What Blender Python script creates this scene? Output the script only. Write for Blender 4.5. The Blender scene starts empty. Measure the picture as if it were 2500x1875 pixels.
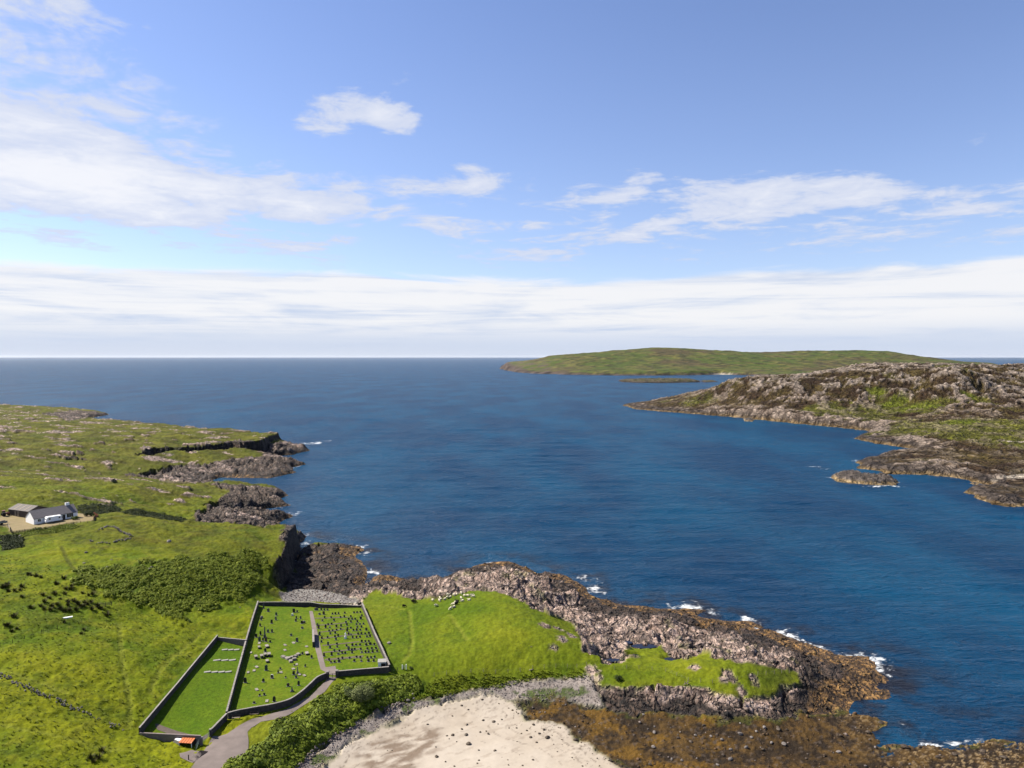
import bpy, bmesh, math, random
import numpy as np
from mathutils import Vector, Matrix

# ---------------------------------------------------------------- camera, sky, sun, exposure
S = bpy.context.scene
COL = S.collection
H = 95.0                      # drone height above the sea (m)
F = 1735.0                    # focal length in pixels of the 2500 px wide photograph
HOR = 871.0                   # horizon row in the photograph
PITCH = math.atan((937.5 - HOR) / F)

cam_d = bpy.data.cameras.new('camera')
cam = bpy.data.objects.new('camera', cam_d)
COL.objects.link(cam)
cam.location = (0, 0, H)
cam.rotation_euler = (math.pi / 2 - PITCH, 0, 0)
cam_d.sensor_fit = 'HORIZONTAL'
cam_d.sensor_width = 36.0
cam_d.lens = 36.0 * F / 2500.0
cam_d.clip_start = 1.0
cam_d.clip_end = 400000.0
S.camera = cam

SUN_EL = math.radians(45)
SUN_AZ = math.atan2(-0.955, 0.30)          # from +Y towards +X
sdir = Vector((math.sin(SUN_AZ) * math.cos(SUN_EL), math.cos(SUN_AZ) * math.cos(SUN_EL), math.sin(SUN_EL)))
sun_d = bpy.data.lights.new('sun', 'SUN')
sun_d.energy = 5.0
sun_d.angle = math.radians(0.53)
sun_d.color = (1.0, 0.93, 0.82)
sun = bpy.data.objects.new('sun', sun_d)
COL.objects.link(sun)
sun.location = (-300, 0, 300)
sun.rotation_euler = sdir.to_track_quat('Z', 'Y').to_euler()

S.view_settings.view_transform = 'Standard'
S.view_settings.look = 'None'
S.view_settings.exposure = 1.3
S.view_settings.gamma = 1.0
S.view_settings.use_curve_mapping = False
S.render.engine = 'CYCLES'
S.cycles.max_bounces = 5
S.cycles.diffuse_bounces = 2
S.cycles.glossy_bounces = 2
S.cycles.transmission_bounces = 2
S.cycles.volume_bounces = 0
S.cycles.caustics_reflective = False
S.cycles.caustics_refractive = False


class NT:
    """tiny node-graph helper"""
    def __init__(self, tree):
        self.t = tree
    def n(self, typ, props=None, **ins):
        nd = self.t.nodes.new(typ)
        for k, v in (props or {}).items():
            setattr(nd, k, v)
        for k, v in ins.items():
            key = int(k[1:]) if k[0] == 'i' and k[1:].isdigit() else k.replace('_', ' ')
            self.set(nd.inputs[key], v)
        return nd
    def set(self, sock, v):
        if isinstance(v, bpy.types.NodeSocket):
            self.t.links.new(v, sock)
        else:
            sock.default_value = v
    def math(self, op, a, b=0.0, c=0.0, clamp=False):
        nd = self.t.nodes.new('ShaderNodeMath'); nd.operation = op; nd.use_clamp = clamp
        for i, v in enumerate((a, b, c)):
            self.set(nd.inputs[i], v)
        return nd.outputs[0]
    def vmath(self, op, a, b=(0, 0, 0)):
        nd = self.t.nodes.new('ShaderNodeVectorMath'); nd.operation = op
        self.set(nd.inputs[0], a); self.set(nd.inputs[1], b)
        return nd.outputs[0]
    def ramp(self, v, a, b, c=0.0, d=1.0, smooth=True):
        nd = self.t.nodes.new('ShaderNodeMapRange')
        nd.interpolation_type = 'SMOOTHSTEP' if smooth else 'LINEAR'
        for k, x in zip(('Value', 'From Min', 'From Max', 'To Min', 'To Max'), (v, a, b, c, d)):
            self.set(nd.inputs[k], x)
        return nd.outputs[0]
    def noise(self, vec, scale, detail=4, rough=0.55, dist=0.0, out=0):
        nd = self.t.nodes.new('ShaderNodeTexNoise')
        nd.inputs['Scale'].default_value = scale; nd.inputs['Detail'].default_value = detail
        nd.inputs['Roughness'].default_value = rough; nd.inputs['Distortion'].default_value = dist
        if vec is not None:
            self.t.links.new(vec, nd.inputs['Vector'])
        return nd.outputs[out]
    def mix(self, f, a, b, mode='MIX'):
        nd = self.t.nodes.new('ShaderNodeMix'); nd.data_type = 'RGBA'; nd.blend_type = mode
        self.set(nd.inputs[0], f); self.set(nd.inputs[6], a); self.set(nd.inputs[7], b)
        return nd.outputs[2]


world = bpy.data.worlds.new('World')
S.world = world
world.use_nodes = True
wt = world.node_tree
wt.nodes.clear()
W = NT(wt)
sky = W.n('ShaderNodeTexSky', {'sky_type': 'NISHITA', 'sun_disc': False, 'sun_elevation': SUN_EL,
                               'sun_rotation': SUN_AZ, 'altitude': 50.0, 'air_density': 1.0,
                               'dust_density': 0.3, 'ozone_density': 3.5})
SKY_K = 0.062
tc = W.n('ShaderNodeTexCoord').outputs['Generated']
sep = W.n('ShaderNodeSeparateXYZ', i0=tc)
dx, dy, dz = sep.outputs
skyc = W.mix(1.0, sky.outputs[0], (SKY_K * 1.08, SKY_K * 1.0, SKY_K * 1.12, 1), 'MULTIPLY')
# broken cumulus: one layer seen in perspective, cover growing towards the sun side
zz = W.math('MAXIMUM', W.math('ADD', dz, 0.06), 0.03)
cx = W.math('DIVIDE', dx, zz)
cy = W.math('DIVIDE', dy, zz)
cv = W.n('ShaderNodeCombineXYZ', i0=cx, i1=cy, i2=0.0).outputs[0]
n1 = W.noise(W.vmath('ADD', cv, (3.1, 5.2, 0.0)), 1.45, 9, 0.60, 0.6)
n2 = W.noise(W.vmath('ADD', cv, (7.3, 2.1, 4.0)), 0.33, 3, 0.5, 0.0)
n3 = W.noise(W.vmath('ADD', cv, (1.3, 9.1, 2.0)), 5.2, 8, 0.66, 0.5)
az = W.math('DIVIDE', dx, W.math('MAXIMUM', W.math('SQRT', W.math('ADD', W.math('MULTIPLY', dx, dx), W.math('MULTIPLY', dy, dy))), 0.001))
left = W.ramp(az, -0.28, -0.60)
mid = W.math('MULTIPLY', W.ramp(dz, 0.34, 0.20), W.ramp(dz, 0.085, 0.14))
cover = W.math('ADD', W.math('MULTIPLY', left, W.ramp(dz, 0.12, 0.30, 0.05, 0.19)), W.math('MULTIPLY', mid, 0.13))
def puff(px, py, rx, rz, amt):
    """a cloud bank of its own around one direction of the sky"""
    v = Vector(((px - 1250) / F, 1.0, (HOR - py) / F)).normalized()
    e = W.vmath('MULTIPLY', W.vmath('SUBTRACT', tc, tuple(v)), (1 / rx, 1 / rx, 1 / rz))
    nd = wt.nodes.new('ShaderNodeVectorMath'); nd.operation = 'LENGTH'; wt.links.new(e, nd.inputs[0])
    return W.ramp(nd.outputs['Value'], 1.0, 0.25, 0.0, amt)


for a_ in ((840, 290, 0.12, 0.05, 0.145), (985, 305, 0.06, 0.035, 0.16), (250, 470, 0.42, 0.045, 0.22), (60, 250, 0.30, 0.20, 0.10), (1130, 440, 0.16, 0.035, 0.13), (1520, 470, 0.22, 0.04, 0.03), (1400, 560, 0.3, 0.03, 0.10), (1900, 480, 0.25, 0.04, 0.12)):
    cover = W.math('ADD', cover, puff(*a_))
dens = W.math('ADD', W.math('ADD', W.math('MULTIPLY', n1, 0.80), W.math('MULTIPLY', n3, 0.46)),
              W.math('ADD', cover, W.math('MULTIPLY', n2, 0.30)))
cum = W.ramp(dens, 0.93, 1.07)
cum = W.math('MULTIPLY', cum, W.ramp(dz, 0.10, 0.15))
# a thin veil of high haze towards the horizon
veil = W.math('MULTIPLY', W.ramp(dz, 0.50, 0.06), W.ramp(n2, 0.2, 0.8, 0.06, 0.18))
# stratus bank along the horizon, all the way round
bv = W.vmath('MULTIPLY', tc, (5.0, 5.0, 38.0))
b1 = W.noise(bv, 1.0, 8, 0.60, 0.7)
b2 = W.noise(W.vmath('MULTIPLY', tc, (2.2, 2.2, 60.0)), 1.2, 7, 0.62, 0.9)
b0 = W.noise(W.vmath('MULTIPLY', tc, (2.2, 2.2, 6.0)), 1.0, 3, 0.5)
top = W.math('ADD', W.math('ADD', 0.112, W.math('MULTIPLY', W.math('SUBTRACT', b0, 0.5), 0.07)), W.math('MULTIPLY', W.math('SUBTRACT', b1, 0.5), 0.035))
bank = W.ramp(W.math('SUBTRACT', top, dz), -0.002, 0.010)
low = W.ramp(W.math('ADD', dz, W.math('MULTIPLY', W.math('SUBTRACT', b1, 0.5), 0.03)), 0.002, 0.030, 0.96, 1.0)
bank = W.math('MULTIPLY', bank, low)
bshade = W.ramp(W.math('ADD', W.math('MULTIPLY', b2, 0.60), W.math('MULTIPLY', b1, 0.50)), 0.34, 0.60)
lowgrey = W.ramp(dz, 0.012, 0.055)
bcol = W.mix(W.math('MULTIPLY', bshade, W.math('ADD', 0.10, W.math('MULTIPLY', lowgrey, 0.90))), (0.235, 0.272, 0.345, 1), (0.372, 0.372, 0.382, 1))
ccol = W.mix(W.ramp(dens, 0.98, 1.36), (0.262, 0.287, 0.355, 1), (0.380, 0.380, 0.393, 1))
c = W.mix(veil, skyc, (0.249, 0.293, 0.374, 1))
c = W.mix(W.math('MULTIPLY', cum, 0.92), c, ccol)
c = W.mix(W.math('MULTIPLY', bank, 0.95), c, bcol)
bg = W.n('ShaderNodeBackground', i0=c, i1=1.0)
wo = W.n('ShaderNodeOutputWorld', i0=bg.outputs[0])

# ---------------------------------------------------------------- helpers
CP, SP = math.cos(PITCH), math.sin(PITCH)
ALB = 0.44                    # all base colours below are scaled to real-world reflectance


def P(px, py, z):
    """photo pixel + height above the sea -> ground position"""
    px = np.asarray(px, float); py = np.asarray(py, float)
    a = (px - 1250.0) / F
    b = (937.5 - py) / F
    yy = CP + SP * b
    dzz = -SP + CP * b
    t = (z - H) / dzz
    return a * t, yy * t


def hash2(ix, iy, seed):
    h = (ix.astype(np.int64) * 374761393 + iy.astype(np.int64) * 668265263 + seed * 974634541) & 0xFFFFFFFF
    h = ((h ^ (h >> 13)) * 1274126177) & 0xFFFFFFFF
    h = h ^ (h >> 16)
    return (h & 0xFFFF).astype(np.float32) / 65535.0


def pnoise(x, y, seed=0):
    x0 = np.floor(x); y0 = np.floor(y)
    fx = (x - x0).astype(np.float32); fy = (y - y0).astype(np.float32)
    u = fx * fx * fx * (fx * (fx * 6 - 15) + 10); v = fy * fy * fy * (fy * (fy * 6 - 15) + 10)
    def g(i, j):
        a = hash2(x0 + i, y0 + j, seed) * 6.2831853
        return np.cos(a) * (fx - i) + np.sin(a) * (fy - j)
    a = g(0, 0); b = g(1, 0); c_ = g(0, 1); d = g(1, 1)
    return ((a + u * (b - a)) * (1 - v) + (c_ + u * (d - c_)) * v) * 1.5


def fbm(x, y, scale, oct=4, seed=0, rough=0.5):
    s = 0; a = 1.0; t = 0
    for o in range(oct):
        f = (2.03 ** o) / scale
        s = s + a * pnoise(x * f + o * 17.3, y * f - o * 9.1, seed + o * 31)
        t += a; a *= rough
    return s / t * 1.35


def ridged(x, y, scale, oct=3, seed=0):
    s = 0; a = 1.0; t = 0
    for o in range(oct):
        f = (2.1 ** o) / scale
        s = s + a * (1 - np.abs(pnoise(x * f, y * f, seed + o * 13)) * 1.9)
        t += a; a *= 0.5
    return s / t


def cells(x, y, scale, seed=0, off=False):
    """voronoi: random value of the nearest cell, distance to it and the gap to the second"""
    x = x / scale; y = y / scale
    xi = np.floor(x); yi = np.floor(y)
    d1 = np.full(x.shape, 9.0, np.float32); d2 = d1.copy(); val = np.zeros(x.shape, np.float32)
    ox = val.copy(); oy = val.copy()
    for i in (-1, 0, 1):
        for j in (-1, 0, 1):
            a = hash2(xi + i, yi + j, seed) + xi + i - x; b = hash2(xi + i, yi + j, seed + 7) + yi + j - y
            d = a * a + b * b
            v = hash2(xi + i, yi + j, seed + 19)
            n = d < d1
            d2 = np.where(n, d1, np.minimum(d2, d)); val = np.where(n, v, val); d1 = np.where(n, d, d1)
            if off:
                ox = np.where(n, a, ox); oy = np.where(n, b, oy)
    r = (val, np.sqrt(d1), np.sqrt(d2) - np.sqrt(d1))
    return r + (ox, oy) if off else r


def hash_f(v, k):
    return (v * 65535 * (0.137 + k * 0.0613)) % 1.0


def sstep(a, b, x):
    t = np.clip((x - a) / (b - a), 0, 1)
    return t * t * (3 - 2 * t)


def sdf(x, y, poly):
    """signed distance to a polygon, positive inside"""
    x = np.asarray(x, np.float32); y = np.asarray(y, np.float32)
    best = np.full(x.shape, 1e12, np.float32); ins = np.zeros(x.shape, bool)
    p = np.asarray(poly, np.float32); n = len(p)
    for i in range(n):
        ax, ay = p[i]; bx, by = p[(i + 1) % n]
        ex, ey = bx - ax, by - ay
        t = np.clip(((x - ax) * ex + (y - ay) * ey) / (ex * ex + ey * ey + 1e-9), 0, 1)
        d = (x - ax - t * ex) ** 2 + (y - ay - t * ey) ** 2
        best = np.minimum(best, d)
        if ay != by:
            c_ = ((ay > y) != (by > y)) & (x < (bx - ax) * (y - ay) / (by - ay) + ax)
            ins ^= c_
    d = np.sqrt(best)
    return np.where(ins, d, -d)


def dline(x, y, pts):
    x = np.asarray(x, np.float32); y = np.asarray(y, np.float32)
    best = np.full(x.shape, 1e12, np.float32)
    for (ax, ay), (bx, by) in zip(pts[:-1], pts[1:]):
        ex, ey = bx - ax, by - ay
        t = np.clip(((x - ax) * ex + (y - ay) * ey) / (ex * ex + ey * ey + 1e-9), 0, 1)
        best = np.minimum(best, (x - ax - t * ex) ** 2 + (y - ay - t * ey) ** 2)
    return np.sqrt(best)


def rbf_fit(pts, reg=0.0):
    pts = np.asarray(pts, float)
    n = len(pts)
    d = np.sqrt(((pts[:, None, :2] - pts[None, :, :2]) ** 2).sum(-1))
    A = np.zeros((n + 1, n + 1)); A[:n, :n] = -d + reg * np.eye(n); A[:n, n] = 1; A[n, :n] = 1
    b = np.zeros(n + 1); b[:n] = pts[:, 2]
    return pts, np.linalg.solve(A, b)


def rbf_eval(model, x, y):
    pts, w = model
    out = np.full(x.shape, w[-1], np.float32)
    x = x.astype(np.float32); y = y.astype(np.float32)
    for (a, b, _), k in zip(pts, w[:-1]):
        out -= np.float32(k) * np.sqrt((x - np.float32(a)) ** 2 + (y - np.float32(b)) ** 2)
    return out


def blur(a, n=1):
    for _ in range(n):
        p = np.pad(a, 1, mode='edge')
        a = (p[:-2, 1:-1] + 2 * p[1:-1, 1:-1] + p[2:, 1:-1]) / 4
        p = np.pad(a, 1, mode='edge')
        a = (p[1:-1, :-2] + 2 * p[1:-1, 1:-1] + p[1:-1, 2:]) / 4
    return a


class Grid:
    """regular raster sampled bilinearly"""
    def __init__(self, x0, x1, y0, y1, st):
        self.x0, self.y0, self.st = x0, y0, st
        self.nx = int((x1 - x0) / st) + 1; self.ny = int((y1 - y0) / st) + 1
        self.X, self.Y = np.meshgrid(x0 + st * np.arange(self.nx), y0 + st * np.arange(self.ny))
    def sample(self, a, x, y):
        i = np.clip((np.asarray(x) - self.x0) / self.st, 0, self.nx - 1.001)
        j = np.clip((np.asarray(y) - self.y0) / self.st, 0, self.ny - 1.001)
        i0 = i.astype(int); j0 = j.astype(int); fx = i - i0; fy = j - j0
        return (a[j0, i0] * (1 - fx) + a[j0, i0 + 1] * fx) * (1 - fy) + (a[j0 + 1, i0] * (1 - fx) + a[j0 + 1, i0 + 1] * fx) * fy


def px2w(lst, z=0.0):
    a = np.array(lst, float)
    x, y = P(a[:, 0], a[:, 1], z if a.shape[1] < 3 else a[:, 2])
    return list(zip(x.tolist(), y.tolist()))


def new_mesh(name, verts, faces, mat=None, smooth=False, parent=None, cols=None, attrs=None):
    me = bpy.data.meshes.new(name)
    verts = np.asarray(verts, np.float32); nv = len(verts)
    if isinstance(faces, np.ndarray):
        nf = len(faces); k = faces.shape[1]
        me.vertices.add(nv); me.vertices.foreach_set('co', verts.ravel())
        me.loops.add(nf * k); me.loops.foreach_set('vertex_index', faces.ravel().astype(np.int32))
        me.polygons.add(nf)
        me.polygons.foreach_set('loop_start', np.arange(0, nf * k, k, dtype=np.int32))
        me.polygons.foreach_set('loop_total', np.full(nf, k, np.int32))
        me.update(calc_edges=True)
    else:
        me.from_pydata([tuple(map(float, v)) for v in verts], [], faces)
    if smooth:
        me.polygons.foreach_set('use_smooth', np.ones(len(me.polygons), bool))
    if cols is not None:
        ca = me.color_attributes.new('Col', 'FLOAT_COLOR', 'POINT')
        rgba = np.ones((nv, 4), np.float32); rgba[:, :3] = np.asarray(cols) * ALB
        ca.data.foreach_set('color', rgba.ravel())
    for k_, v in (attrs or {}).items():
        at = me.attributes.new(k_, 'FLOAT', 'POINT')
        at.data.foreach_set('value', np.asarray(v, np.float32))
    me.update()
    o = bpy.data.objects.new(name, me)
    COL.objects.link(o)
    if mat:
        me.materials.append(mat)
    if parent:
        o.parent = parent
    return o


def tag(o, label=None, cat=None, group=None, kind=None):
    if label: o['label'] = label
    if cat: o['category'] = cat
    if group: o['group'] = group
    if kind: o['kind'] = kind
    return o


def empty(name, loc, rz=0.0, label=None, cat=None, group=None):
    o = bpy.data.objects.new(name, None)
    COL.objects.link(o)
    o.location = loc; o.rotation_euler = (0, 0, rz); o.empty_display_size = 0.5
    return tag(o, label, cat, group)


class MB:
    """collects boxes, prisms and tubes into one mesh"""
    def __init__(self):
        self.v = []; self.f = []
    def add(self, v, f):
        o = len(self.v); self.v += [tuple(p) for p in v]; self.f += [tuple(i + o for i in q) for q in f]
        return self
    def box(self, c, s, rz=0.0, taper=1.0, rx=0.0):
        hx, hy, hz = s[0] / 2, s[1] / 2, s[2] / 2
        M = Matrix.Rotation(rz, 3, 'Z') @ Matrix.Rotation(rx, 3, 'X')
        v = []
        for sz, t in ((-1, 1.0), (1, taper)):
            for sx, sy in ((-1, -1), (1, -1), (1, 1), (-1, 1)):
                v.append(Vector(c) + M @ Vector((sx * hx * t, sy * hy * t, sz * hz)))
        return self.add(v, [(3, 2, 1, 0), (4, 5, 6, 7), (0, 1, 5, 4), (1, 2, 6, 5), (2, 3, 7, 6), (3, 0, 4, 7)])
    def prism(self, pts, y0, y1):
        """outline in xz, extruded along y"""
        n = len(pts)
        v = [(x, y0, z) for x, z in pts] + [(x, y1, z) for x, z in pts]
        f = [tuple(range(n)), tuple(range(2 * n - 1, n - 1, -1))] + [((i + 1) % n, i, n + i, n + (i + 1) % n) for i in range(n)]
        return self.add(v, f)
    def tube(self, a, b, r0, r1=None, n=8):
        a = Vector(a); b = Vector(b); r1 = r0 if r1 is None else r1
        q = (b - a).to_track_quat('Z', 'Y')
        v = []
        for p, r in ((a, r0), (b, r1)):
            for i in range(n):
                t = 2 * math.pi * i / n
                v.append(p + q @ Vector((r * math.cos(t), r * math.sin(t), 0)))
        return self.add(v, [tuple(range(n - 1, -1, -1)), tuple(range(n, 2 * n))] + [(i, (i + 1) % n, n + (i + 1) % n, n + i) for i in range(n)])
    def mesh(self, name):
        me = bpy.data.meshes.new(name); me.from_pydata([tuple(p) for p in self.v], [], self.f)
        bm = bmesh.new(); bm.from_mesh(me); bmesh.ops.recalc_face_normals(bm, faces=bm.faces); bm.to_mesh(me); bm.free()
        me.update(); return me
    def build(self, name, mat, parent=None, bevel=0.0, smooth=False):
        me = self.mesh(name)
        if bevel:
            bm = bmesh.new(); bm.from_mesh(me)
            bmesh.ops.bevel(bm, geom=bm.edges[:], offset=bevel, segments=1, affect='EDGES')
            bm.to_mesh(me); bm.free()
        if smooth:
            me.polygons.foreach_set('use_smooth', np.ones(len(me.polygons), bool))
        me.materials.append(mat)
        o = bpy.data.objects.new(name, me); COL.objects.link(o)
        if parent: o.parent = parent
        return o


def inst(name, me, parent=None, loc=(0, 0, 0), rot=(0, 0, 0), sc=(1, 1, 1)):
    o = bpy.data.objects.new(name, me); COL.objects.link(o)
    o.location = loc; o.rotation_euler = rot; o.scale = sc
    if parent: o.parent = parent
    return o


# ---------------------------------------------------------------- materials
def material(name, base, rough=0.85, spec=0.3, var=None, vscale=3.0, bump=0.0, bscale=8.0, attr=False, bdist=0.1, detail=4, objrand=0.0, crack=0.0, ck=(0.42, 1.75)):
    m = bpy.data.materials.new(name); m.use_nodes = True
    t = m.node_tree; b = t.nodes['Principled BSDF']; N = NT(t)
    pos = N.n('ShaderNodeNewGeometry').outputs['Position']
    if not attr:
        pos = N.n('ShaderNodeTexCoord').outputs['Object']
    col = N.n('ShaderNodeAttribute', {'attribute_name': 'Col'}).outputs['Color'] if attr else None
    if col is None:
        nd = N.n('ShaderNodeRGB'); nd.outputs[0].default_value = (*[c_ * ALB for c_ in base], 1); col = nd.outputs[0]
    if var:
        f = N.noise(pos, vscale, detail, 0.65)
        k = N.ramp(f, 0.28, 0.72, 1 - var, 1 + var, False)
        cc = N.n('ShaderNodeCombineColor', i0=k, i1=k, i2=k).outputs[0]
        col = N.mix(1.0, col, cc, 'MULTIPLY')
    crk = None
    if crack:
        wv_ = N.vmath('ADD', pos, N.vmath('MULTIPLY', N.noise(pos, crack * 0.8, 3, 0.6, 0.0, 1), (2.0 / crack, 2.0 / crack, 1.0 / crack)))
        for k_, (sx, sy) in enumerate(((1.0, 0.55), (2.7, 1.2))):
            vo = N.n('ShaderNodeTexVoronoi', {'feature': 'DISTANCE_TO_EDGE'}, Vector=N.vmath('MULTIPLY', wv_, (sx, sy, sx * 0.8)), Scale=crack)
            e_ = N.ramp(vo.outputs['Distance'], 0.0, 0.12, 0.0, 1.0)
            crk = e_ if crk is None else N.math('MULTIPLY', crk, N.math('ADD', 0.3, N.math('MULTIPLY', e_, 0.7)))
        k = N.ramp(crk, 0.0, 1.0, ck[0], ck[1], False)
        col = N.mix(1.0, col, N.n('ShaderNodeCombineColor', i0=k, i1=k, i2=k).outputs[0], 'MULTIPLY')
    if objrand:
        r = N.n('ShaderNodeObjectInfo').outputs['Random']
        k = N.ramp(r, 0, 1, 1 - objrand, 1 + objrand, False)
        cc = N.n('ShaderNodeCombineColor', i0=k, i1=k, i2=k).outputs[0]
        col = N.mix(1.0, col, cc, 'MULTIPLY')
    t.links.new(col, b.inputs['Base Color'])
    b.inputs['Roughness'].default_value = rough
    b.inputs['Specular IOR Level'].default_value = spec
    if bump:
        h = N.noise(pos, bscale, 6, 0.70)
        if crk is not None:
            h = N.math('ADD', N.math('MULTIPLY', h, 0.9), N.math('MULTIPLY', crk, 0.8))
        bp = N.n('ShaderNodeBump', Strength=bump, Distance=bdist, Height=h)
        t.links.new(bp.outputs[0], b.inputs['Normal'])
    return m


M = {}
# ---------------------------------------------------------------- near land: coast, heights
# waterline of the near land (photo pixels at sea level); the hidden back coast in metres
coast = [(-1250, 1420), (-900, 1290), (-760, 1240)]
coast += px2w([(268, 1012), (215, 1021), (168, 1032)])
coast += [(-573, 950), (-500, 890), (-420, 840), (-330, 790), (-262, 752)]
coast += px2w([(756, 1099), (715, 1110), (640, 1117), (560, 1121), (525, 1124), (560, 1124), (640, 1125), (700, 1130), (747, 1133),
               (712, 1141), (722, 1153), (662, 1167), (590, 1167), (543, 1166), (488, 1177), (517, 1188),
               (600, 1189), (680, 1194), (702, 1208), (672, 1222), (711, 1234), (650, 1242), (600, 1250), (530, 1262), (520, 1268), (600, 1262), (660, 1258), (712, 1258),
               (690, 1270), (640, 1292), (673, 1303), (710, 1307), (745, 1309), (741, 1322), (715, 1345), (712, 1385), (708, 1400), (722, 1385), (739, 1345), (745, 1335),
               (768, 1333), (804, 1338), (840, 1333), (877, 1334), (886, 1344), (863, 1356), (886, 1370), (900, 1401), (890, 1417),
               (880, 1433), (895, 1430), (904, 1422), (912, 1407), (931, 1404), (960, 1410), (1013, 1424), (1053, 1420), (1097, 1416),
               (1130, 1392), (1180, 1376), (1240, 1372), (1285, 1385), (1306, 1406), (1335, 1400), (1397, 1408), (1429, 1438), (1447, 1458),
               (1483, 1467), (1520, 1477), (1600, 1483), (1649, 1486), (1681, 1480), (1735, 1490), (1703, 1503), (1721, 1510),
               (1771, 1513), (1834, 1517), (1902, 1544), (1952, 1567), (2020, 1589), (2065, 1602), (2128, 1602), (2145, 1639),
               (2185, 1662), (2160, 1702), (2092, 1712), (2079, 1743), (2133, 1752), (2182, 1761), (2155, 1784), (2160, 1825),
               (2223, 1822), (2246, 1818), (2305, 1829), (2359, 1820), (2427, 1805), (2500, 1804), (2700, 1800), (2900, 1830)])
coast += [(330, 110), (330, 60), (-1250, 60)]

ctrl = """0 1875 17;150 1875 14;300 1875 11;400 1840 9;0 1700 19;150 1700 16;300 1700 13;420 1650 11;0 1600 20.5;200 1600 18;350 1560 14;470 1540 11.5
0 1500 23;150 1480 21.5;300 1480 17;400 1430 18;500 1460 12.5;560 1400 15.5;600 1470 8.5;300 1400 21.5;200 1400 23;100 1400 24;0 1400 25;450 1350 19;560 1330 17.5;620 1310 14.5;672 1320 15;668 1350 15;640 1400 14;600 1440 11
350 1320 21;250 1310 23.5;100 1305 24.8;0 1310 25.3;82 1281 25;187 1262 25.2;30 1262 25.3;230 1268 25;120 1250 25.4;450 1290 16;540 1288 12.5;600 1290 11.5;640 1297 11
0 1230 27.5;100 1210 26.5;200 1228 24;300 1240 19;400 1252 12;450 1262 8;500 1245 9.5;570 1243 7;400 1222 12;300 1185 18;250 1172 20;500 1203 10;550 1225 8;610 1215 6.5;650 1205 5;690 1240 3.5;660 1262 4.5;600 1262 7
130 1180 21;0 1190 25;420 1155 4.5;330 1158 7;480 1150 4;500 1132 9;600 1128 7.5;680 1135 4.5;640 1150 3.5;560 1155 3;200 1150 13;100 1155 16;0 1150 19
0 1080 24;150 1080 22;300 1080 20;400 1100 16;100 1040 24;300 1045 21;450 1060 19.5;600 1070 16.5;640 1072 14;680 1092 6;730 1096 4;0 1022 25;100 1015 14;0 1006 15;200 1015 6;250 1012 4;380 1115 14
620 1480 8;700 1475 7.6;880 1480 7.8;880 1560 8;700 1560 8;800 1640 8;950 1640 8.4;600 1600 8.3;560 1730 8.2;700 1690 8;420 1760 8.6;350 1790 8.8;520 1600 9.2;480 1700 8.7
900 1490 8;1000 1485 8.4;950 1470 7.8;1053 1470 8;1130 1455 11;1160 1446 12;1220 1450 12;1240 1470 13.4;1300 1505 13;1250 1550 12;1350 1530 11.6;1395 1560 11;1395 1600 9;1200 1600 9.6;1100 1550 9;1000 1550 8.5;970 1600 8.5;1000 1630 8;1100 1640 7.6;1300 1640 7.6;1420 1630 7
1000 1712 3.4;1100 1690 3.5;1250 1668 3.5;1430 1658 4.2;1433 1690 3
950 1430 4;1000 1440 5;1100 1432 6;1234 1397 9;1180 1414 8.5;1140 1426 7;1300 1430 6.5;1360 1415 3;1380 1460 5;1450 1500 3.6;1480 1540 4;1445 1570 4.6;1560 1517 5;1630 1514 6.5;1600 1550 5;1700 1540 4.6;1780 1560 4;1540 1500 3;1640 1495 2.5
1550 1590 5;1600 1600 5.5;1655 1612 5;1704 1600 9.5;1760 1618 10;1850 1637 8.8;1930 1645 7.8;1650 1650 7;1560 1650 6.6;1500 1650 6.6;1470 1630 7;1750 1668 8;1850 1695 5.3;1750 1702 5;1600 1690 5.2;1500 1690 4.6;1980 1640 6.2;1990 1680 4.6;2035 1660 3;1900 1720 3;1700 1722 3;1600 1727 2.4;1480 1722 2.4
2100 1640 1.5;2130 1680 1.2;2000 1722 1.4;1950 1600 3.2;1850 1545 2.5;1860 1580 4;2040 1610 1.6
1600 1780 1.2;1800 1800 1;2000 1790 0.8;2100 1820 0.5;1900 1870 0.8;2300 1855 0.8;2450 1845 1.1;2500 1870 0.9;1600 1875 1.2;1400 1750 1.9;1300 1720 2.7
1200 1720 2.5;1000 1760 2.4;1100 1800 1.8;1300 1800 1.6;900 1830 2.2;1100 1870 1.4;1400 1860 1.3;820 1875 2.1;1280 1690 3.1;1350 1690 3
930 1748 3.1;840 1803 3.1;740 1873 3.1;610 1830 8;640 1790 8.3;760 1712 8;840 1662 7.9;960 1652 7.6;600 1875 7.8;800 1740 6.6;700 1830 6.3;900 1692 6.3;1000 1670 6;520 1860 8;450 1870 8.4;600 1780 8.1;530 1790 8.1
800 1370 2.6;850 1400 3.6;800 1410 4.6;760 1390 3.4;735 1420 3.8;860 1440 3;780 1450 2.8;700 1458 2.6;650 1464 6;760 1472 4.6;865 1472 6;690 1440 2;820 1352 2"""
cp = np.array([[float(v) for v in s.split()] for s in ctrl.replace('\n', ';').split(';')])
cxs, cys = P(cp[:, 0], cp[:, 1], cp[:, 2])
pts = list(zip(cxs, cys, cp[:, 2]))
pts += [(-1200, 600, 26), (-1250, 1250, 12), (-900, 900, 24), (-320, 110, 24), (-150, 100, 12), (-40, 100, 5), (60, 105, 1.5), (300, 110, 0.9), (-700, 400, 28), (-1200, 100, 30), (-700, 150, 28)]
LG = Grid(-1250, 340, 60, 1420, 1.5)
CG = Grid(-1250, 340, 60, 1420, 4.0)
model = rbf_fit(pts, 0.15)
Bc = blur(rbf_eval(model, CG.X, CG.Y), 2)
B = CG.sample(Bc, LG.X, LG.Y)
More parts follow.
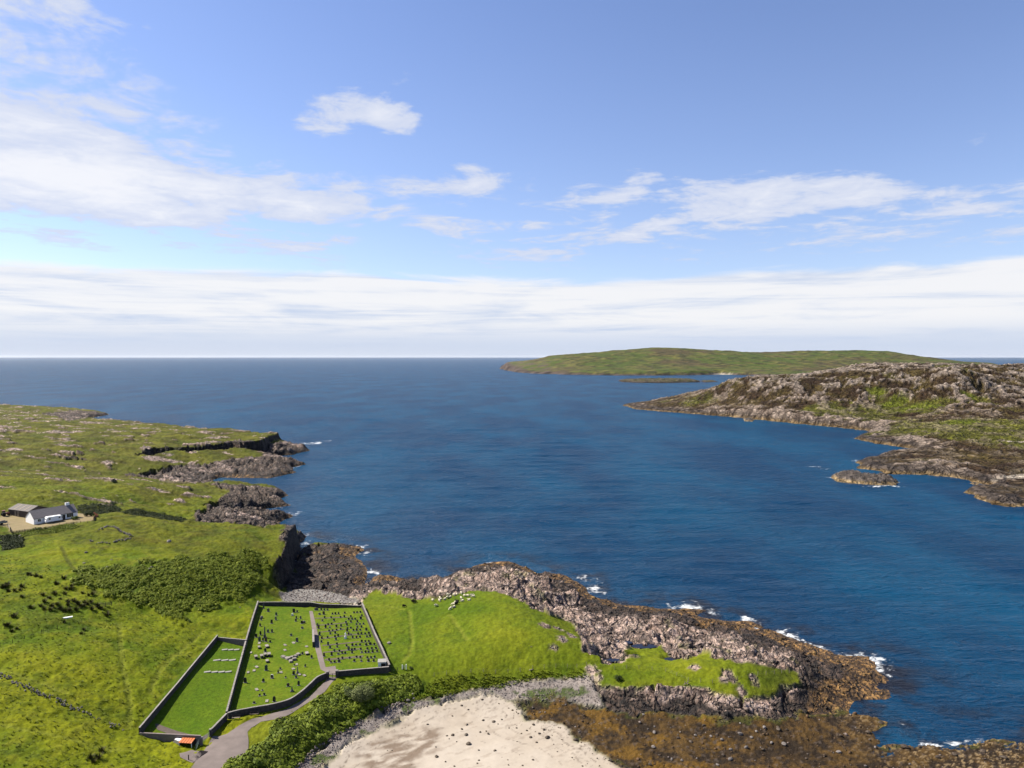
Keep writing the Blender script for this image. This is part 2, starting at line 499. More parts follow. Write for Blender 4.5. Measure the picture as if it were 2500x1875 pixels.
wx = LG.X + 2.6 * fbm(LG.X, LG.Y, 16, 3, 5)
wy = LG.Y + 2.6 * fbm(LG.X, LG.Y, 16, 3, 55)
SD = sdf(wx, wy, coast)
# cliffs are steep on the left coast, shelving towards the flats on the right
wcl = np.where(LG.X < -75, 2.2, np.where(LG.X > 40, 6.0, 3.5)).astype(np.float32)
wcl = blur(wcl, 6)
MAC = np.where(SD > 0, B * (1 - np.exp(-SD / wcl)), np.maximum(SD * 0.45, -5))
# two sheer cliffs: the black wall behind the far tongue and the cove cliff beside the shingle
ridge_ = 0.9 * fbm(LG.X, LG.Y, 9, 3, 15)
black_wall = px2w([(352, 1118, 11), (372, 1120, 8), (401, 1128, 4.5), (441, 1129, 4), (500, 1124, 3.5), (542, 1119, 3), (615, 1117, 1), (646, 1113, 0.5), (662, 1100, 2)]) + [(-240, 735), (-300, 765), (-400, 800), (-480, 760), (-440, 640)]
dp = sdf(LG.X, LG.Y, black_wall) + ridge_
MAC = np.where((SD > -6) & (LG.X < -215), MAC + (np.maximum(B, 18.0 - 0.02 * np.maximum(LG.X + 340, 0)) - MAC) * sstep(-0.2, 2.6, dp) * sstep(-332, -306, LG.X), MAC)
front = (dp < 0) & (dp > -14) & (LG.X < -215) & (LG.X > -306) & (LG.Y < 690) & (LG.Y > 560) & (SD > 0)
MAC = np.where(front, np.minimum(MAC, 5.0 + 3.2 * sstep(-330, -350, LG.X) * 2), MAC)
cove_cliff = [(-106, 352), (-103, 338), (-101, 326), (-97.5, 312), (-94, 298), (-92.3, 286), (-92.8, 276), (-94.5, 267), (-130, 262), (-150, 300), (-135, 345)]
dp = sdf(LG.X, LG.Y, cove_cliff) + 0.6 * ridge_
tgt = np.maximum(B, 6.0 + 8.6 * sstep(264, 288, LG.Y) - 2.0 * sstep(320, 350, LG.Y))
MAC = MAC + (tgt - MAC) * sstep(-0.3, 2.0, dp)
under = (dp < 0) & (LG.X < -80) & (LG.Y > 272) & (LG.Y < 352) & (LG.X > -108)
MAC = np.where(under, np.minimum(MAC, np.maximum(1.2, MAC * 0 + 3.2)), MAC)
# rock pools on the outer rocks
pools = []
for (px, py, z, rx, ry) in ((1655, 1612, 5.0, 3.4, 1.9), (1572, 1577, 4.9, 2.9, 1.3), (1520, 1568, 4.8, 2.4, 1.0), (1663, 1578, 5.2, 2.0, 1.0), (1548, 1601, 4.9, 1.8, 1.0), (1490, 1611, 5.3, 2.6, 0.9)):
    X0, Y0 = P(px, py, z)
    q = np.sqrt(((LG.X - X0) / rx) ** 2 + ((LG.Y - Y0) / ry) ** 2)
    k = sstep(2.0, 0.75, q)
    MAC = MAC * (1 - k) + (z - 0.9) * k
    k2 = sstep(2.6, 1.2, q) * (1 - k)
    MAC = np.where(k2 > 0, np.maximum(MAC, MAC * (1 - k2) + (z + 0.15) * k2), MAC)
    pools.append((float(X0), float(Y0), z, rx, ry))


def macro(x, y):
    return LG.sample(MAC, x, y)


RT = np.exp(np.linspace(math.log(95), math.log(1400), 1700))


def cast(px, py):
    """where the sight line of a photo pixel meets the near land"""
    px = np.atleast_1d(np.asarray(px, float)); py = np.atleast_1d(np.asarray(py, float))
    out = []
    for a, b_ in zip(px, py):
        a = (a - 1250) / F; b_ = (937.5 - b_) / F
        yy = CP + SP * b_; dzz = -SP + CP * b_
        Z = H + dzz * RT / yy
        X = a * RT / yy
        hgt = np.maximum(macro(X, RT), 0.0)
        i = int(np.argmax(Z <= hgt))
        if not (Z <= hgt).any():
            i = len(RT) - 1
        out.append((X[i], RT[i]))
    return out


def zone(lst):
    return cast([p[0] for p in lst], [p[1] for p in lst])


Zg_right = zone([(882, 1478), (887, 1467), (898, 1450), (919, 1439), (945, 1451), (981, 1457), (1053, 1466), (1097, 1456), (1136, 1447), (1162, 1442), (1220, 1446), (1263, 1461), (1306, 1488),
                 (1342, 1506), (1386, 1513), (1406, 1535), (1418, 1562), (1423, 1592), (1458, 1600), (1469, 1618), (1500, 1620), (1520, 1612), (1532, 1606), (1561, 1606), (1530, 1592), (1542, 1580), (1584, 1584), (1612, 1574),
                 (1636, 1601), (1679, 1613), (1704, 1595), (1740, 1606), (1802, 1618), (1878, 1627), (1940, 1638), (1948, 1652), (1943, 1666), (1908, 1674), (1886, 1702), (1851, 1699), (1826, 1706),
                 (1802, 1702), (1767, 1694), (1729, 1686), (1696, 1682), (1650, 1680), (1603, 1673), (1546, 1679), (1517, 1681), (1470, 1672), (1448, 1645), (1432, 1652), (1361, 1661), (1252, 1665), (1180, 1681),
                 (1125, 1692), (1060, 1702), (1002, 1717), (945, 1733), (918, 1743), (879, 1765), (835, 1793), (789, 1819), (759, 1845), (731, 1869), (700, 1890)]) + [(-90, 110), (-90, 160), (-110, 230)]
Zsand = zone([(770, 1880), (800, 1856), (854, 1817), (927, 1773), (1003, 1741), (1060, 1715), (1125, 1706), (1162, 1698), (1216, 1702), (1256, 1712), (1281, 1733), (1285, 1759), (1324, 1766), (1379, 1777),
              (1400, 1802), (1436, 1824), (1487, 1856), (1523, 1875), (1600, 1930)]) + [(50, 105), (-50, 105)]
Zwet = zone([(830, 1890), (908, 1820), (981, 1786), (1067, 1782), (1086, 1806), (1053, 1831), (1017, 1878)])
Zweed = zone([(1256, 1712), (1300, 1708), (1400, 1712), (1500, 1728), (1600, 1745), (1700, 1752), (1800, 1750), (1900, 1756), (1960, 1742), (2050, 1735), (2079, 1743), (2133, 1752), (2160, 1825), (2223, 1822), (2400, 1812), (2490, 1806)]) + [(330, 150), (330, 100), (45, 100)] + zone([(1523, 1875), (1400, 1802), (1285, 1759)])
Zpeb = zone([(1430, 1652), (1361, 1661), (1252, 1665), (1180, 1681), (1125, 1692), (1060, 1702), (1002, 1717), (918, 1743), (835, 1793), (759, 1845), (700, 1890)]) + [(-70, 110)] + zone([(770, 1880), (1003, 1735), (1256, 1712), (1400, 1715), (1480, 1728), (1460, 1690)])
Zgreen = zone([(1256, 1690), (1300, 1681), (1400, 1680), (1440, 1690), (1400, 1704), (1340, 1706), (1280, 1704)])
Zwhite = zone([(1350, 1664), (1400, 1655), (1436, 1652), (1440, 1664), (1390, 1676), (1330, 1680)])
Zcove = zone([(684, 1452), (700, 1440), (735, 1436), (775, 1437), (810, 1446), (850, 1458), (868, 1464), (872, 1472), (760, 1471), (690, 1466)])
Zplat = zone([(705, 1400), (722, 1385), (745, 1335), (768, 1333), (877, 1334), (900, 1380), (905, 1425), (1000, 1410)]) + zone([(960, 1452), (919, 1440), (895, 1450), (880, 1470), (868, 1464), (810, 1446), (735, 1436), (700, 1440), (695, 1430)])
ZrockL = [zone([(507, 1183), (560, 1197), (548, 1215), (528, 1238), (480, 1258), (470, 1275), (560, 1278), (600, 1285), (640, 1292), (725, 1262), (720, 1200), (600, 1186)]),
          zone([(300, 1158), (380, 1150), (440, 1140), (520, 1131), (560, 1124), (640, 1116), (770, 1125), (735, 1160), (490, 1181), (400, 1172)]),
          zone([(650, 1080), (640, 1120), (770, 1110), (770, 1092), (690, 1080)]),
          zone([(100, 1010), (168, 1030), (275, 1018), (260, 1008), (180, 1003)])]
Zcem = px2w([(628, 1470), (883, 1476), (955, 1642), (824, 1652), (796, 1656), (755, 1684), (705, 1722), (616, 1742), (552, 1752), (513, 1795), (495, 1814), (338, 1790), (530, 1560), (600, 1580)], 8.3)
Zroad = px2w([(430, 1930), (471, 1875), (478, 1861), (496, 1838), (509, 1818), (520, 1800), (535, 1799), (556, 1792), (583, 1773), (610, 1760), (650, 1745), (691, 1731), (705, 1725), (733, 1710), (759, 1695.5), (780, 1676), (795, 1662), (803, 1652),
              (825, 1652), (811, 1664), (793, 1685), (770, 1701), (739, 1719), (710, 1737), (680, 1753), (650, 1758), (637, 1762), (614, 1776), (604, 1787), (607, 1806), (606, 1829), (591, 1849), (577, 1875), (545, 1930)], 8.05)
Zyard = zone([(0, 1262), (25, 1249), (62, 1248), (62, 1262), (120, 1262), (190, 1252), (225, 1256), (234, 1262), (231, 1268), (222, 1272), (180, 1275), (110, 1288), (60, 1294), (26, 1298), (18, 1285), (0, 1284)])
Zyard = [(-260, 300)] + Zyard + [(-240, 290)]
Zbrack = zone([(188, 1392), (253, 1385), (362, 1378), (470, 1363), (542, 1360), (579, 1342), (630, 1350), (650, 1385), (640, 1430), (605, 1454), (517, 1486), (490, 1500), (440, 1515), (400, 1500), (325, 1468), (260, 1447), (217, 1421)])
Zscrub = zone([(545, 1880), (600, 1842), (650, 1803), (700, 1768), (760, 1732), (800, 1702), (840, 1674), (900, 1662), (960, 1668), (1010, 1652), (1045, 1664), (1035, 1690), (990, 1702), (940, 1718), (905, 1735), (880, 1752), (800, 1790), (740, 1838), (690, 1885)])
Zgully = [zone([(185, 1230), (230, 1226), (290, 1232), (300, 1244), (250, 1252), (200, 1250)]), zone([(285, 1248), (330, 1243), (400, 1254), (460, 1272), (440, 1282), (380, 1276), (320, 1262)]),
          zone([(40, 1296), (110, 1288), (180, 1278), (190, 1288), (110, 1305), (50, 1312)]), zone([(0, 1308), (50, 1305), (60, 1335), (0, 1345)])]
tracks = [zone(l) for l in ([(291, 1518), (295, 1575), (300, 1620), (312, 1680), (320, 1730), (315, 1775)], [(0, 1768), (80, 1785), (180, 1808), (320, 1832)],
                            [(1000, 1492), (1004, 1530), (1008, 1570), (1000, 1595), (985, 1615)], [(880, 1478), (940, 1478), (985, 1488)], [(0, 1630), (60, 1650), (160, 1690)],
                            [(495, 1540), (440, 1590), (390, 1640), (365, 1690)], [(1095, 1500), (1120, 1530), (1140, 1560)])]
dtracks = [zone([(150, 1335), (170, 1375), (200, 1410), (240, 1450)]), zone([(316, 1455), (340, 1425), (360, 1400)])]

# ---------------------------------------------------------------- near land mesh (finer towards the camera)
NU, U0, U1 = 1260, -0.93, 0.93
NR = 900
us = np.linspace(U0, U1, NU)
ys = np.exp(np.linspace(math.log(120), math.log(1400), NR))
UU, YY = np.meshgrid(us, ys)
XX = UU * YY
inside = (XX > -1245) & (XX < 335)
hm = np.where(inside, macro(XX, YY), -5)
idx = np.nonzero((hm > -2.2).ravel())[0]
x = XX.ravel()[idx].astype(np.float32); y = YY.ravel()[idx].astype(np.float32)
h0 = hm.ravel()[idx].astype(np.float32)
sd = LG.sample(SD, x, y).astype(np.float32)
nA = fbm(x, y, 9, 4, 11); nB = fbm(x, y, 2.4, 3, 23); nC = fbm(x, y, 45, 4, 37); nD = fbm(x, y, 1.0, 2, 41)
wob = 1.3 * nA + 0.6 * nB
left = x < -62


def inz(poly, k=1.0, soft=0.6):
    return sstep(-soft, soft, sdf(x, y, poly) + k * wob)


m_sand = inz(Zsand, 1.7, 1.0)
m_weed = inz(Zweed, 2.6, 1.2) * (1 - m_sand)
m_peb = inz(Zpeb, 0.7) * (1 - m_sand) * (1 - m_weed)
m_cove = inz(Zcove, 0.7)
cem = sdf(x, y, Zcem); m_cem = sstep(-0.5, 0.5, cem)
m_road = sstep(-0.35, 0.35, sdf(x, y, Zroad) + 0.12 * nB)
m_yard = sstep(-0.5, 0.5, sdf(x, y, Zyard) + 0.4 * nB)
m_grassR = inz(Zg_right, 1.0)
rl = np.zeros_like(x)
for z_ in ZrockL + [Zplat]:
    rl = np.maximum(rl, inz(z_, 1.6))
coastw = 4.0 + 2.5 * nA
far_moor = sstep(430, 560, y) * left
outc = sstep(0.35, 0.48, fbm(x * 0.7, y * 1.3, 26, 4, 71) + 0.26 * nA) * far_moor          # outcrops on the moor
outc = np.maximum(outc, sstep(0.40, 0.48, fbm(x * 0.6, y * 1.7, 20, 4, 91) + 0.2 * nA) * sstep(330, 380, y) * left * (1 - m_yard))
m_rock = np.where(left, np.maximum(np.maximum(rl, sstep(coastw + 1, coastw - 1, sd)), outc), np.maximum(1 - m_grassR, inz(Zplat, 1.0)))
spots = np.zeros_like(x)
for (px, py, r) in ((1328, 1527, 1.6), (1358, 1537, 0.8), (1371, 1540, 1.3), (1372, 1560, 1.5), (1396, 1552, 1.5), (1349, 1582, 0.9), (1780, 1648, 1.7), (1768, 1658, 1.3), (1790, 1662, 1.0), (1700, 1598, 1.4), (1445, 1640, 1.6), (1452, 1665, 1.8), (1810, 1690, 1.0), (1840, 1660, 1.0), (1695, 1630, 1.0)):
    q = cast(px, py)[0]
    spots = np.maximum(spots, sstep(r + 0.8, r - 0.6, np.sqrt((x - q[0]) ** 2 + ((y - q[1]) * 0.8) ** 2) + 1.5 * nB))
m_rock = np.maximum(m_rock, spots * (~left))
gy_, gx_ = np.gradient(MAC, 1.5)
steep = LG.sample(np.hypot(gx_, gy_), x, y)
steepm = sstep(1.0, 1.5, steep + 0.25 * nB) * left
m_rock = np.maximum(m_rock, steepm * sstep(262, 285, y + 12 * nA))
hard = np.maximum(np.maximum(m_sand, m_weed), np.maximum(m_peb, m_cove))
lawn = np.maximum(np.maximum(m_cem, m_road), m_yard)
m_rock = m_rock * (1 - hard) * (1 - lawn)
# real relief: crags, blocks and ledges on rock; hummocks in the grass
cv1, cd1, ce1, cx1, cy1 = cells(x + 1.6 * nA, y * 1.3 + 1.2 * nA, 7.5, 3, True)
cv2, cd2, ce2, cx2, cy2 = cells(x * 0.8 + 0.5 * nB, y * 1.35 + x * 0.2, 2.9, 9, True)
rdg = ridged(x * 0.8 + y * 0.25, y * 1.15, 22, 4, 77)
strata = ridged(x * 0.30 + y * 0.25, y * 1.1 - x * 0.35, 5.0, 3, 131)
amp = sstep(-1.5, 5.0, sd) * np.clip(h0 / 4.5, 0.30, 1.15)
tilt1 = (cx1 * (hash_f(cv1, 3) - 0.5) - cy1 * (0.2 + 0.5 * hash_f(cv1, 5))) * 7.5 * 0.34
tilt2 = (cx2 * (hash_f(cv2, 3) - 0.5) - cy2 * (0.1 + 0.6 * hash_f(cv2, 5))) * 2.9 * 0.38
warpx = x + 2.2 * nA; warpy = y + 2.2 * fbm(x, y, 9, 3, 17)
rdg = ridged(warpx * 0.9 + warpy * 0.3, warpy * 1.1, 24, 6, 77)
strata = ridged(warpx * 0.95 + warpy * 0.35, warpy * 0.36 - warpx * 0.10, 4.6, 4, 131)
fine = ridged(x * 1.0 + y * 0.4 + 0.8 * nB, y * 0.55, 2.0, 3, 151)
rockh = (3.3 * (rdg - 0.55) + 1.0 * (cv1 - 0.45) + 1.1 * tilt1 + 0.35 * (cv2 - 0.45) + 0.8 * tilt2 + 0.85 * (strata - 0.5) + 0.40 * (fine - 0.5)
         - 0.7 * sstep(0.10, 0.0, ce1) - 0.15 * sstep(0.10, 0.0, ce2))
rockh = rockh * (1 + 0.25 * left)
h = h0 + m_rock * amp * rockh * np.where(outc > 0.1, 0.4, 1.0) * (1 - 0.88 * spots * m_grassR)
h += outc * 0.7
soft = (1 - m_rock) * (1 - hard) * (1 - lawn)
mead = inz(Zg_right, 0) * (~left)
h += soft * (0.55 * nA * (1 - 0.55 * mead) + 0.28 * nB + 0.10 * nD) * sstep(0, 6, sd)
h += soft * (1 - mead) * sstep(230, 360, y) * (1.6 * nC + 0.5 * nA + 0.3 * nB) * (1 - m_yard)
m_br = inz(Zbrack, 5.0, 2.0); m_scrub = inz(Zscrub, 0.5)
h += m_br * (0.45 + 0.35 * nB + 0.2 * nD)
# seaweed flats and pebbles
wv, wd, we = cells(x, y, 1.3, 61)
h += m_weed * (0.55 * nA + 0.45 * (0.6 - wd) * (wv > 0.35) + 0.15 * nD - 0.12)
h += (m_peb + m_cove) * (0.16 * (0.6 - wd) + 0.2 * nA + 0.07 * nD)
h += m_sand * (0.10 * nA + 0.03 * nB)
for tr in tracks + dtracks:
    h -= 0.22 * sstep(1.1, 0.2, dline(x, y, tr)) * (1 - lawn)
h = np.where(sd < -3, np.minimum(h, -0.6), h)
h += left * (1 - lawn) * (1 - m_rock) * sstep(6, 20, sd) * (2.2 * fbm(x, y, 60, 2, 361) * sstep(240, 330, y) + 0.7 * fbm(x, y, 26, 2, 371) * sstep(150, 220, y))
hfull = np.full(XX.size, -3.0, np.float32); hfull[idx] = h
HF = hfull.reshape(XX.shape)
LY0, LYS = math.log(120), (math.log(1400) - math.log(120)) / (NR - 1)


def hz(x_, y_):
    """height of the finished near land"""
    x_ = np.asarray(x_, float); y_ = np.asarray(y_, float)
    i = np.clip((x_ / y_ - U0) / (U1 - U0) * (NU - 1), 0, NU - 1.001); j = np.clip((np.log(y_) - LY0) / LYS, 0, NR - 1.001)
    i0 = i.astype(int); j0 = j.astype(int); a = i - i0; b_ = j - j0
    return (HF[j0, i0] * (1 - a) + HF[j0, i0 + 1] * a) * (1 - b_) + (HF[j0 + 1, i0] * (1 - a) + HF[j0 + 1, i0 + 1] * a) * b_


def G(px, py):
    """pixel -> point on the finished near land"""
    a = (px - 1250) / F; b_ = (937.5 - py) / F
    yy = CP + SP * b_; dzz = -SP + CP * b_
    Z = H + dzz * RT / yy; X = a * RT / yy
    hg = hz(X, RT)
    k = Z <= hg
    i = int(np.argmax(k)) if k.any() else len(RT) - 1
    i = max(i, 1)
    d0 = Z[i - 1] - hg[i - 1]; d1 = hg[i] - Z[i]
    t = d0 / (d0 + d1 + 1e-9)
    yv = RT[i - 1] + t * (RT[i] - RT[i - 1]); xv = X[i - 1] + t * (X[i] - X[i - 1])
    return float(xv), float(yv), float(hz(xv, yv))


# ---- surface colours (the ground's own, with shade painted into the steep left cliffs)
def C(*v):
    return np.array(v, np.float32)[None, :]


def mixc(a, b_, t):
    return a + (b_ - a) * np.clip(t, 0, 1)[:, None]


n01 = lambda v: np.clip(0.5 + v, 0, 1)
g = mixc(C(0.090, 0.140, 0.003), C(0.200, 0.215, 0.005), n01(0.9 * nC + 0.5 * nA))
g = mixc(g, C(0.045, 0.075, 0.004), sstep(0.0, 0.45, nB * 0.5 + 0.7 * fbm(x, y, 24, 4, 201)) * 0.55)
g = mixc(g, C(0.22, 0.22, 0.020), sstep(0.1, 0.5, fbm(x * 1.2, y * 0.8, 5, 4, 211)) * 0.5)
moor = mixc(C(0.070, 0.084, 0.014), C(0.150, 0.140, 0.028), n01(fbm(x, y * 1.6, 30, 4, 221)))
moor = mixc(moor, C(0.045, 0.036, 0.014), sstep(0.02, 0.4, fbm(x, y * 1.7, 22, 4, 231)) * 0.8)
g = mixc(g, moor, sstep(330, 500, y + 60 * nC) * left * 0.85)
hillm = mixc(C(0.060, 0.080, 0.007), C(0.130, 0.135, 0.012), n01(0.8 * nA + 0.5 * nC))
hillz = sstep(252, 290, y + 25 * nC) * left * sstep(430, 330, y)
g = mixc(g, hillm, hillz * 0.75)
rough_ = sstep(0.02, 0.34, fbm(x, y * 1.3, 14, 4, 351) + 0.35 * nB) * sstep(232, 262, y + 18 * nC) * left
g = mixc(g, mixc(C(0.040, 0.046, 0.008), C(0.085, 0.070, 0.014), n01(nA * 1.5)), rough_ * 0.5)
# the peninsula meadow is short and even; cemetery lawns brighter
med = mixc(C(0.085, 0.135, 0.006), C(0.175, 0.195, 0.012), n01(1.0 * nC + 0.35 * nA))
med = mixc(med, C(0.055, 0.088, 0.006), sstep(0.05, 0.5, 0.6 * nB + 0.5 * fbm(x, y, 12, 3, 241)) * 0.45)
g = mixc(g, med, mead)
bank = mixc(C(0.070, 0.115, 0.008), C(0.155, 0.160, 0.016), n01(1.3 * nA + 0.4 * nB))
bankz = mead * sstep(6.8, 5.6, h0) * sstep(200, 185, y + x * 0)
g = mixc(g, bank, bankz * 0.8)
outg = mead * sstep(60, 75, x)
g = mixc(g, mixc(C(0.075, 0.085, 0.014), C(0.140, 0.155, 0.014), n01(1.2 * nA + nC)), outg * 0.7)
law = mixc(C(0.088, 0.150, 0.006), C(0.135, 0.185, 0.010), n01(nA + 0.5 * nC))
law = mixc(law, C(0.19, 0.20, 0.03), sstep(0.25, 0.6, nD + 0.4 * nB) * 0.4)
ext = sdf(x, y, px2w([(345, 1785), (528, 1565), (602, 1580), (552, 1745), (512, 1790), (495, 1810)], 8.6))
law = mixc(law, mixc(C(0.078, 0.145, 0.005), C(0.105, 0.165, 0.007), n01(nA)), sstep(-0.3, 1.5, ext))
g = mixc(g, law, m_cem)
g = mixc(g, C(0.030, 0.058, 0.007), m_br * 0.35); g = mixc(g, C(0.035, 0.058, 0.006), m_scrub * 0.7)
for z_ in Zgully:
    g = mixc(g, C(0.040, 0.050, 0.008), inz(z_, 2.5, 1.5) * 0.7)
for tr in tracks:
    g = mixc(g, C(0.205, 0.225, 0.035), sstep(1.0, 0.2, dline(x, y, tr) + 0.4 * nB) * 0.55 * (1 - lawn))
for tr in dtracks:
    g = mixc(g, C(0.04, 0.045, 0.012), sstep(1.0, 0.2, dline(x, y, tr) + 0.3 * nB) * 0.6 * (1 - lawn))
g = mixc(g, C(0.30, 0.225, 0.165) * 1.0, m_yard * (0.75 + 0.25 * n01(nB)))
# rock: weed-brown near the water, black lichen belt, then bare pinkish gneiss
zr = h + 1.2 * nA + 0.5 * nB + 1.6 * fbm(x, y, 19, 3, 341) - 2.6 * sstep(26, 5, sd) * (~left) * sstep(168, 185, y + 0.12 * x)
gneiss = mixc(C(0.190, 0.140, 0.116), C(0.330, 0.262, 0.225), n01(1.2 * nA + 0.7 * nB))
gneiss = mixc(gneiss, C(0.41, 0.365, 0.335), sstep(0.1, 0.5, nD + 0.6 * (cv2 - 0.5)) * 0.55)
gneiss = mixc(gneiss, C(0.085, 0.070, 0.062), sstep(0.12, 0.02, ce2) * 0.6)
cliff_shade = mixc(C(0.020, 0.017, 0.015), C(0.062, 0.050, 0.042), n01(nB + nD))
dkl = mixc(C(0.034, 0.026, 0.022), C(0.140, 0.105, 0.080), n01(nB + nD + 0.4 * nA))
gneiss = mixc(gneiss, dkl * 0.75, left * (1 - outc) * 0.92)
black = mixc(C(0.022, 0.018, 0.016), C(0.070, 0.050, 0.038), n01(nB + nD))
wrack = mixc(C(0.045, 0.026, 0.012), C(0.250, 0.150, 0.050), n01(1.3 * nD + 1.0 * nB + 0.5 * nA - 0.1))
south = sstep(182, 170, y) * (~left)              # sheltered side of the point: lower lichen belt
b_lo = np.where(left, 1.3, 0.5); b_hi = np.where(left, 4.2, 3.6 - 1.2 * south)
rk = mixc(black, gneiss, sstep(b_hi - 0.5, b_hi + 0.7, zr))
rk = mixc(wrack, rk, sstep(b_lo - 0.4, b_lo + 0.4, zr))
rk = mixc(rk, cliff_shade * 0.6, steepm * 0.9)  # steep left faces: dark rock, painted darker still for the shade on them
rk = mixc(rk, C(0.10, 0.12, 0.02), sstep(0.25, 0.5, fbm(x, y, 7, 3, 301)) * sstep(4.2, 5.5, h0) * 0.5 * (~left))
sand = mixc(C(0.58, 0.485, 0.375), C(0.70, 0.61, 0.50), n01(0.8 * nC + 0.5 * nA))
strk = fbm(x * 0.35 + y * 0.55, y * 1.4 - x * 0.9, 3.2, 4, 311)
sand = mixc(sand, C(0.29, 0.215, 0.155), inz(Zwet, 4.0, 3.0) * n01(1.5 * strk + 0.15))
sand = mixc(sand, C(0.34, 0.26, 0.19), sstep(0.22, 0.5, strk) * 0.35)
sand = mixc(sand, C(0.16, 0.12, 0.09), sstep(0.40, 0.55, nD + 0.5 * nA) * sstep(-12, 2, -sdf(x, y, Zsand)) * 0.5)
for k_, off_ in enumerate((3.0, 5.5, 9.5, 14.0)):           # strand lines of weed left by the tide
    sand = mixc(sand, C(0.15, 0.11, 0.075), sstep(0.30, 0.0, np.abs(sdf(x, y, Zsand) - off_ + 1.8 * nA + 0.8 * nC)) * sstep(-0.15, 0.25, nB + 0.4 * nD) * (0.75, 0.5, 0.5, 0.35)[k_])
weed = mixc(C(0.036, 0.022, 0.010), C(0.130, 0.072, 0.016), n01(1.4 * nA + 1.0 * nB + 0.4 * nD - 0.1))
weed = mixc(weed, C(0.250, 0.130, 0.010), sstep(0.0, 0.45, fbm(x, y * 1.5, 9, 4, 321) + 0.3 * nD) * sstep(75, 45, x) * 0.62)
weed = mixc(weed, C(0.14, 0.105, 0.08), ((wv > 0.80) & (wd < 0.34)).astype(np.float32) * 0.6)
weed = mixc(weed, C(0.38, 0.27, 0.14), sstep(0.18, 0.45, nD + 0.4 * nB) * sstep(75, 105, x) * 0.85)
peb = mixc(C(0.25, 0.21, 0.185), C(0.45, 0.385, 0.34), wv * 0.7 + 0.3 * n01(nD))
dk = sstep(176, 168, y) * sstep(18, 40, x)
peb = mixc(peb, mixc(C(0.055, 0.042, 0.036), C(0.155, 0.120, 0.105), wv), dk)
peb = mixc(peb, mixc(C(0.05, 0.085, 0.010), C(0.10, 0.14, 0.02), n01(nA)), inz(Zgreen, 1.5) * sstep(0.9, 0.3, wv))
peb = mixc(peb, C(0.52, 0.44, 0.38), inz(Zwhite, 1.0) * 0.8)
peb = mixc(peb, mixc(C(0.07, 0.11, 0.010), C(0.12, 0.16, 0.02), n01(nB)), sstep(0.22, 0.4, fbm(x, y, 6, 3, 331)) * sstep(20, 5, x) * (x < 20))
cov = mixc(C(0.22, 0.20, 0.18), C(0.40, 0.37, 0.335), wv * 0.7 + 0.3 * n01(nD))
col = mixc(np.clip(g * np.array([1.30, 1.31, 0.9], np.float32), 0, 1), rk * np.array([1.22, 1.12, 1.06], np.float32), m_rock)
col = mixc(col, weed, m_weed); col = mixc(col, peb, m_peb); col = mixc(col, cov, m_cove); col = mixc(col, sand, m_sand)
zid = np.zeros(len(x), np.int8)                       # 0 grass 1 rock 2 sand 3 weed 4 pebble 5 cove 6 yard
zid[m_rock > 0.5] = 1; zid[m_peb > 0.5] = 4; zid[m_weed > 0.5] = 3; zid[m_sand > 0.5] = 2; zid[m_cove > 0.5] = 5; zid[m_yard > 0.5] = 6

M['grass'] = material('grass', (0, 0, 0), 0.95, 0.08, var=0.34, vscale=1.1, bump=0.8, bscale=0.9, attr=True, bdist=0.4, detail=7)
M['rock'] = material('rock', (0, 0, 0), 0.85, 0.3, var=0.50, vscale=0.9, bump=1.0, bscale=0.75, attr=True, bdist=1.1, detail=8, crack=0.20, ck=(0.50, 1.95))
M['sand'] = material('sand', (0, 0, 0), 0.9, 0.2, var=0.07, vscale=0.5, bump=0.15, bscale=2.0, attr=True, bdist=0.1)
M['weed'] = material('weed', (0, 0, 0), 0.8, 0.15, var=0.45, vscale=2.2, bump=1.0, bscale=1.6, attr=True, bdist=0.4, detail=6)
M['pebble'] = material('pebble', (0, 0, 0), 0.8, 0.3, var=0.30, vscale=3.5, bump=0.9, bscale=2.6, attr=True, bdist=0.25, detail=5)

vid = np.full(XX.size, -1, np.int64); vid[idx] = np.arange(len(idx))
q = np.arange(XX.size).reshape(XX.shape)
quad = np.stack([q[:-1, :-1], q[:-1, 1:], q[1:, 1:], q[1:, :-1]], -1).reshape(-1, 4)
qv = vid[quad]
ok = (qv >= 0).all(1); qv = qv[ok]
hq = h[qv]
qv = qv[hq.max(1) > -0.9]
qz = zid[qv[:, 0]]
xyz = np.stack([x, y, h], -1)


def split(name, zsel, mat, kind='structure', label=None):
    f = qv[np.isin(qz, zsel)]
    used, inv = np.unique(f.ravel(), return_inverse=True)
    o = new_mesh(name, xyz[used], inv.reshape(-1, 4), M[mat], mat != 'rock', cols=col[used])
    o['kind'] = kind
    if label: o['label'] = label
    return o


split('grassland', [0], 'grass', label='green coastal grassland running down to the bay')
split('rocky_shore', [1], 'rock', label='bare pinkish gneiss rocks and dark cliffs along the shore')
split('sand_beach', [2], 'sand', label='pale sandy beach below the grassy bank')
split('seaweed_shore', [3], 'weed', label='brown seaweed covered shore beside the sand')
split('pebble_beach', [4], 'pebble', label='strip of grey pebbles between the bank and the sand')
split('shingle_cove', [5], 'pebble', label='small grey shingle cove behind the cemetery sea wall')
split('gravel_yard', [6], 'sand', label='pinkish gravel yard in front of the white cottage')
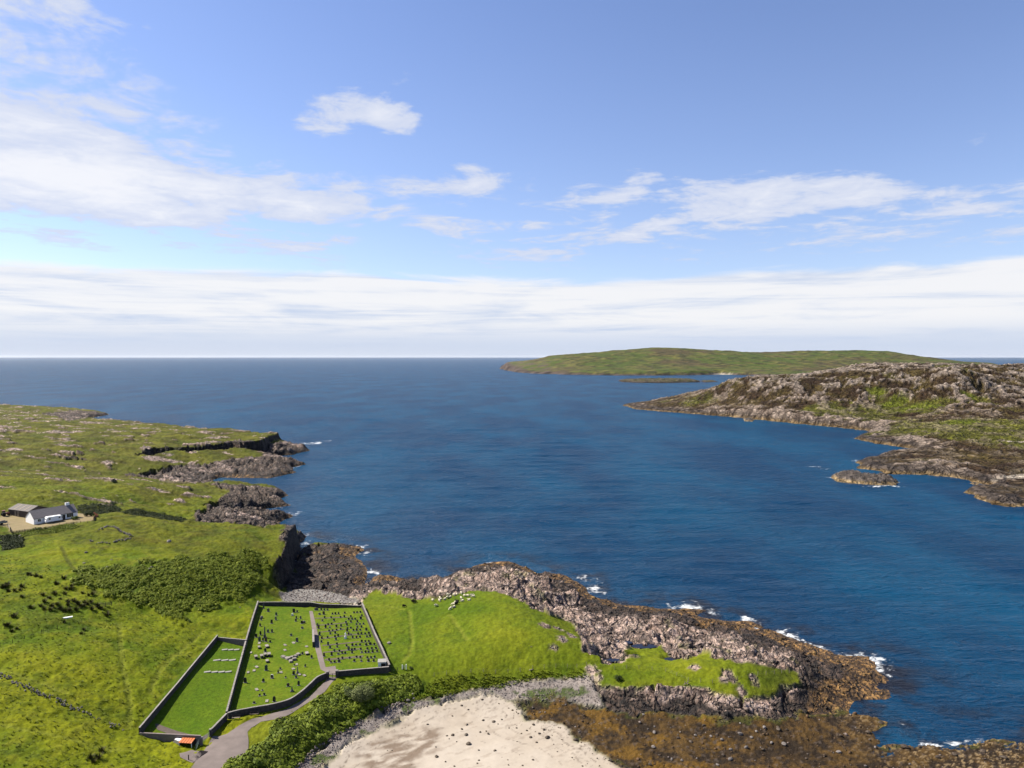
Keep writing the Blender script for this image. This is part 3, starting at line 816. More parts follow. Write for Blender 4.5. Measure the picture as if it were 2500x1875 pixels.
# ---------------------------------------------------------------- the sea
def sea():
    yr = np.concatenate([np.exp(np.linspace(math.log(105), math.log(2600), 640)), np.exp(np.linspace(math.log(2700), math.log(90000), 60))])
    uc = np.linspace(-0.98, 1.02, 560)
    uc = np.concatenate([[-9, -5, -3, -2, -1.5, -1.2], uc, [1.2, 1.5, 2, 3, 5, 9]])
    U, Y = np.meshgrid(uc, yr); X = U * Y
    dlt = np.where((X > -1245) & (X < 335) & (Y < 1415), LG.sample(SD, X, Y), -50.0)
    near = sstep(2400, 700, Y)
    # long swell rolling into the bay, crests roughly across the view
    w = np.zeros(X.shape, np.float32)
    ph = 1.8 * fbm(X, Y, 220, 3, 401)
    for L, a, ang in ((34, 0.34, 0.05), (21, 0.30, -0.10), (13.5, 0.22, 0.16), (8.5, 0.13, -0.02)):
        k = 2 * math.pi / L
        m_ = 0.55 + 0.9 * fbm(X, Y, L * 4, 2, int(L * 10))
        w += a * m_ * np.sin(k * (math.cos(ang) * Y + math.sin(ang) * X + 0.0004 * X * X * 0.3) + ph * 34 / L)
    z = w * near * sstep(0, -40, dlt) + 0.10 * fbm(X, Y, 9, 3, 421) * near
    # foam: where swell meets the rocks
    foam = np.zeros(X.shape, np.float32)
    rough = fbm(X, Y, 26, 3, 431); fine_ = fbm(X, Y, 3.2, 3, 441)
    edge = sstep(-3.2 - 5 * np.clip(rough, 0, 1), -0.3, dlt + 1.6 * fine_)
    foam = edge * sstep(-0.10, 0.35, rough) * sstep(0.0, 0.3, dlt + 30) * np.where(Y < 170, 0.4, 1.0)
    for (px, py, r, s) in ((1440, 1418, 6, 0.9), (1418, 1410, 5, 1.0), (1455, 1440, 6, 1.0), (1425, 1450, 6, .9), (1690, 1482, 7, 1), (1730, 1490, 5, .9), (1650, 1484, 6, .8), (1830, 1518, 6, 1), (1925, 1553, 5, 1.1), (1905, 1546, 4, 1),
                           (2135, 1612, 6, 1.1), (2150, 1625, 4, .9), (2070, 1602, 4, .9), (890, 1350, 5, .9), (905, 1397, 4, .9), (880, 1335, 5, .9), (775, 1335, 5, .9), (745, 1325, 4, .9), (905, 1418, 3, .9), (1000, 1422, 5, .8),
                           (745, 1307, 6, .8), (718, 1254, 7, .9), (770, 1082, 14, 1), (800, 1076, 12, .8), (745, 1083, 12, .9), (240, 1012, 14, .9), (230, 1018, 14, .8), (700, 1150, 8, .7), (1335, 1402, 5, .8), (1515, 1476, 4, .7), (2190, 1730, 3, .5), (2215, 1735, 2.5, .5)):
        a, b = P(px, py, 0)
        foam = np.maximum(foam, s * sstep(r, r * 0.2, np.sqrt(((X - a) * 0.8) ** 2 + ((Y - b) * 0.55) ** 2) + 3.0 * fine_ + 0.8 * rough))
    # the far headland, its stacks and the island
    for poly in (HEAD, *ISLETS, *SKER):
        xs_ = [p[0] for p in poly]; ys_ = [p[1] for p in poly]
        s = (X > min(xs_) - 40) & (X < max(xs_) + 40) & (Y > min(ys_) - 60) & (Y < max(ys_) + 60)
        d = sdf(X[s], Y[s], poly)
        r = rough[s]
        foam[s] = np.maximum(foam[s], sstep(-5, -0.5, d + 2 * fine_[s]) * sstep(0.05, 0.45, r + 0.2 * (poly is not HEAD)))
    for (px, py, rx, ry) in ((1988, 1139, 12, 5), (2008, 1145, 9, 4), (2035, 1166, 9, 6), (2080, 1150, 7, 6), (2093, 1126, 7, 12), (2125, 1118, 9, 5), (2130, 1187, 10, 4), (2230, 1094, 16, 5), (1825, 1026, 10, 8), (2087, 1070, 5, 6), (2190, 1188, 8, 4), (1225, 902, 60, 90), (1100, 900, 12, 60), (1120, 900, 10, 50)):
        a, b = P(px, py, 0)
        foam = np.maximum(foam, sstep(1.2, 0.3, np.sqrt(((X - a) / rx) ** 2 + ((Y - b) / ry) ** 2) + 0.6 * fine_))
    foam = foam * (0.52 + 0.34 * np.clip(fbm(X, Y, 6, 2, 451) + 0.4, 0, 1))
    keep = dlt < 14
    q = np.arange(X.size).reshape(X.shape)
    quad = np.stack([q[:-1, :-1], q[:-1, 1:], q[1:, 1:], q[1:, :-1]], -1).reshape(-1, 4)
    quad = quad[keep.ravel()[quad].any(1)]
    used, inv = np.unique(quad.ravel(), return_inverse=True)
    v = np.stack([X, Y, z], -1).reshape(-1, 3)[used]
    shallow = sstep(-26, -2, dlt) * (Y < 420)
    o = new_mesh('sea', v, inv.reshape(-1, 4), M['sea'], True, attrs={'foam': foam.ravel()[used], 'shallow': shallow.ravel()[used]})
    o['kind'] = 'structure'; o['label'] = 'deep blue sea with low swell filling the bay'


m = bpy.data.materials.new('sea'); m.use_nodes = True
t = m.node_tree; bs = t.nodes['Principled BSDF']; N = NT(t)
pos = N.n('ShaderNodeNewGeometry').outputs['Position']
fo = N.n('ShaderNodeAttribute', {'attribute_name': 'foam'}).outputs['Fac']
sh = N.n('ShaderNodeAttribute', {'attribute_name': 'shallow'}).outputs['Fac']
big = N.noise(N.vmath('MULTIPLY', pos, (1, 0.45, 1)), 0.012, 4, 0.6)
wcol = N.mix(N.ramp(big, 0.35, 0.68), (0.0006, 0.0205, 0.055, 1), (0.0010, 0.0365, 0.082, 1))
kelp = N.noise(pos, 0.06, 5, 0.6)
wcol = N.mix(N.math('MULTIPLY', sh, N.ramp(kelp, 0.42, 0.62)), wcol, (0.006, 0.008, 0.015, 1))
fn = N.noise(N.vmath('MULTIPLY', pos, (0.7, 1, 1)), 0.55, 7, 0.75, 0.8)
fm = N.math('MULTIPLY', N.ramp(N.math('ADD', fo, N.math('MULTIPLY', N.math('SUBTRACT', fn, 0.5), 1.7)), 0.50, 0.95), 0.9)
v1 = N.vmath('MULTIPLY', pos, (0.40, 1.0, 1.0))
w1 = N.noise(v1, 0.16, 4, 0.62, 0.6)
w2 = N.noise(v1, 0.75, 4, 0.65, 0.4)
w3 = N.noise(N.vmath('MULTIPLY', pos, (0.35, 1, 1)), 0.05, 4, 0.6, 0.8)
hh = N.math('ADD', N.math('ADD', N.math('MULTIPLY', w1, 1.6), N.math('MULTIPLY', w2, 0.7)), N.math('MULTIPLY', w3, 1.6))
nb = N.n('ShaderNodeBump', Strength=1.0, Distance=1.4, Height=hh).outputs[0]
t.nodes.remove(bs)
df = N.n('ShaderNodeBsdfDiffuse', Color=N.mix(fm, wcol, (0.62, 0.64, 0.65, 1)), Normal=nb)
gl = N.n('ShaderNodeBsdfGlossy', Color=(1, 1, 1, 1), Roughness=0.22, Normal=nb)
fr = N.n('ShaderNodeFresnel', IOR=1.333, Normal=nb)
fac = N.math('MULTIPLY', N.ramp(fr.outputs[0], 0.0, 0.8, 0.0, 0.29, False), N.math('SUBTRACT', 1.0, fm))
mx = N.n('ShaderNodeMixShader', i0=fac, i1=df.outputs[0], i2=gl.outputs[0])
t.links.new(mx.outputs[0], t.nodes['Material Output'].inputs['Surface'])
M['sea'] = m

# ---------------------------------------------------------------- rocky headland across the bay
HEAD = px2w([(1523, 990), (1553, 999), (1620, 1005), (1688, 1010), (1788, 1018), (1846, 1024), (1964, 1036), (2082, 1047), (2152, 1056), (2120, 1062), (2087, 1071), (2140, 1083), (2223, 1094), (2262, 1106), (2217, 1109), (2150, 1113), (2093, 1128), (2105, 1143),
              (2164, 1156), (2276, 1159), (2346, 1168), (2425, 1188), (2390, 1191), (2352, 1197), (2375, 1214), (2434, 1232), (2500, 1238), (2620, 1245), (2900, 1250)]) + [(900, 500), (2600, 1200), (2600, 2700), (1100, 2500), (640, 1800), (430, 1560), (330, 1480), (240, 1420)]
hc = """1545 986 6;1575 981 9;1600 982 8;1650 979 11;1690 990 10;1690 958 26;1744 945 40;1744 985 14;1771 930 52;1817 924 57;1830 985 20;1874 920 60;1900 980 26;1900 940 49;1945 925 58;1960 1005 16;2000 1000 18;2000 960 38;2000 922 60;2042 903 72;2083 890 80;2127 886 82;2180 890 79
2100 1000 19;2100 950 45;2150 1020 12;2150 985 25;2200 990 23;2250 985 25;2200 935 56;2260 930 59;2312 912 67;2300 960 42;2350 965 40;2229 898 77;2294 897 78;2355 898 78;2396 893 78;2436 890 81;2457 886 84;2500 888 82
2150 1063 6;2200 1065 8;2240 1082 8;2250 1050 12;2300 1050 15;2350 1020 21;2450 1000 26;2500 950 45;2400 960 41;2470 923 56;2350 925 62;2500 1030 18;2400 1050 13;2500 1080 12;2320 1090 10;2450 1110 9;2200 1122 5.5;2140 1122 4;2300 1125 9;2380 1145 8;2460 1150 7;2500 1170 6;2420 1205 4;2480 1210 5;2110 1066 4"""
hp = np.array([[float(v) for v in s.split()] for s in hc.replace('\n', ';').split(';')])
a, b = P(hp[:, 0], hp[:, 1], hp[:, 2])
hp_ = list(zip(a, b, hp[:, 2])) + [(0.4006 * 1400, 1400, 46), (0.3597 * 1400, 1400, 42), (0.3268 * 1420, 1420, 40), (0.2847 * 1400, 1400, 28), (0.4323 * 1420, 1420, 54), (0.582 * 1650, 1650, 62), (0.61 * 1450, 1450, 70), (270, 1430, 5), (380, 1500, 20), (520, 1600, 35), (700, 1800, 35), (900, 2000, 40), (1200, 2300, 45), (1600, 2500, 50), (1500, 1600, 70), (2200, 1700, 60), (1500, 900, 30), (2500, 1300, 40), (1000, 600, 10)]
hmod = rbf_fit(hp_, 0.3)
uh = np.linspace(0.11, 1.02, 560); yh = np.exp(np.linspace(math.log(430), math.log(2500), 820))
U, Y = np.meshgrid(uh, yh); X = U * Y
HGc = Grid(40, 2600, 400, 2520, 8.0)
hb = HGc.sample(blur(rbf_eval(hmod, HGc.X, HGc.Y), 1), X, Y)
d = sdf(X + 5 * fbm(X, Y, 22, 3, 503), Y + 5 * fbm(X, Y, 22, 3, 507), HEAD)
s = d > -12
xs, ysv, ds, hbs = X[s], Y[s], d[s], hb[s]
k1 = fbm(xs, ysv, 120, 4, 511); k2 = fbm(xs, ysv, 32, 4, 521); k3 = fbm(xs, ysv, 9, 3, 531)
rg = ridged(xs * 0.8 - ysv * 0.5, 0.55 * ysv + xs * 0.3, 40, 5, 541); rg2 = ridged(xs - ysv * 0.6, 0.6 * ysv + 0.3 * xs, 12, 4, 551)
cva, cda, cea = cells(xs + 2 * k3 - 0.4 * ysv, 0.7 * ysv, 6, 561)
lowland = sstep(30, 15, hbs)
wild = (0.6 + 0.4 * sstep(12, 40, hbs)) * sstep(-4, 10, ds)
hh = np.where(ds > 0, hbs * (1 - np.exp(-ds / 4.0)), np.maximum(ds * 0.5, -6)) + wild * (4.2 * (rg - 0.62) + 3.6 * (rg2 - 0.5) + 1.8 * (cva - 0.5) + 2.0 * k1 + 1.4 * k3) * np.clip(hbs / 12, 0.4, 1)
slope_rock = rg * 0.8 + rg2 * 0.5 + 0.45 * k2 + 0.25 * (cva - 0.5)
rock = sstep(0.70, 0.88, slope_rock) * (1 - 0.6 * lowland)
coastb = sstep(34 + 22 * k2, 18 + 14 * k2, ds)
rock = np.maximum(rock, coastb * sstep(-0.35, 0.25, k2 + 0.5 * k3 + sstep(12, 4, ds)))
heather = mixc(C(0.046, 0.029, 0.018), C(0.098, 0.074, 0.028), n01(1.4 * k2 + 0.4 * k3))
green = mixc(C(0.078, 0.082, 0.018), C(0.135, 0.140, 0.022), n01(1.2 * k3 + k2))
base = mixc(heather, green, sstep(0.16, 0.55, k1 + 0.35 * k2 + 0.62 * lowland * sstep(400, 480, xs) - 0.1 * sstep(30, 60, hbs)))
lush = np.zeros_like(xs)
for (px, py, z_, rx, ry) in ((2180, 985, 26, 20, 12), (2230, 994, 23, 30, 15), (2270, 998, 22, 22, 14), (2140, 962, 38, 15, 20), (2365, 965, 40, 9, 16), (2350, 1028, 19, 26, 16)):
    a, b = P(px, py, z_)
    lush = np.maximum(lush, sstep(1.3, 0.5, np.sqrt(((xs - a) / rx) ** 2 + ((ysv - b) / ry) ** 2) + 0.5 * k3))
base = mixc(base, C(0.120, 0.150, 0.014), lush * 0.75)
rock = rock * (1 - lush)
stone = mixc(C(0.115, 0.083, 0.064), C(0.36, 0.285, 0.230), n01(1.3 * k3 + 0.5 * k2 + 0.5 * (cva - 0.5)))
stone = mixc(stone, C(0.44, 0.375, 0.315), sstep(30, 55, hbs) * 0.35)
zr = hh + 1.3 * k3 + 0.8 * k2
dark = mixc(C(0.045, 0.036, 0.032), C(0.12, 0.095, 0.078), n01(k3))
och = mixc(C(0.13, 0.085, 0.040), C(0.30, 0.21, 0.105), n01(1.4 * k3))
stone = mixc(dark, stone, sstep(3.6, 9.0, zr)); stone = mixc(och, stone, sstep(0.9, 1.7, zr))
rock = np.maximum(rock, sstep(4.5, 3.0, zr))
hcol = mixc(base * np.array([1.05, 1.02, 0.9], np.float32), stone, rock)
hh += rock * 0.8 * np.clip(hbs / 10, 0.2, 1)
for (px, py, z_, rx, ry) in ((2490, 1178, 2.0, 16, 6), (2480, 1085, 9, 14, 3)):          # small sand patches
    a, b = P(px, py, z_)
    hcol = mixc(hcol, C(0.50, 0.43, 0.35), sstep(1.2, 0.8, np.sqrt(((xs - a) / rx) ** 2 + ((ysv - b) / ry) ** 2) + 0.3 * k3))


def fan(name, shape, sel, xs, ys_, hs, cols, mat, label, floor=-1.5):
    vid = np.full(shape[0] * shape[1], -1, np.int64); vid[np.nonzero(sel.ravel())[0]] = np.arange(len(xs))
    q = np.arange(shape[0] * shape[1]).reshape(shape)
    quad = vid[np.stack([q[:-1, :-1], q[:-1, 1:], q[1:, 1:], q[1:, :-1]], -1).reshape(-1, 4)]
    quad = quad[(quad >= 0).all(1)]; quad = quad[hs[quad].max(1) > floor]
    used, inv = np.unique(quad.ravel(), return_inverse=True)
    o = new_mesh(name, np.stack([xs, ys_, hs], -1)[used], inv.reshape(-1, 4), mat, name != 'rocky_headland', cols=cols[used])
    o['kind'] = 'structure'; o['label'] = label
    return o


M['hill'] = material('hill', (0, 0, 0), 0.95, 0.1, var=0.38, vscale=0.22, bump=1.0, bscale=0.22, attr=True, bdist=2.4, detail=7, crack=0.085, ck=(0.68, 1.55))
fan('rocky_headland', X.shape, s, xs, ysv, hh, hcol, M['hill'], 'rocky headland with brown heather across the bay')

# islets and skerries standing in the water
ISLETS = []
SKER = []
islet_spec = [([(2028, 1166), (2045, 1160), (2080, 1163), (2130, 1166), (2175, 1168), (2192, 1178), (2188, 1186), (2140, 1186), (2085, 1181), (2045, 1176)], 4.2, 'long ochre and black islet off the headland'),
              ([(2048, 1153), (2075, 1150), (2100, 1153), (2112, 1159), (2085, 1161), (2056, 1159)], 2.0, 'small ochre rock beside the long islet'),
              ([(2368, 1180), (2380, 1177), (2394, 1180), (2388, 1184), (2374, 1184)], 1.6, 'tiny ochre rock in the inlet by the headland'),
              ([(1814, 1024), (1828, 1022), (1843, 1025), (1836, 1029), (1818, 1028)], 2.5, 'small dark rock washed by foam below the headland cliff')]
sker_spec = [([(1508, 930), (1560, 929), (1640, 928), (1700, 930), (1712, 933), (1640, 935), (1570, 935), (1520, 933)], 9.0, 'low flat skerry between the headland and the island'),
             ([(1708, 930), (1745, 930), (1755, 932), (1720, 934)], 4.0, 'smaller low skerry right of the flat one')]
for k, (pl, top_, lab) in enumerate(islet_spec + sker_spec):
    poly = px2w(pl)
    (ISLETS if k < 4 else SKER).append(poly)
    xs0 = [p[0] for p in poly]; ys0 = [p[1] for p in poly]
    st = 0.9 if k < 4 else 4.0
    gx, gy = np.meshgrid(np.arange(min(xs0) - 4 * st, max(xs0) + 4 * st, st), np.arange(min(ys0) - 4 * st, max(ys0) + 4 * st, st))
    sc_ = 1.0 if k < 4 else 5.0
    dd = sdf(gx + sc_ * fbm(gx, gy, 7 * sc_, 2, 601 + k), gy + sc_ * fbm(gx, gy, 7 * sc_, 2, 611 + k), poly)
    r_ = ridged(gx + gy * 0.3, gy, 9 * sc_, 4, 621 + k); n_ = fbm(gx, gy, 3 * sc_, 3, 631 + k); cvx = cells(gx, gy, 3 * sc_, 641)[0]
    hg = np.where(dd > 0, top_ * (1 - np.exp(-dd / (2.5 * sc_))), dd * 0.5) + sstep(-1, 3 * sc_, dd) * top_ * (0.5 * (r_ - 0.5) + 0.35 * (cvx - 0.5) + 0.2 * n_)
    zq = hg / top_ * 4.0 + n_
    cc = mixc(och_ := mixc(C(0.21, 0.14, 0.06), C(0.40, 0.29, 0.15), n01(1.5 * n_.ravel())), mixc(C(0.05, 0.04, 0.034), C(0.15, 0.12, 0.10), n01(n_.ravel())), sstep(1.7, 2.3, zq.ravel()))
    if k >= 4:
        cc = mixc(C(0.08, 0.06, 0.05), mixc(C(0.17, 0.14, 0.11), C(0.10, 0.10, 0.04), n01(2 * n_.ravel())), sstep(1.0, 2.6, zq.ravel()))
    o = fan('skerry' if k >= 4 else 'islet', gx.shape, np.ones(gx.shape, bool), gx.ravel(), gy.ravel(), hg.ravel(), cc, M['hill'] if k >= 4 else M['rock'], lab, -0.8)

# ---------------------------------------------------------------- green island on the horizon
ISL = px2w([(1226, 901), (1245, 906), (1262, 909), (1300, 912), (1400, 915), (1500, 916.5), (1600, 917), (1700, 916), (1760, 914.5), (1850, 917), (1950, 920), (2100, 922), (2300, 918), (2420, 905)])
ISL += [(4400, 6400), (3000, 7400), (1200, 7300), (100, 6600), (-40, 5700)]
ic = [(1240, 896, 4900), (1262, 893, 4700), (1295, 880, 4900), (1345, 869.5, 4900), (1400, 866.5, 4950), (1460, 861.5, 5000), (1520, 856.5, 5000), (1600, 850.5, 5000), (1650, 851, 5000), (1700, 855, 5000), (1790, 858.5, 5000), (1820, 863.5, 5000), (1880, 865.5, 5000), (1950, 859.5, 5000), (2000, 858.5, 5000), (2090, 857.5, 5000),
      (2165, 858.5, 5000), (2200, 865.5, 5000), (2260, 875.5, 5000), (2310, 882.5, 5000), (2355, 892, 5000),
      (1300, 905, 4250), (1400, 902, 4000), (1500, 900, 4000), (1600, 905, 3720), (1700, 905, 3720), (1800, 903, 3900), (1900, 905, 3950), (1500, 885, 4350), (1600, 880, 4400), (1700, 882, 4350), (1800, 885, 4300), (1900, 888, 4250), (2000, 885, 4350), (2100, 885, 4350), (2200, 890, 4350), (1400, 885, 4400), (1340, 885, 4550)]
ip = []
for px, py, D in ic:
    ip.append(((px - 1250) / F * D, D, H - (py - HOR) / F * D))
ip += [(300, 6500, 60), (1200, 7100, 60), (3000, 7200, 60), (2000, 6000, 85), (800, 5800, 80)]
imod = rbf_fit(ip, 0.5)
ui = np.linspace(-0.03, 0.72, 520); yi = np.exp(np.linspace(math.log(3450), math.log(7000), 190))
U, Y = np.meshgrid(ui, yi); X = U * Y
d = sdf(X + 28 * fbm(X, Y, 120, 3, 703), Y + 28 * fbm(X, Y, 120, 3, 707), ISL)
s = d > -60
xs, ysv, ds = X[s], Y[s], d[s]
hb = rbf_eval(imod, xs, ysv)
k1 = fbm(xs, ysv, 420, 4, 711); k2 = fbm(xs, ysv, 110, 4, 721); k3 = fbm(xs * 0.6, ysv * 1.4, 45, 3, 731)
west = sstep(350, 150, xs)
hh = np.where(ds > 0, hb * (1 - np.exp(-ds / (40 - 25 * west))) + np.minimum(ds * 0.2, 6) * (1 - west), np.maximum(ds * 0.3, -8)) + sstep(0, 250, ds) * (5 * k2 + 2.5 * k3)
grass_ = mixc(C(0.095, 0.130, 0.026), C(0.185, 0.175, 0.050), n01(2.2 * k2 + 1.2 * k1))
grass_ = mixc(grass_, C(0.105, 0.072, 0.045), sstep(0.0, 0.3, k1 + 0.5 * k3 - 0.05) * 0.75)
grass_ = mixc(grass_, C(0.045, 0.052, 0.022), sstep(0.05, 0.35, k3 + 0.5 * k2) * 0.8)
crag = mixc(C(0.05, 0.040, 0.036), C(0.15, 0.115, 0.10), n01(2 * k3))
grass_ = mixc(grass_, crag, sstep(420, 150, xs + 120 * k2) * sstep(0.05, 0.3, k3 + 0.35 * k2) * 0.8)
icol = mixc(grass_, crag, sstep(11, 6, hh + 5 * k2 + 4 * k3) + west * sstep(0.5, 0.1, k2 - 0.2) * sstep(60, 20, ds))
a, b = P(1730, 914, 1)
icol = mixc(icol, C(0.58, 0.50, 0.40), sstep(90, 60, np.abs(ysv - b - 25)) * sstep(170, 130, np.abs(xs - a)) * sstep(9, 5, hh))
M['island'] = material('island', (0, 0, 0), 0.95, 0.1, var=0.25, vscale=0.03, bump=0.6, bscale=0.03, attr=True, bdist=10, detail=6)
fan('green_island', X.shape, s, xs, ysv, hh, icol, M['island'], 'long low green island on the horizon', -3)
sea()
# ================================================================ things
rnd = random.Random(7)
M['stone'] = material('wall_stone', (0.105, 0.092, 0.085), 0.9, 0.2, var=0.45, vscale=2.2, bump=0.8, bscale=3.0, bdist=0.08, detail=6)  # base darkened to put the shade of the wall faces into the colour
M['coping'] = material('coping_stone', (0.42, 0.38, 0.35), 0.9, 0.2, var=0.22, vscale=2.0, bump=0.4, bscale=5.0, objrand=0.12)
M['render'] = material('rendered_block', (0.33, 0.27, 0.25), 0.9, 0.2, var=0.18, vscale=1.5, bump=0.2, bscale=6.0, objrand=0.06)
M['concrete'] = material('concrete', (0.44, 0.42, 0.39), 0.9, 0.2, var=0.15, vscale=2.0, bump=0.2, bscale=8.0, objrand=0.06)
M['granite_dark'] = material('dark_granite', (0.045, 0.042, 0.045), 0.45, 0.4, var=0.25, vscale=6.0, objrand=0.3)
M['granite_grey'] = material('grey_granite', (0.17, 0.165, 0.17), 0.6, 0.35, var=0.2, vscale=5.0, objrand=0.25)
M['sandstone'] = material('sandstone', (0.40, 0.355, 0.315), 0.9, 0.2, var=0.25, vscale=3.0, bump=0.4, bscale=5.0, objrand=0.15)
M['slate_green'] = material('green_slate', (0.085, 0.125, 0.115), 0.7, 0.3, var=0.25, vscale=4.0)
M['marble'] = material('white_marble', (1.45, 1.42, 1.38), 0.5, 0.4, var=0.08, vscale=3.0)
M['red_granite'] = material('red_granite', (0.15, 0.085, 0.075), 0.5, 0.4, var=0.25, vscale=6.0, objrand=0.2)
M['tarmac'] = material('tarmac', (0.30, 0.245, 0.22), 0.92, 0.2, var=0.20, vscale=0.35, bump=0.25, bscale=12.0, bdist=0.02, detail=8)
M['gravel'] = material('gravel', (0.185, 0.145, 0.12), 0.95, 0.15, var=0.25, vscale=1.2, bump=0.4, bscale=14.0, bdist=0.03, detail=7)
M['paint_white'] = material('white_render', (1.75, 1.75, 1.72), 0.85, 0.2, var=0.05, vscale=0.8)
M['plastic_white'] = material('white_panel', (1.75, 1.75, 1.75), 0.35, 0.5, var=0.03, vscale=1.0)
M['slate'] = material('roof_slate', (0.30, 0.27, 0.265), 0.75, 0.3, var=0.18, vscale=1.5, bump=0.3, bscale=4.0)
M['glass'] = material('window_glass', (0.02, 0.025, 0.035), 0.08, 0.5)
M['metal'] = material('galvanised_steel', (0.36, 0.38, 0.39), 0.5, 0.5, var=0.1, vscale=3.0)
M['metal_dark'] = material('dark_iron', (0.03, 0.032, 0.034), 0.5, 0.5)
M['tin_brown'] = material('brown_tin', (0.10, 0.075, 0.066), 0.7, 0.3, var=0.2, vscale=1.0)
M['wood'] = material('weathered_wood', (0.135, 0.105, 0.082), 0.85, 0.2, var=0.3, vscale=5.0)
M['wood_pale'] = material('pale_wood', (0.38, 0.31, 0.24), 0.85, 0.2, var=0.25, vscale=4.0)
M['wood_dark'] = material('dark_wood', (0.055, 0.042, 0.036), 0.85, 0.2, var=0.3, vscale=5.0)
M['wood_red'] = material('red_fence_wood', (0.33, 0.115, 0.060), 0.85, 0.2, var=0.2, vscale=3.0)
M['orange'] = material('orange_panel', (0.85, 0.20, 0.018), 0.5, 0.4, var=0.08, vscale=3.0)
M['red_paint'] = material('red_paint', (0.30, 0.03, 0.025), 0.4, 0.5)
M['rubber'] = material('black_rubber', (0.02, 0.02, 0.02), 0.8, 0.2)
M['wool'] = material('sheep_wool', (1.0, 0.90, 0.66), 0.95, 0.1, var=0.12, vscale=6.0, objrand=0.08)
M['wool_black'] = material('dark_wool', (0.03, 0.026, 0.024), 0.95, 0.1, var=0.2, vscale=6.0)
M['boulder'] = material('boulder', (0.30, 0.265, 0.245), 0.9, 0.2, var=0.35, vscale=1.6, bump=0.6, bscale=3.0, objrand=0.25)
M['boulder_dark'] = material('weed_boulder', (0.10, 0.070, 0.045), 0.7, 0.35, var=0.5, vscale=2.5, bump=0.9, bscale=4.0, objrand=0.35)
M['water_dark'] = material('pool_water', (0.012, 0.010, 0.014), 0.05, 0.5)
M['green_metal'] = material('green_gate_paint', (0.12, 0.19, 0.16), 0.6, 0.4)


def ground(px, py):
    return G(px, py)


# ---- roads and paths: draped sheets just above the ground
def drape(name, poly, mat, lift, label, kind='structure', step=0.7):
    """fill a polygon with a grid clipped to its outline, laid on the ground"""
    bm = bmesh.new()
    vs = [bm.verts.new((p[0], p[1], 0)) for p in poly]
    bm.faces.new(vs)
    bmesh.ops.triangulate(bm, faces=bm.faces[:])
    xs_ = [p[0] for p in poly]; ys_ = [p[1] for p in poly]
    for ax, lo, hi in ((0, min(xs_), max(xs_)), (1, min(ys_), max(ys_))):
        v = lo + step
        while v < hi:
            co = (v, 0, 0) if ax == 0 else (0, v, 0); no = (1, 0, 0) if ax == 0 else (0, 1, 0)
            bmesh.ops.bisect_plane(bm, geom=bm.verts[:] + bm.edges[:] + bm.faces[:], plane_co=co, plane_no=no)
            v += step
    co = np.array([v.co[:] for v in bm.verts])
    zs = hz(co[:, 0], co[:, 1])
    for v, z_ in zip(bm.verts, zs):
        v.co.z = z_ + lift
    bmesh.ops.recalc_face_normals(bm, faces=bm.faces[:])
    if bm.faces[:] and sum(f.normal.z for f in bm.faces) < 0:
        bmesh.ops.reverse_faces(bm, faces=bm.faces[:])
    me = bpy.data.meshes.new(name); bm.to_mesh(me); bm.free()
    me.polygons.foreach_set('use_smooth', np.ones(len(me.polygons), bool))
    me.materials.append(mat)
    o = bpy.data.objects.new(name, me); COL.objects.link(o)
    return tag(o, label, kind=kind)


drape('road', Zroad, M['tarmac'], 0.06, 'grey tarmac lane leading up to the cemetery gate', step=1.2)
drape('side_entrance', px2w([(438, 1845), (470, 1832), (497, 1836), (488, 1850), (471, 1866), (440, 1856)], 8.2), M['tarmac'], 0.075, 'small tarmac patch at the field gate beside the lane', step=1.2)
CPZ = 8.0
drape('path', px2w([(782.6, 1635), (767, 1572), (754.7, 1487), (763, 1487), (784, 1585), (795, 1630), (819, 1627), (823, 1649), (803, 1648), (792, 1640)], CPZ), M['tarmac'], 0.05, 'tarmac path through the middle of the cemetery', step=1.2)
drape('gravel_strip', px2w([(378, 1776), (384, 1774), (440, 1786), (492, 1796), (508, 1788), (506, 1797), (493, 1806), (440, 1800), (384, 1787)], 8.6), M['gravel'], 0.05, 'gravel strip inside the front wall of the empty burial ground', step=1.0)


def zr(px_, py_, o=(740, 1460), s=8.296):
    return o[0] + px_ / s, o[1] + py_ / s


strips = [((235, 395), (910, 376), 8), ((300, 545), (880, 500), 8), ((330, 690), (850, 625), 8), ((400, 812), (1090, 735), 9), ((390, 962), (1140, 892), 10), ((400, 1105), (1170, 1040), 10), ((440, 1255), (1220, 1200), 15)]
for i, (a, b, w_) in enumerate(strips):
    q = [zr(a[0], a[1] - w_), zr(b[0], b[1] - w_), zr(b[0], b[1] + w_), zr(a[0], a[1] + w_)]
    drape('gravel_strip', px2w(q, CPZ), M['gravel'], 0.04, 'thin gravel strip behind a row of headstones', step=1.5)

# ---- walls
def walk(pts, seg):
    """resample a polyline into pieces about seg long"""
    out = []
    for a, b in zip(pts[:-1], pts[1:]):
        L = math.dist(a, b); n = max(1, round(L / seg))
        for i in range(n):
            out.append((a[0] + (b[0] - a[0]) * i / n, a[1] + (b[1] - a[1]) * i / n))
    out.append(pts[-1])
    return out


def smooth_line(pts, n=6):
    p = [pts[0]] + list(pts) + [pts[-1]]
    out = []
    for i in range(1, len(p) - 2):
        for k in range(n):
            t_ = k / n
            out.append(tuple(0.5 * (2 * p[i][d] + (p[i + 1][d] - p[i - 1][d]) * t_ + (2 * p[i - 1][d] - 5 * p[i][d] + 4 * p[i + 1][d] - p[i + 2][d]) * t_ ** 2 + (3 * p[i][d] - p[i - 1][d] - 3 * p[i + 1][d] + p[i + 2][d]) * t_ ** 3) for d in (0, 1)))
    out.append(tuple(pts[-1]))
    return out


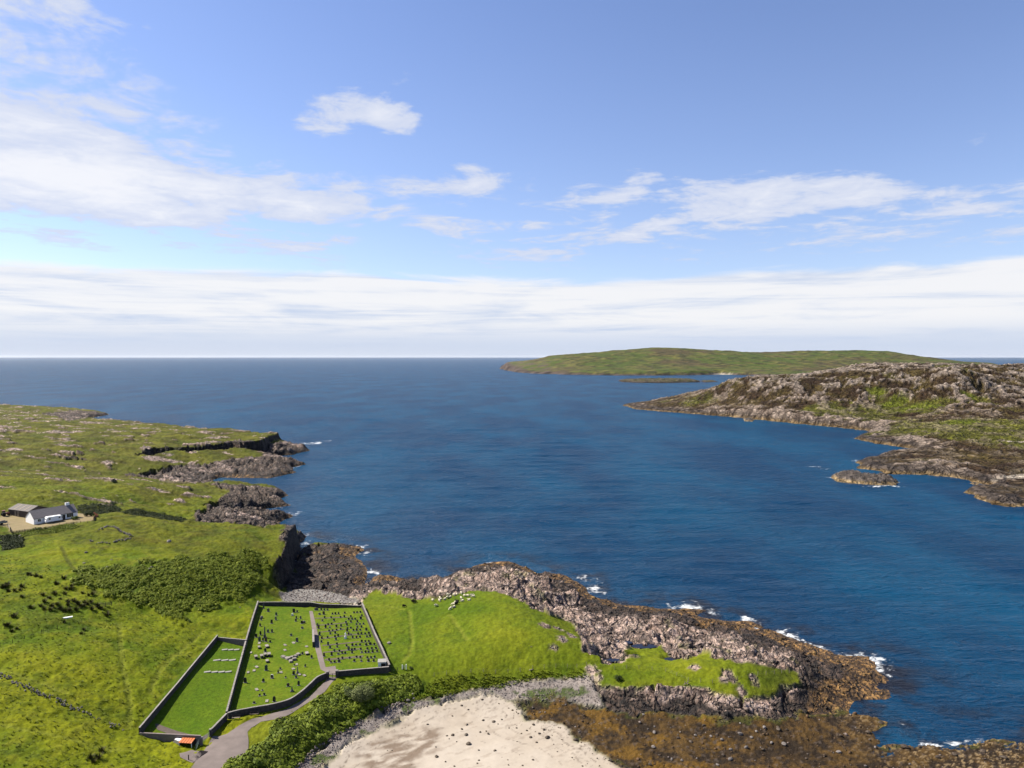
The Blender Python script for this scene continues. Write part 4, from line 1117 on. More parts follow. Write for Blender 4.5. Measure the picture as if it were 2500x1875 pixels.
def top_line(pl, hgt):
    """wall-top pixels -> ground line"""
    out = []
    for px, py in pl:
        z_ = 8.0
        for _ in range(4):
            X_, Y_ = P(px, py, z_ + hgt); z_ = float(hz(X_, Y_))
        out.append((float(X_), float(Y_)))
    return out


def wall(pts, hgt, th, label, body, cop, seg=1.15, stepped=False, cop_h=0.12, over=0.02):
    root = empty('boundary_wall', (*pts[0], float(hz(*pts[0]))), 0, label, 'wall')
    bx_, by_, bz_ = root.location
    line = walk(pts, seg)
    zs = [float(hz(*p)) for p in line]
    k = 7
    zsm = [sum(zs[max(0, i - k):i + k + 1]) / len(zs[max(0, i - k):i + k + 1]) for i in range(len(zs))]
    # the body of a dry wall is one mesh; a block wall is built panel by panel
    if not stepped:
        v, f = [], []
        for i, p in enumerate(line):
            a = line[max(i - 1, 0)]; b = line[min(i + 1, len(line) - 1)]
            d_ = Vector((b[0] - a[0], b[1] - a[1])).normalized(); n_ = Vector((-d_.y, d_.x)) * th / 2
            for s_, z_ in ((-1.12, zs[i] - 0.4), (-0.94, zsm[i] + hgt), (0.94, zsm[i] + hgt), (1.12, zs[i] - 0.4)):
                v.append((p[0] + n_.x * s_ - bx_, p[1] + n_.y * s_ - by_, z_ - bz_))
            if i:
                o_ = 4 * i
                for j in range(3):
                    f.append((o_ - 4 + j, o_ - 3 + j, o_ + 1 + j, o_ + j))
        f += [(0, 1, 2, 3), tuple(len(v) - 1 - j for j in range(4))]
        me = bpy.data.meshes.new('body'); me.from_pydata(v, [], f)
        bm = bmesh.new(); bm.from_mesh(me); bmesh.ops.recalc_face_normals(bm, faces=bm.faces[:]); bm.to_mesh(me); bm.free()
        me.materials.append(body)
        inst('body', me, root)
    for i in range(len(line) - 1):
        a, b = line[i], line[i + 1]
        L = math.dist(a, b); ang = math.atan2(b[1] - a[1], b[0] - a[0])
        mx_, my_ = (a[0] + b[0]) / 2 - bx_, (a[1] + b[1]) / 2 - by_
        zt = (zsm[i] + zsm[i + 1]) / 2 + hgt - bz_
        if stepped:
            zb = min(zs[i], zs[i + 1]) - 0.3 - bz_
            MB().box((0, 0, 0), (L + 0.002, th, zt - zb)).build('panel', body, root).matrix_local = Matrix.Translation((mx_, my_, (zt + zb) / 2)) @ Matrix.Rotation(ang, 4, 'Z')
            c_ = MB().box((0, 0, 0), (L + 0.05, th + 2 * over, cop_h)).build('coping', cop, root)
            c_.matrix_local = Matrix.Translation((mx_, my_, zt + cop_h / 2 - 0.004)) @ Matrix.Rotation(ang, 4, 'Z')
        else:
            pitch = -math.atan2(zsm[i + 1] - zsm[i], L)
            c_ = inst('coping', COPING, root, sc=(L * 0.97, th + 2 * over + rnd.uniform(-.03, .03), cop_h * rnd.uniform(0.9, 1.25)))
            c_.location = (mx_, my_, zt + cop_h / 2 - 0.01); c_.rotation_euler = (rnd.uniform(-.03, .03), pitch, ang + rnd.uniform(-.02, .02))
    return root


mb = MB().box((0, 0, 0), (1, 1, 1), taper=0.94)
COPING = mb.mesh('coping'); COPING.materials.append(M['coping'])
T = lambda l, hgt: top_line(l, hgt)
wall(T([(632, 1467), (757, 1470), (882, 1473)], 1.5), 1.5, 0.42, 'long dark stone wall at the back of the cemetery, in front of the shingle cove', M['stone'], M['coping'])
wall(T([(630, 1469), (600, 1564), (553, 1738)], 1.6), 1.6, 0.42, 'stone wall between the old graves and the empty burial ground', M['stone'], M['coping'])
wall(T([(884, 1474), (915, 1545), (951, 1628)], 1.5), 1.5, 0.45, 'pale-topped stone wall along the meadow side of the cemetery', M['stone'], M['coping'])
wall(smooth_line(T([(797, 1643), (775, 1652.5), (756, 1670), (733.5, 1690.5), (705, 1708), (664, 1719), (616.5, 1727), (578.5, 1735), (556, 1740)], 1.5)), 1.5, 0.42, 'curved stone wall beside the lane at the front of the old graves', M['stone'], M['coping'], seg=1.0)
wall(T([(949, 1630), (824, 1638)], 1.5), 1.5, 0.4, 'stepped block wall right of the cemetery gate', M['stone'], M['coping'], seg=2.1, stepped=True, cop_h=0.1)
wall(T([(553, 1743), (514, 1781)], 1.45), 1.45, 0.4, 'short stepped wall between the curved wall and the steel field gate', M['stone'], M['coping'], seg=2.4, stepped=True, cop_h=0.1)
wall(T([(490, 1803.5), (341, 1778)], 1.4), 1.4, 0.32, 'pinkish rendered wall behind the orange-roofed shelter', M['render'], M['render'], seg=3.4, stepped=True, cop_h=0.08)
wall(T([(340, 1777), (434, 1665), (531, 1551)], 1.4), 1.4, 0.32, 'long stepped wall on the field side of the empty burial ground', M['stone'], M['coping'], seg=2.6, stepped=True, cop_h=0.1)
wall(T([(532, 1551), (602, 1567)], 1.4), 1.4, 0.32, 'short brownish block wall at the far end of the empty burial ground', M['render'], M['coping'], seg=2.2, stepped=True, cop_h=0.1)


def pillar(px, py, hgt, w, label, mat='stone'):
    X_, Y_ = top_line([(px, py)], hgt)[0]; z_ = float(hz(X_, Y_))
    r = empty('gate_pillar', (X_, Y_, z_), 0.1, label, 'pillar')
    MB().box((0, 0, hgt / 2 - 0.2), (w, w, hgt + 0.4)).build('shaft', M[mat], r, 0.02)
    MB().box((0, 0, hgt + 0.08), (w + 0.16, w + 0.16, 0.16), taper=0.75).build('cap', M['coping'], r)
    return r


pillar(800, 1640, 1.9, 0.7, 'square stone pillar on the left of the cemetery gate')
pillar(822.5, 1637, 1.9, 0.7, 'square stone pillar on the right of the cemetery gate')
pillar(513.5, 1781, 1.6, 0.5, 'dark pillar where the stepped wall meets the steel field gate')
pillar(491.5, 1801, 1.6, 0.5, 'pale pillar at the end of the pinkish rendered wall', 'render')


def gate(a, b, hgt, name, label, mat, bars, leaves=1, vertical=False):
    ax, ay = a; bx_, by_ = b
    L = math.dist(a, b); ang = math.atan2(by_ - ay, bx_ - ax)
    r = empty(name, (ax, ay, float(max(hz(ax, ay), hz(bx_, by_)))), ang, label, 'gate')
    w = L / leaves
    for k in range(leaves):
        for x_ in (k * w + 0.04, (k + 1) * w - 0.04):
            MB().tube((x_, 0, 0.1), (x_, 0, hgt), 0.035).build('upright', M[mat], r)
        if vertical:
            for i in range(int(w / 0.16)):
                x_ = k * w + 0.12 + i * 0.16
                MB().tube((x_, 0, 0.12), (x_, 0, hgt - 0.04 + 0.12 * math.sin(math.pi * i / (w / 0.16))), 0.014, n=5).build('bar', M[mat], r)
            for z_ in (0.2, hgt - 0.15):
                MB().box((k * w + w / 2, 0, z_), (w - 0.1, 0.03, 0.05)).build('rail', M[mat], r)
        else:
            for i in range(bars):
                z_ = 0.2 + (hgt - 0.22) * i / (bars - 1)
                MB().tube((k * w + 0.04, 0, z_), ((k + 1) * w - 0.04, 0, z_), 0.025, n=6).build('bar', M[mat], r)
            MB().tube((k * w + 0.06, 0.03, 0.2), ((k + 1) * w - 0.06, 0.03, hgt - 0.05), 0.02, n=6).build('brace', M[mat], r)
    return r


g1 = top_line([(803, 1640), (820, 1637)], 1.9)
gate(g1[0], g1[1], 1.3, 'iron_gate', 'double iron gate between the two stone pillars of the cemetery', 'metal_dark', 5, 2, True)
g2 = top_line([(512, 1783), (493, 1800)], 1.6)
gate(g2[0], g2[1], 1.3, 'field_gate', 'grey steel bar gate between the two walls beside the lane', 'metal', 6)
g3 = px2w([(490, 1812), (478, 1833)], 8.3)
gate(g3[0], g3[1], 1.35, 'field_gate', 'pale green mesh gate left of the lane near the orange-roofed shelter', 'green_metal', 7)

# cattle grid across the side entrance
a, b = px2w([(499, 1835), (468, 1859)], 8.2)
ang = math.atan2(b[1] - a[1], b[0] - a[0]); L = math.dist(a, b)
r = empty('cattle_grid', (a[0], a[1], float(hz(*a)) + 0.10), ang, 'dark cattle grid lying across the small side entrance', 'cattle grid')
MB().box((L / 2, 0, -0.015), (L, 1.9, 0.02)).build('pit_shade', M['rubber'], r)  # flat black plate painting the shade under the bars
for i in range(9):
    MB().tube((0, -0.84 + i * 0.21, 0.03), (L, -0.84 + i * 0.21, 0.03), 0.04, n=6).build('bar', M['tin_brown'], r)

# ---- burial ground strips: concrete plinths in a row
for lab, a, b, n in (('farthest of three concrete plinth rows in the empty burial ground', (762, 526), (900, 526), 3), ('middle of three concrete plinth rows in the empty burial ground', (695, 607), (872, 606), 3), ('nearest of three concrete plinth rows in the empty burial ground', (624, 697), (840, 696), 4)):
    p0 = ground(300 + a[0] / 3.16, 1420 + a[1] / 3.16); p1 = ground(300 + b[0] / 3.16, 1420 + b[1] / 3.16)
    L = math.dist(p0[:2], p1[:2]); ang = math.atan2(p1[1] - p0[1], p1[0] - p0[0])
    r = empty('concrete_plinth', p0, ang, lab, 'plinth')
    for i in range(n):
        t_ = (i + 0.5) / n
        MB().box((L * t_, 0, float(hz(p0[0] + (p1[0] - p0[0]) * t_, p0[1] + (p1[1] - p0[1]) * t_)) - p0[2] + 0.05), (L / n - 0.08, 0.8, 0.2)).build('slab', M['concrete'], r, 0.02)

# ---- headstones
def stone_mesh(kind, w, h_, mat, base=True):
    m_ = MB(); d_ = 0.13
    if kind == 'round':
        n = 8; pts_ = [(-w / 2, 0), (w / 2, 0), (w / 2, h_ - w * 0.35)] + [(w / 2 * math.cos(math.pi * i / n), h_ - w * 0.35 + w * 0.35 * math.sin(math.pi * i / n)) for i in range(1, n)] + [(-w / 2, h_ - w * 0.35)]
    elif kind == 'shoulder':
        pts_ = [(-w / 2, 0), (w / 2, 0), (w / 2, h_ * 0.78), (w * 0.36, h_ * 0.8), (w * 0.3, h_ * 0.93), (0, h_), (-w * 0.3, h_ * 0.93), (-w * 0.36, h_ * 0.8), (-w / 2, h_ * 0.78)]
    elif kind == 'square':
        pts_ = [(-w / 2, 0), (w / 2, 0), (w / 2, h_), (-w / 2, h_)]
    else:
        pts_ = [(-w / 2, 0), (w / 2, 0), (w / 2, h_ * 0.86), (w * 0.2, h_), (-w * 0.2, h_), (-w / 2, h_ * 0.86)]
    m_.prism(pts_, -d_ / 2, d_ / 2)
    return m_


def headstone(px, py, w, h_, kind, mat, label, group, tilt=0.0, rz=0.0, base='concrete', border=None):
    X_, Y_, Z_ = ground(px, py)
    r = empty('headstone', (X_, Y_, Z_ - 0.03), rz, label, 'headstone', group)
    st = stone_mesh(kind, w, h_, mat).build('tablet', M[mat], r)
    st.location = (0, 0, 0.14); st.rotation_euler = (tilt, rnd.uniform(-.03, .03), 0)
    if base:
        MB().box((0, 0, 0.06), (w + 0.22, 0.42, 0.2)).build('base', M[base], r, 0.015)
    if border:
        b_ = stone_mesh(kind, w + 0.2, h_ + 0.12, border).build('surround', M[border], r)
        b_.location = (0, 0.06, 0.12)
    return r


RIGHT = """268 250 70 50 g;368 250 26 45;430 252 28 30;495 255 28 35
333 340 40 38 p;418 335 38 62 r;595 330 26 34;655 335 28 44;720 330 28 40;845 315 22 38 r;1030 305 24 24;1095 305 30 34;1160 302 28 38
437 412 26 44;567 408 22 24;758 402 24 32;835 395 26 46;967 388 30 38;1190 370 26 38
390 470 24 36 g;627 468 24 46;925 445 28 44;992 440 28 36;1055 438 28 36;1168 430 40 50
868 505 28 38 g;970 500 28 44;1098 490 30 38
288 565 22 50 g;313 622 34 74 r;455 610 32 68;507 550 32 36;578 542 26 40;673 592 34 46;768 578 28 46 s;888 560 26 44;1082 550 30 38 s;1150 545 30 20 p;1222 535 26 32 g
540 610 14 18 p;900 630 26 38;967 618 26 28;1098 608 28 28;1183 600 28 40
527 680 26 40;597 672 26 34 s;678 660 26 36;762 645 28 36 g;893 680 30 58;1020 668 28 40;1085 668 28 50;1158 662 14 22;1280 655 36 48
333 758 34 72 g;551 735 26 42 g;650 720 26 44;920 750 34 50 r;1115 742 32 42;1180 738 32 44;1257 738 28 36;1333 735 34 48
380 830 30 48 r;496 818 28 48 s;645 800 28 46;710 785 30 56;970 755 30 30 p;1005 815 30 44;1080 815 32 46 r;1152 805 26 38;1292 795 30 32;1355 790 32 42
370 898 26 40 s;667 855 30 50 s
505 960 34 66 g;685 945 32 40;1187 900 34 50;1260 895 32 38;1330 893 26 32
545 1020 36 48 g;690 1003 28 40 r;880 980 28 34;998 972 34 50;1073 968 32 40;1152 965 26 42;1280 965 40 46;1360 950 46 46;1442 955 34 44
635 1092 32 56 g;735 1088 28 42;922 1060 40 78 g;990 1060 34 40;1045 1058 34 44;1168 1052 28 44 r;1303 1045 36 42;1392 1040 30 44 r;1475 1032 32 40
425 1188 34 74 r;578 1170 34 72;715 1150 40 36 p;790 1130 28 50;853 1130 30 44;993 1120 30 44;1190 1115 30 34 p;1265 1115 34 48;1327 1112 30 44 g;1410 1108 34 50;1500 1095 34 44 r
527 1270 34 54 r;797 1240 34 52 r;715 1250 28 36;940 1228 34 36 g;1083 1215 28 46;1158 1220 34 40;1303 1225 34 42;1375 1222 28 42;1450 1215 30 46 s
567 1318 30 40 r;638 1310 36 44;730 1305 46 50;1037 1290 38 50;1180 1292 32 46 p;1325 1290 40 48;1432 1288 32 44"""
ORD = ['first', 'second', 'third', 'fourth', 'fifth', 'sixth', 'seventh', 'eighth', 'ninth', 'tenth', 'eleventh', 'twelfth', 'thirteenth', 'fourteenth', 'fifteenth', 'sixteenth', 'seventeenth', 'eighteenth']
MATS = {'d': ('granite_dark', 'black'), 'g': ('granite_grey', 'grey'), 'r': ('red_granite', 'dark reddish'), 's': ('slate_green', 'grey-green'), 'p': ('sandstone', 'pale')}
rows = RIGHT.split('\n')
for ri, row in enumerate(rows):
    items = sorted([s_.split() for s_ in row.split(';')], key=lambda q_: float(q_[0]))
    for k, it in enumerate(items):
        zx, zy, w, h_ = map(float, it[:4]); c_ = it[4] if len(it) > 4 else 'd'
        px, py = zr(zx, zy)
        D = P(px, py, 8)[1]; sc_ = D / F / 8.296
        mat, word = MATS[c_]
        kind = rnd.choice(['round', 'round', 'shoulder', 'square', 'gable'])
        rowname = {0: 'row nearest the sea wall', len(rows) - 1: 'row nearest the gate'}.get(ri, f'{ORD[ri]} row from the sea wall')
        headstone(px, py, max(0.55, w * sc_ * 1.2), max(0.55, h_ * sc_ * 1.1 - 0.05), kind, mat, f'{word} headstone, {ORD[k]} from the path in the {rowname}', 'headstones in rows right of the path', rz=rnd.uniform(-.08, .12))

# white statue among the rows
X_, Y_, Z_ = ground(*zr(860, 822))
r = empty('angel_statue', (X_, Y_, Z_), 0, 'white marble statue on a plinth, brightest among the dark headstones', 'statue')
MB().box((0, 0, 0.3), (0.75, 0.75, 0.7), taper=0.85).build('plinth', M['marble'], r, 0.02)
m_ = MB()
prof = [(0.30, 0.65), (0.27, 0.9), (0.19, 1.25), (0.24, 1.5), (0.20, 1.66), (0.08, 1.72), (0.13, 1.85), (0.11, 1.97), (0.02, 2.03)]
for (ra, za), (rb, zb) in zip(prof[:-1], prof[1:]):
    m_.tube((0, 0, za), (0, 0, zb), ra, rb, 10)
m_.tube((0.2, 0, 1.55), (0.36, -0.12, 1.2), 0.07, 0.05); m_.tube((-0.2, 0, 1.55), (-0.30, -0.2, 1.75), 0.07, 0.05)
m_.build('figure', M['marble'], r, smooth=True)

LEFT3 = [  # zoom x, base y, w, h, kind, material, label
    (530, 385, 26, 95, 'gable', 'granite_grey', 'thin tall grey stone in the back left corner of the old graves'),
    (622, 445, 44, 62, 'square', 'granite_grey', 'wide grey headstone near the back left corner of the old graves'),
    (783, 520, 36, 60, 'round', 'slate_green', 'grey-green rounded headstone with a small white stone behind the lone dark one'),
    (775, 615, 34, 70, 'shoulder', 'sandstone', 'weathered headstone on a pale base, just below the grey-green rounded one'),
    (475, 615, 36, 48, 'round', 'granite_grey', 'low grey headstone beside the rounded boulder monument at the long wall'),
    (690, 685, 40, 74, 'gable', 'granite_dark', 'tall black headstone standing alone between the back corner and the obelisk'),
    (457, 735, 30, 52, 'round', 'granite_dark', 'small dark headstone closest to the shadow of the long wall above the obelisk'),
    (1140, 460, 46, 72, 'square', 'granite_dark', 'large dark headstone near the back wall, left of a small dark one'),
    (1207, 455, 30, 36, 'round', 'granite_dark', 'small dark headstone right beside the large dark one near the back wall'),
    (1110, 525, 40, 40, 'round', 'marble', 'white low headstone below the large dark one near the back wall'),
    (1190, 580, 26, 46, 'round', 'granite_dark', 'narrow dark headstone, left of a pair in front of the back wall'),
    (1275, 590, 32, 54, 'gable', 'granite_grey', 'grey headstone, right of a pair in front of the back wall'),
    (1180, 640, 32, 50, 'square', 'granite_dark', 'dark square headstone just below the pair in front of the back wall'),
    (1300, 690, 40, 58, 'round', 'granite_dark', 'dark headstone against the pale boulder tomb near the path'),
    (1310, 790, 42, 42, 'square', 'sandstone', 'pale low headstone below the boulder tomb near the path'),
    (615, 865, 34, 60, 'shoulder', 'granite_grey', 'left of two grey headstones right of the obelisk'),
    (698, 862, 34, 62, 'round', 'granite_grey', 'right of two grey headstones right of the obelisk'),
    (465, 915, 32, 72, 'round', 'granite_dark', 'dark headstone left of the obelisk, farther of two'),
    (378, 965, 42, 68, 'gable', 'granite_dark', 'dark broad headstone nearest the long wall, left of the obelisk'),
    (445, 1045, 46, 92, 'shoulder', 'slate_green', 'tall grey-green headstone in front of the obelisk, on its left'),
    (515, 1035, 30, 58, 'round', 'granite_dark', 'narrow dark headstone squeezed between two tall ones below the obelisk'),
    (575, 1055, 44, 84, 'gable', 'red_granite', 'tall reddish headstone directly in front of the obelisk'),
    (660, 1068, 34, 44, 'round', 'granite_dark', 'small black headstone right of the tall reddish one'),
    (1085, 935, 38, 44, 'round', 'granite_grey', 'small grey headstone alone in the middle of the old graves'),
    (1203, 1055, 46, 80, 'round', 'granite_grey', 'tall grey rounded headstone left of the path monument'),
    (560, 1255, 42, 64, 'round', 'granite_dark', 'dark headstone above the row of four table tombs'),
    (1315, 1305, 36, 40, 'round', 'granite_dark', 'small dark headstone right of the ruined slabs'),
    (1500, 1385, 36, 58, 'shoulder', 'granite_dark', 'dark headstone on a pale base near the path, below the low table tomb')]
for zx, zy, w, h_, kind, mat, lab in LEFT3:
    px, py = 580 + zx / 8.295, 1440 + zy / 8.295
    sc_ = P(px, py, 8)[1] / F / 8.295
    headstone(px, py, w * sc_ * 1.1, h_ * sc_ * 1.05, kind, mat, lab, 'scattered headstones among the old graves', rz=rnd.uniform(-.1, .15), tilt=rnd.uniform(-.05, .05))
LEFT5 = [
    (765, 485, 55, 108, 'round', 'slate_green', 'tall grey-green rounded headstone in the open lawn', None),
    (330, 740, 56, 104, 'shoulder', 'granite_dark', 'tall black headstone by the long wall in the front half of the old graves', None),
    (705, 725, 46, 68, 'shoulder', 'granite_dark', 'dark headstone between the tall black one and the white-edged one', None),
    (885, 650, 46, 66, 'round', 'red_granite', 'dark headstone with a broad white surround', 'marble'),
    (1060, 460, 32, 36, 'round', 'granite_dark', 'small dark headstone right of the tall grey-green one', None),
    (1013, 540, 26, 55, 'gable', 'granite_dark', 'slim dark headstone beside a fallen pale stone', None),
    (1335, 575, 46, 72, 'gable', 'granite_dark', 'dark headstone left of the small obelisk', None),
    (1385, 645, 40, 50, 'round', 'granite_grey', 'grey headstone just below the small obelisk', None),
    (1440, 800, 42, 94, 'gable', 'granite_dark', 'tall dark headstone with a long shadow near the curved wall', None),
    (1220, 815, 52, 62, 'round', 'red_granite', 'broad reddish headstone with a pale edge near the curved wall', None),
    (683, 905, 24, 22, 'round', 'granite_dark', 'tiny dark stone in the front lawn of the old graves', None),
    (630, 1018, 34, 44, 'round', 'granite_dark', 'small dark headstone, left of two in the front lawn', None),
    (725, 1000, 36, 44, 'square', 'granite_dark', 'small dark headstone, right of two in the front lawn', None),
    (930, 1135, 56, 108, 'shoulder', 'granite_dark', 'tallest dark headstone close to the curved wall', None),
    (515, 1170, 44, 36, 'square', 'granite_dark', 'low dark headstone on a pale base behind the benches', None),
    (1575, 410, 26, 50, 'gable', 'granite_dark', 'narrow dark headstone standing alone near the path', None),
    (1350, 390, 22, 32, 'round', 'granite_dark', 'tiny dark headstone beside a pale slab', None),
    (1170, 640, 22, 36, 'round', 'granite_dark', 'very small dark stone in the open lawn right of the white-edged headstone', None)]
for zx, zy, w, h_, kind, mat, lab, bd in LEFT5:
    px, py = 560 + zx / 8.508, 1580 + zy / 8.508
    sc_ = P(px, py, 8)[1] / F / 8.508
    headstone(px, py, w * sc_ * 1.1, h_ * sc_ * 1.05, kind, mat, lab, 'scattered headstones among the old graves', rz=rnd.uniform(-.1, .2), tilt=rnd.uniform(-.05, .05), border=bd)


def obelisk(px, py, h_, w, label, mat):
    X_, Y_, Z_ = ground(px, py)
    r = empty('obelisk', (X_, Y_, Z_ - 0.03), 0.2, label, 'obelisk')
    MB().box((0, 0, 0.12), (w * 2.3, w * 2.3, 0.28)).build('step', M[mat], r, 0.02)
    MB().box((0, 0, 0.26 + h_ * 0.11), (w * 1.6, w * 1.6, h_ * 0.22), taper=0.92).build('plinth', M[mat], r, 0.02)
    sh_ = MB().box((0, 0, 0.26 + h_ * 0.22 + h_ * 0.37), (w, w, h_ * 0.74), taper=0.62).build('shaft', M[mat], r)
    MB().box((0, 0, 0.26 + h_ * 0.96 + 0.09), (w * 0.62, w * 0.62, 0.18), taper=0.05).build('tip', M[mat], r)
    return r


obelisk(580 + 550 / 8.295, 1440 + 968 / 8.295, 3.3, 0.42, 'tall slender grey obelisk among the old graves', 'granite_grey')
obelisk(560 + 1415 / 8.508, 1580 + 545 / 8.508, 1.6, 0.32, 'small pale obelisk near the front of the old graves', 'sandstone')
obelisk(560 + 1300 / 8.508, 1580 + 922 / 8.508, 1.05, 0.36, 'shortest broken obelisk close to the curved wall', 'granite_grey')

tables = [(437, 1180, .9, 'small table tomb below the tall reddish headstone, left of a larger one'), (595, 1160, 1.15, 'larger table tomb below the tall reddish headstone'), (373, 1390, 1.0, 'leftmost of four table tombs in a row'), (490, 1375, 1.0, 'second from the left of four table tombs in a row'),
          (560, 1345, 1.0, 'third from the left of four table tombs in a row'), (638, 1340, 1.15, 'rightmost and largest of four table tombs in a row'), (600, 1460, 1.0, 'low pale table tomb below the row of four'), (1405, 1305, 1.1, 'low white table tomb near the path')]
for zx, zy, k, lab in tables:
    X_, Y_, Z_ = ground(580 + zx / 8.295, 1440 + zy / 8.295)
    low = 0.45 if 'low' in lab else 0.75
    r = empty('table_tomb', (X_, Y_, Z_ - 0.05), rnd.uniform(0.3, 0.6), lab, 'tomb', 'table tombs among the old graves')
    MB().box((0, 0, low / 2), (0.66 * k, 1.25 * k, low)).build('chest', M['stone'], r)
    MB().box((0, 0, low + 0.07), (0.82 * k, 1.45 * k, 0.15)).build('slab', M['sandstone'], r, 0.02)
slabs = [((440, 1085), 3, 'pink flat slab below the dark pair left of the obelisk'), ((965, 1122), 3, 'small pale flat slab, farther of two in the middle lawn'), ((960, 1225), 3, 'pale flat slab, nearer of two in the middle lawn'), ((1400, 1152), 3, 'white flat slab left of the dark path monument'),
         ((390, 1565), 3, 'squarish white slab near the long wall'), ((335, 1640), 3, 'white slab just below the squarish one near the long wall'), ((1200, 1515), 3, 'white tilted slab below the ruined slabs'), ((270, 1275), 3, 'pinkish worn slab at the shadow of the long wall'), ((390, 528), 5, 'white slab nearest the long wall in the front half'),
         ((1330, 455), 5, 'pale broken slab above the dark headstone near the small obelisk'), ((1460, 572), 5, 'yellowish slab left of the pinkish tomb'), ((1560, 592), 5, 'pinkish raised slab with a dark end near the curved wall'), ((780, 1125), 5, 'small pale slab left of the tallest dark headstone'), ((1075, 528), 5, 'fallen pale stone beside the slim dark headstone'),
         ((570, 885), 5, 'small grey slab in the front lawn of the old graves'), ((1135, 1078), 3, 'pale fallen cross left of the tall grey rounded headstone')]
for (zx, zy), z5, lab in slabs:
    o_, s_ = ((580, 1440), 8.295) if z5 == 3 else ((560, 1580), 8.508)
    X_, Y_, Z_ = ground(o_[0] + zx / s_, o_[1] + zy / s_)
    r = MB().box((0, 0, 0.08), (rnd.uniform(.6, .8), rnd.uniform(1.1, 1.5), 0.18)).build('grave_slab', M['sandstone'], None, 0.025)
    r.location = (X_, Y_, Z_); r.rotation_euler = (rnd.uniform(-.05, .05), rnd.uniform(-.05, .05), rnd.uniform(0.2, 0.8))
    tag(r, lab, 'grave slab', 'flat slabs among the old graves')
# heap of ruined slabs in the middle
ruin = [(930, 1370, 1.2, 2.0, 0.9), (1010, 1400, 1.3, 2.4, 0.8), (1075, 1460, 1.1, 1.6, 0.5), (1050, 1380, 1.0, 1.2, 0.3), (1100, 1375, 1.0, 1.2, 0.2), (1175, 1360, 1.0, 1.4, 1.2), (1230, 1320, 1.2, 1.5, 1.0), (1150, 1420, 1.4, 1.4, 0.4)]
for i, (zx, zy, a, b, rz_) in enumerate(ruin):
    X_, Y_, Z_ = ground(580 + zx / 8.295, 1440 + zy / 8.295)
    hh_ = rnd.uniform(.25, .6)
    r = MB().box((0, 0, hh_ / 2), (a * .8, b * .8, hh_), taper=0.93).build('ruined_slab', M['sandstone'], None, 0.04)
    r.location = (X_, Y_, Z_); r.rotation_euler = (rnd.uniform(-.1, .1), rnd.uniform(-.1, .1), rz_)
    tag(r, f'{ORD[i]} stone from the left in the heap of ruined tomb slabs', 'slab', 'heap of ruined tomb slabs')


def rockmesh(seed, sub=2, flat=0.7, rough=0.35):
    bm = bmesh.new(); bmesh.ops.create_icosphere(bm, subdivisions=sub, radius=0.5)
    rr = random.Random(seed)
    pl = [(Vector((rr.gauss(0, 1), rr.gauss(0, 1), rr.gauss(0, 1))).normalized(), rr.uniform(0.28, 0.46)) for _ in range(9)]
    for v in bm.verts:
        p = v.co.copy()
        for n_, d_ in pl:
            e = p.dot(n_) - d_
            if e > 0: p -= n_ * e * 0.9
        p *= 1 + rr.uniform(-1, 1) * rough * 0.12
        p.z *= flat
        v.co = p
    me = bpy.data.meshes.new('boulder'); bm.to_mesh(me); bm.free()
    return me


ROCKS = [rockmesh(i, 2, rnd.uniform(.6, .85)) for i in range(6)]
ROCKS_D = [m_.copy() for m_ in ROCKS]
for m_ in ROCKS: m_.materials.append(M['boulder'])
for m_ in ROCKS_D: m_.materials.append(M['boulder_dark'])
for (zx, zy, lab) in ((490, 575, 'rounded boulder monument in the shadow of the long wall'), (1345, 672, 'pale boulder tomb near the path in the old graves')):
    X_, Y_, Z_ = ground(580 + zx / 8.295, 1440 + zy / 8.295)
    o = inst('boulder_monument', ROCKS[1], loc=(X_, Y_, Z_ + 0.35), sc=(1.1, 1.0, 1.3)); tag(o, lab, 'monument')

# monument wall along the path; dark panels paint in its shaded side
p0 = ground(580 + 1537 / 8.295, 1440 + 1165 / 8.295); p1 = ground(580 + 1530 / 8.295, 1440 + 910 / 8.295)
L = math.dist(p0[:2], p1[:2]); ang = math.atan2(p1[1] - p0[1], p1[0] - p0[0])
r = empty('memorial_wall', p0, ang, 'pale-topped memorial wall with a shaded dark face on the path', 'memorial')
MB().box((L / 2, 0, 0.75), (L, 0.55, 1.7)).build('wall', M['stone'], r)
MB().box((L / 2, 0, 1.66), (L + 0.06, 0.6, 0.12)).build('coping', M['coping'], r)
for i in range(2):
    MB().box((L * (0.27 + 0.42 * i), -0.30, 0.85), (L * 0.36, 0.08, 1.2)).build('panel', M['granite_dark'], r)

# white store in the corner of the cemetery
p = [ground(*zr(*q_)) for q_ in ((1500, 1425), (1650, 1402))]
X_, Y_, Z_ = p[0]
r = empty('store_hut', (X_ + 1.2, Y_ + 1.3, Z_), 0.12, 'small white flat-roofed hut in the corner of the cemetery', 'hut')
MB().box((0, 0, 0.75), (2.2, 2.1, 1.7)).build('wall', M['paint_white'], r)
MB().box((0, 0, 1.64), (2.45, 2.35, 0.12)).build('roof', M['concrete'], r)
MB().box((0.35, -1.07, 0.7), (1.3, 0.06, 1.3)).build('door', M['wood_dark'], r)

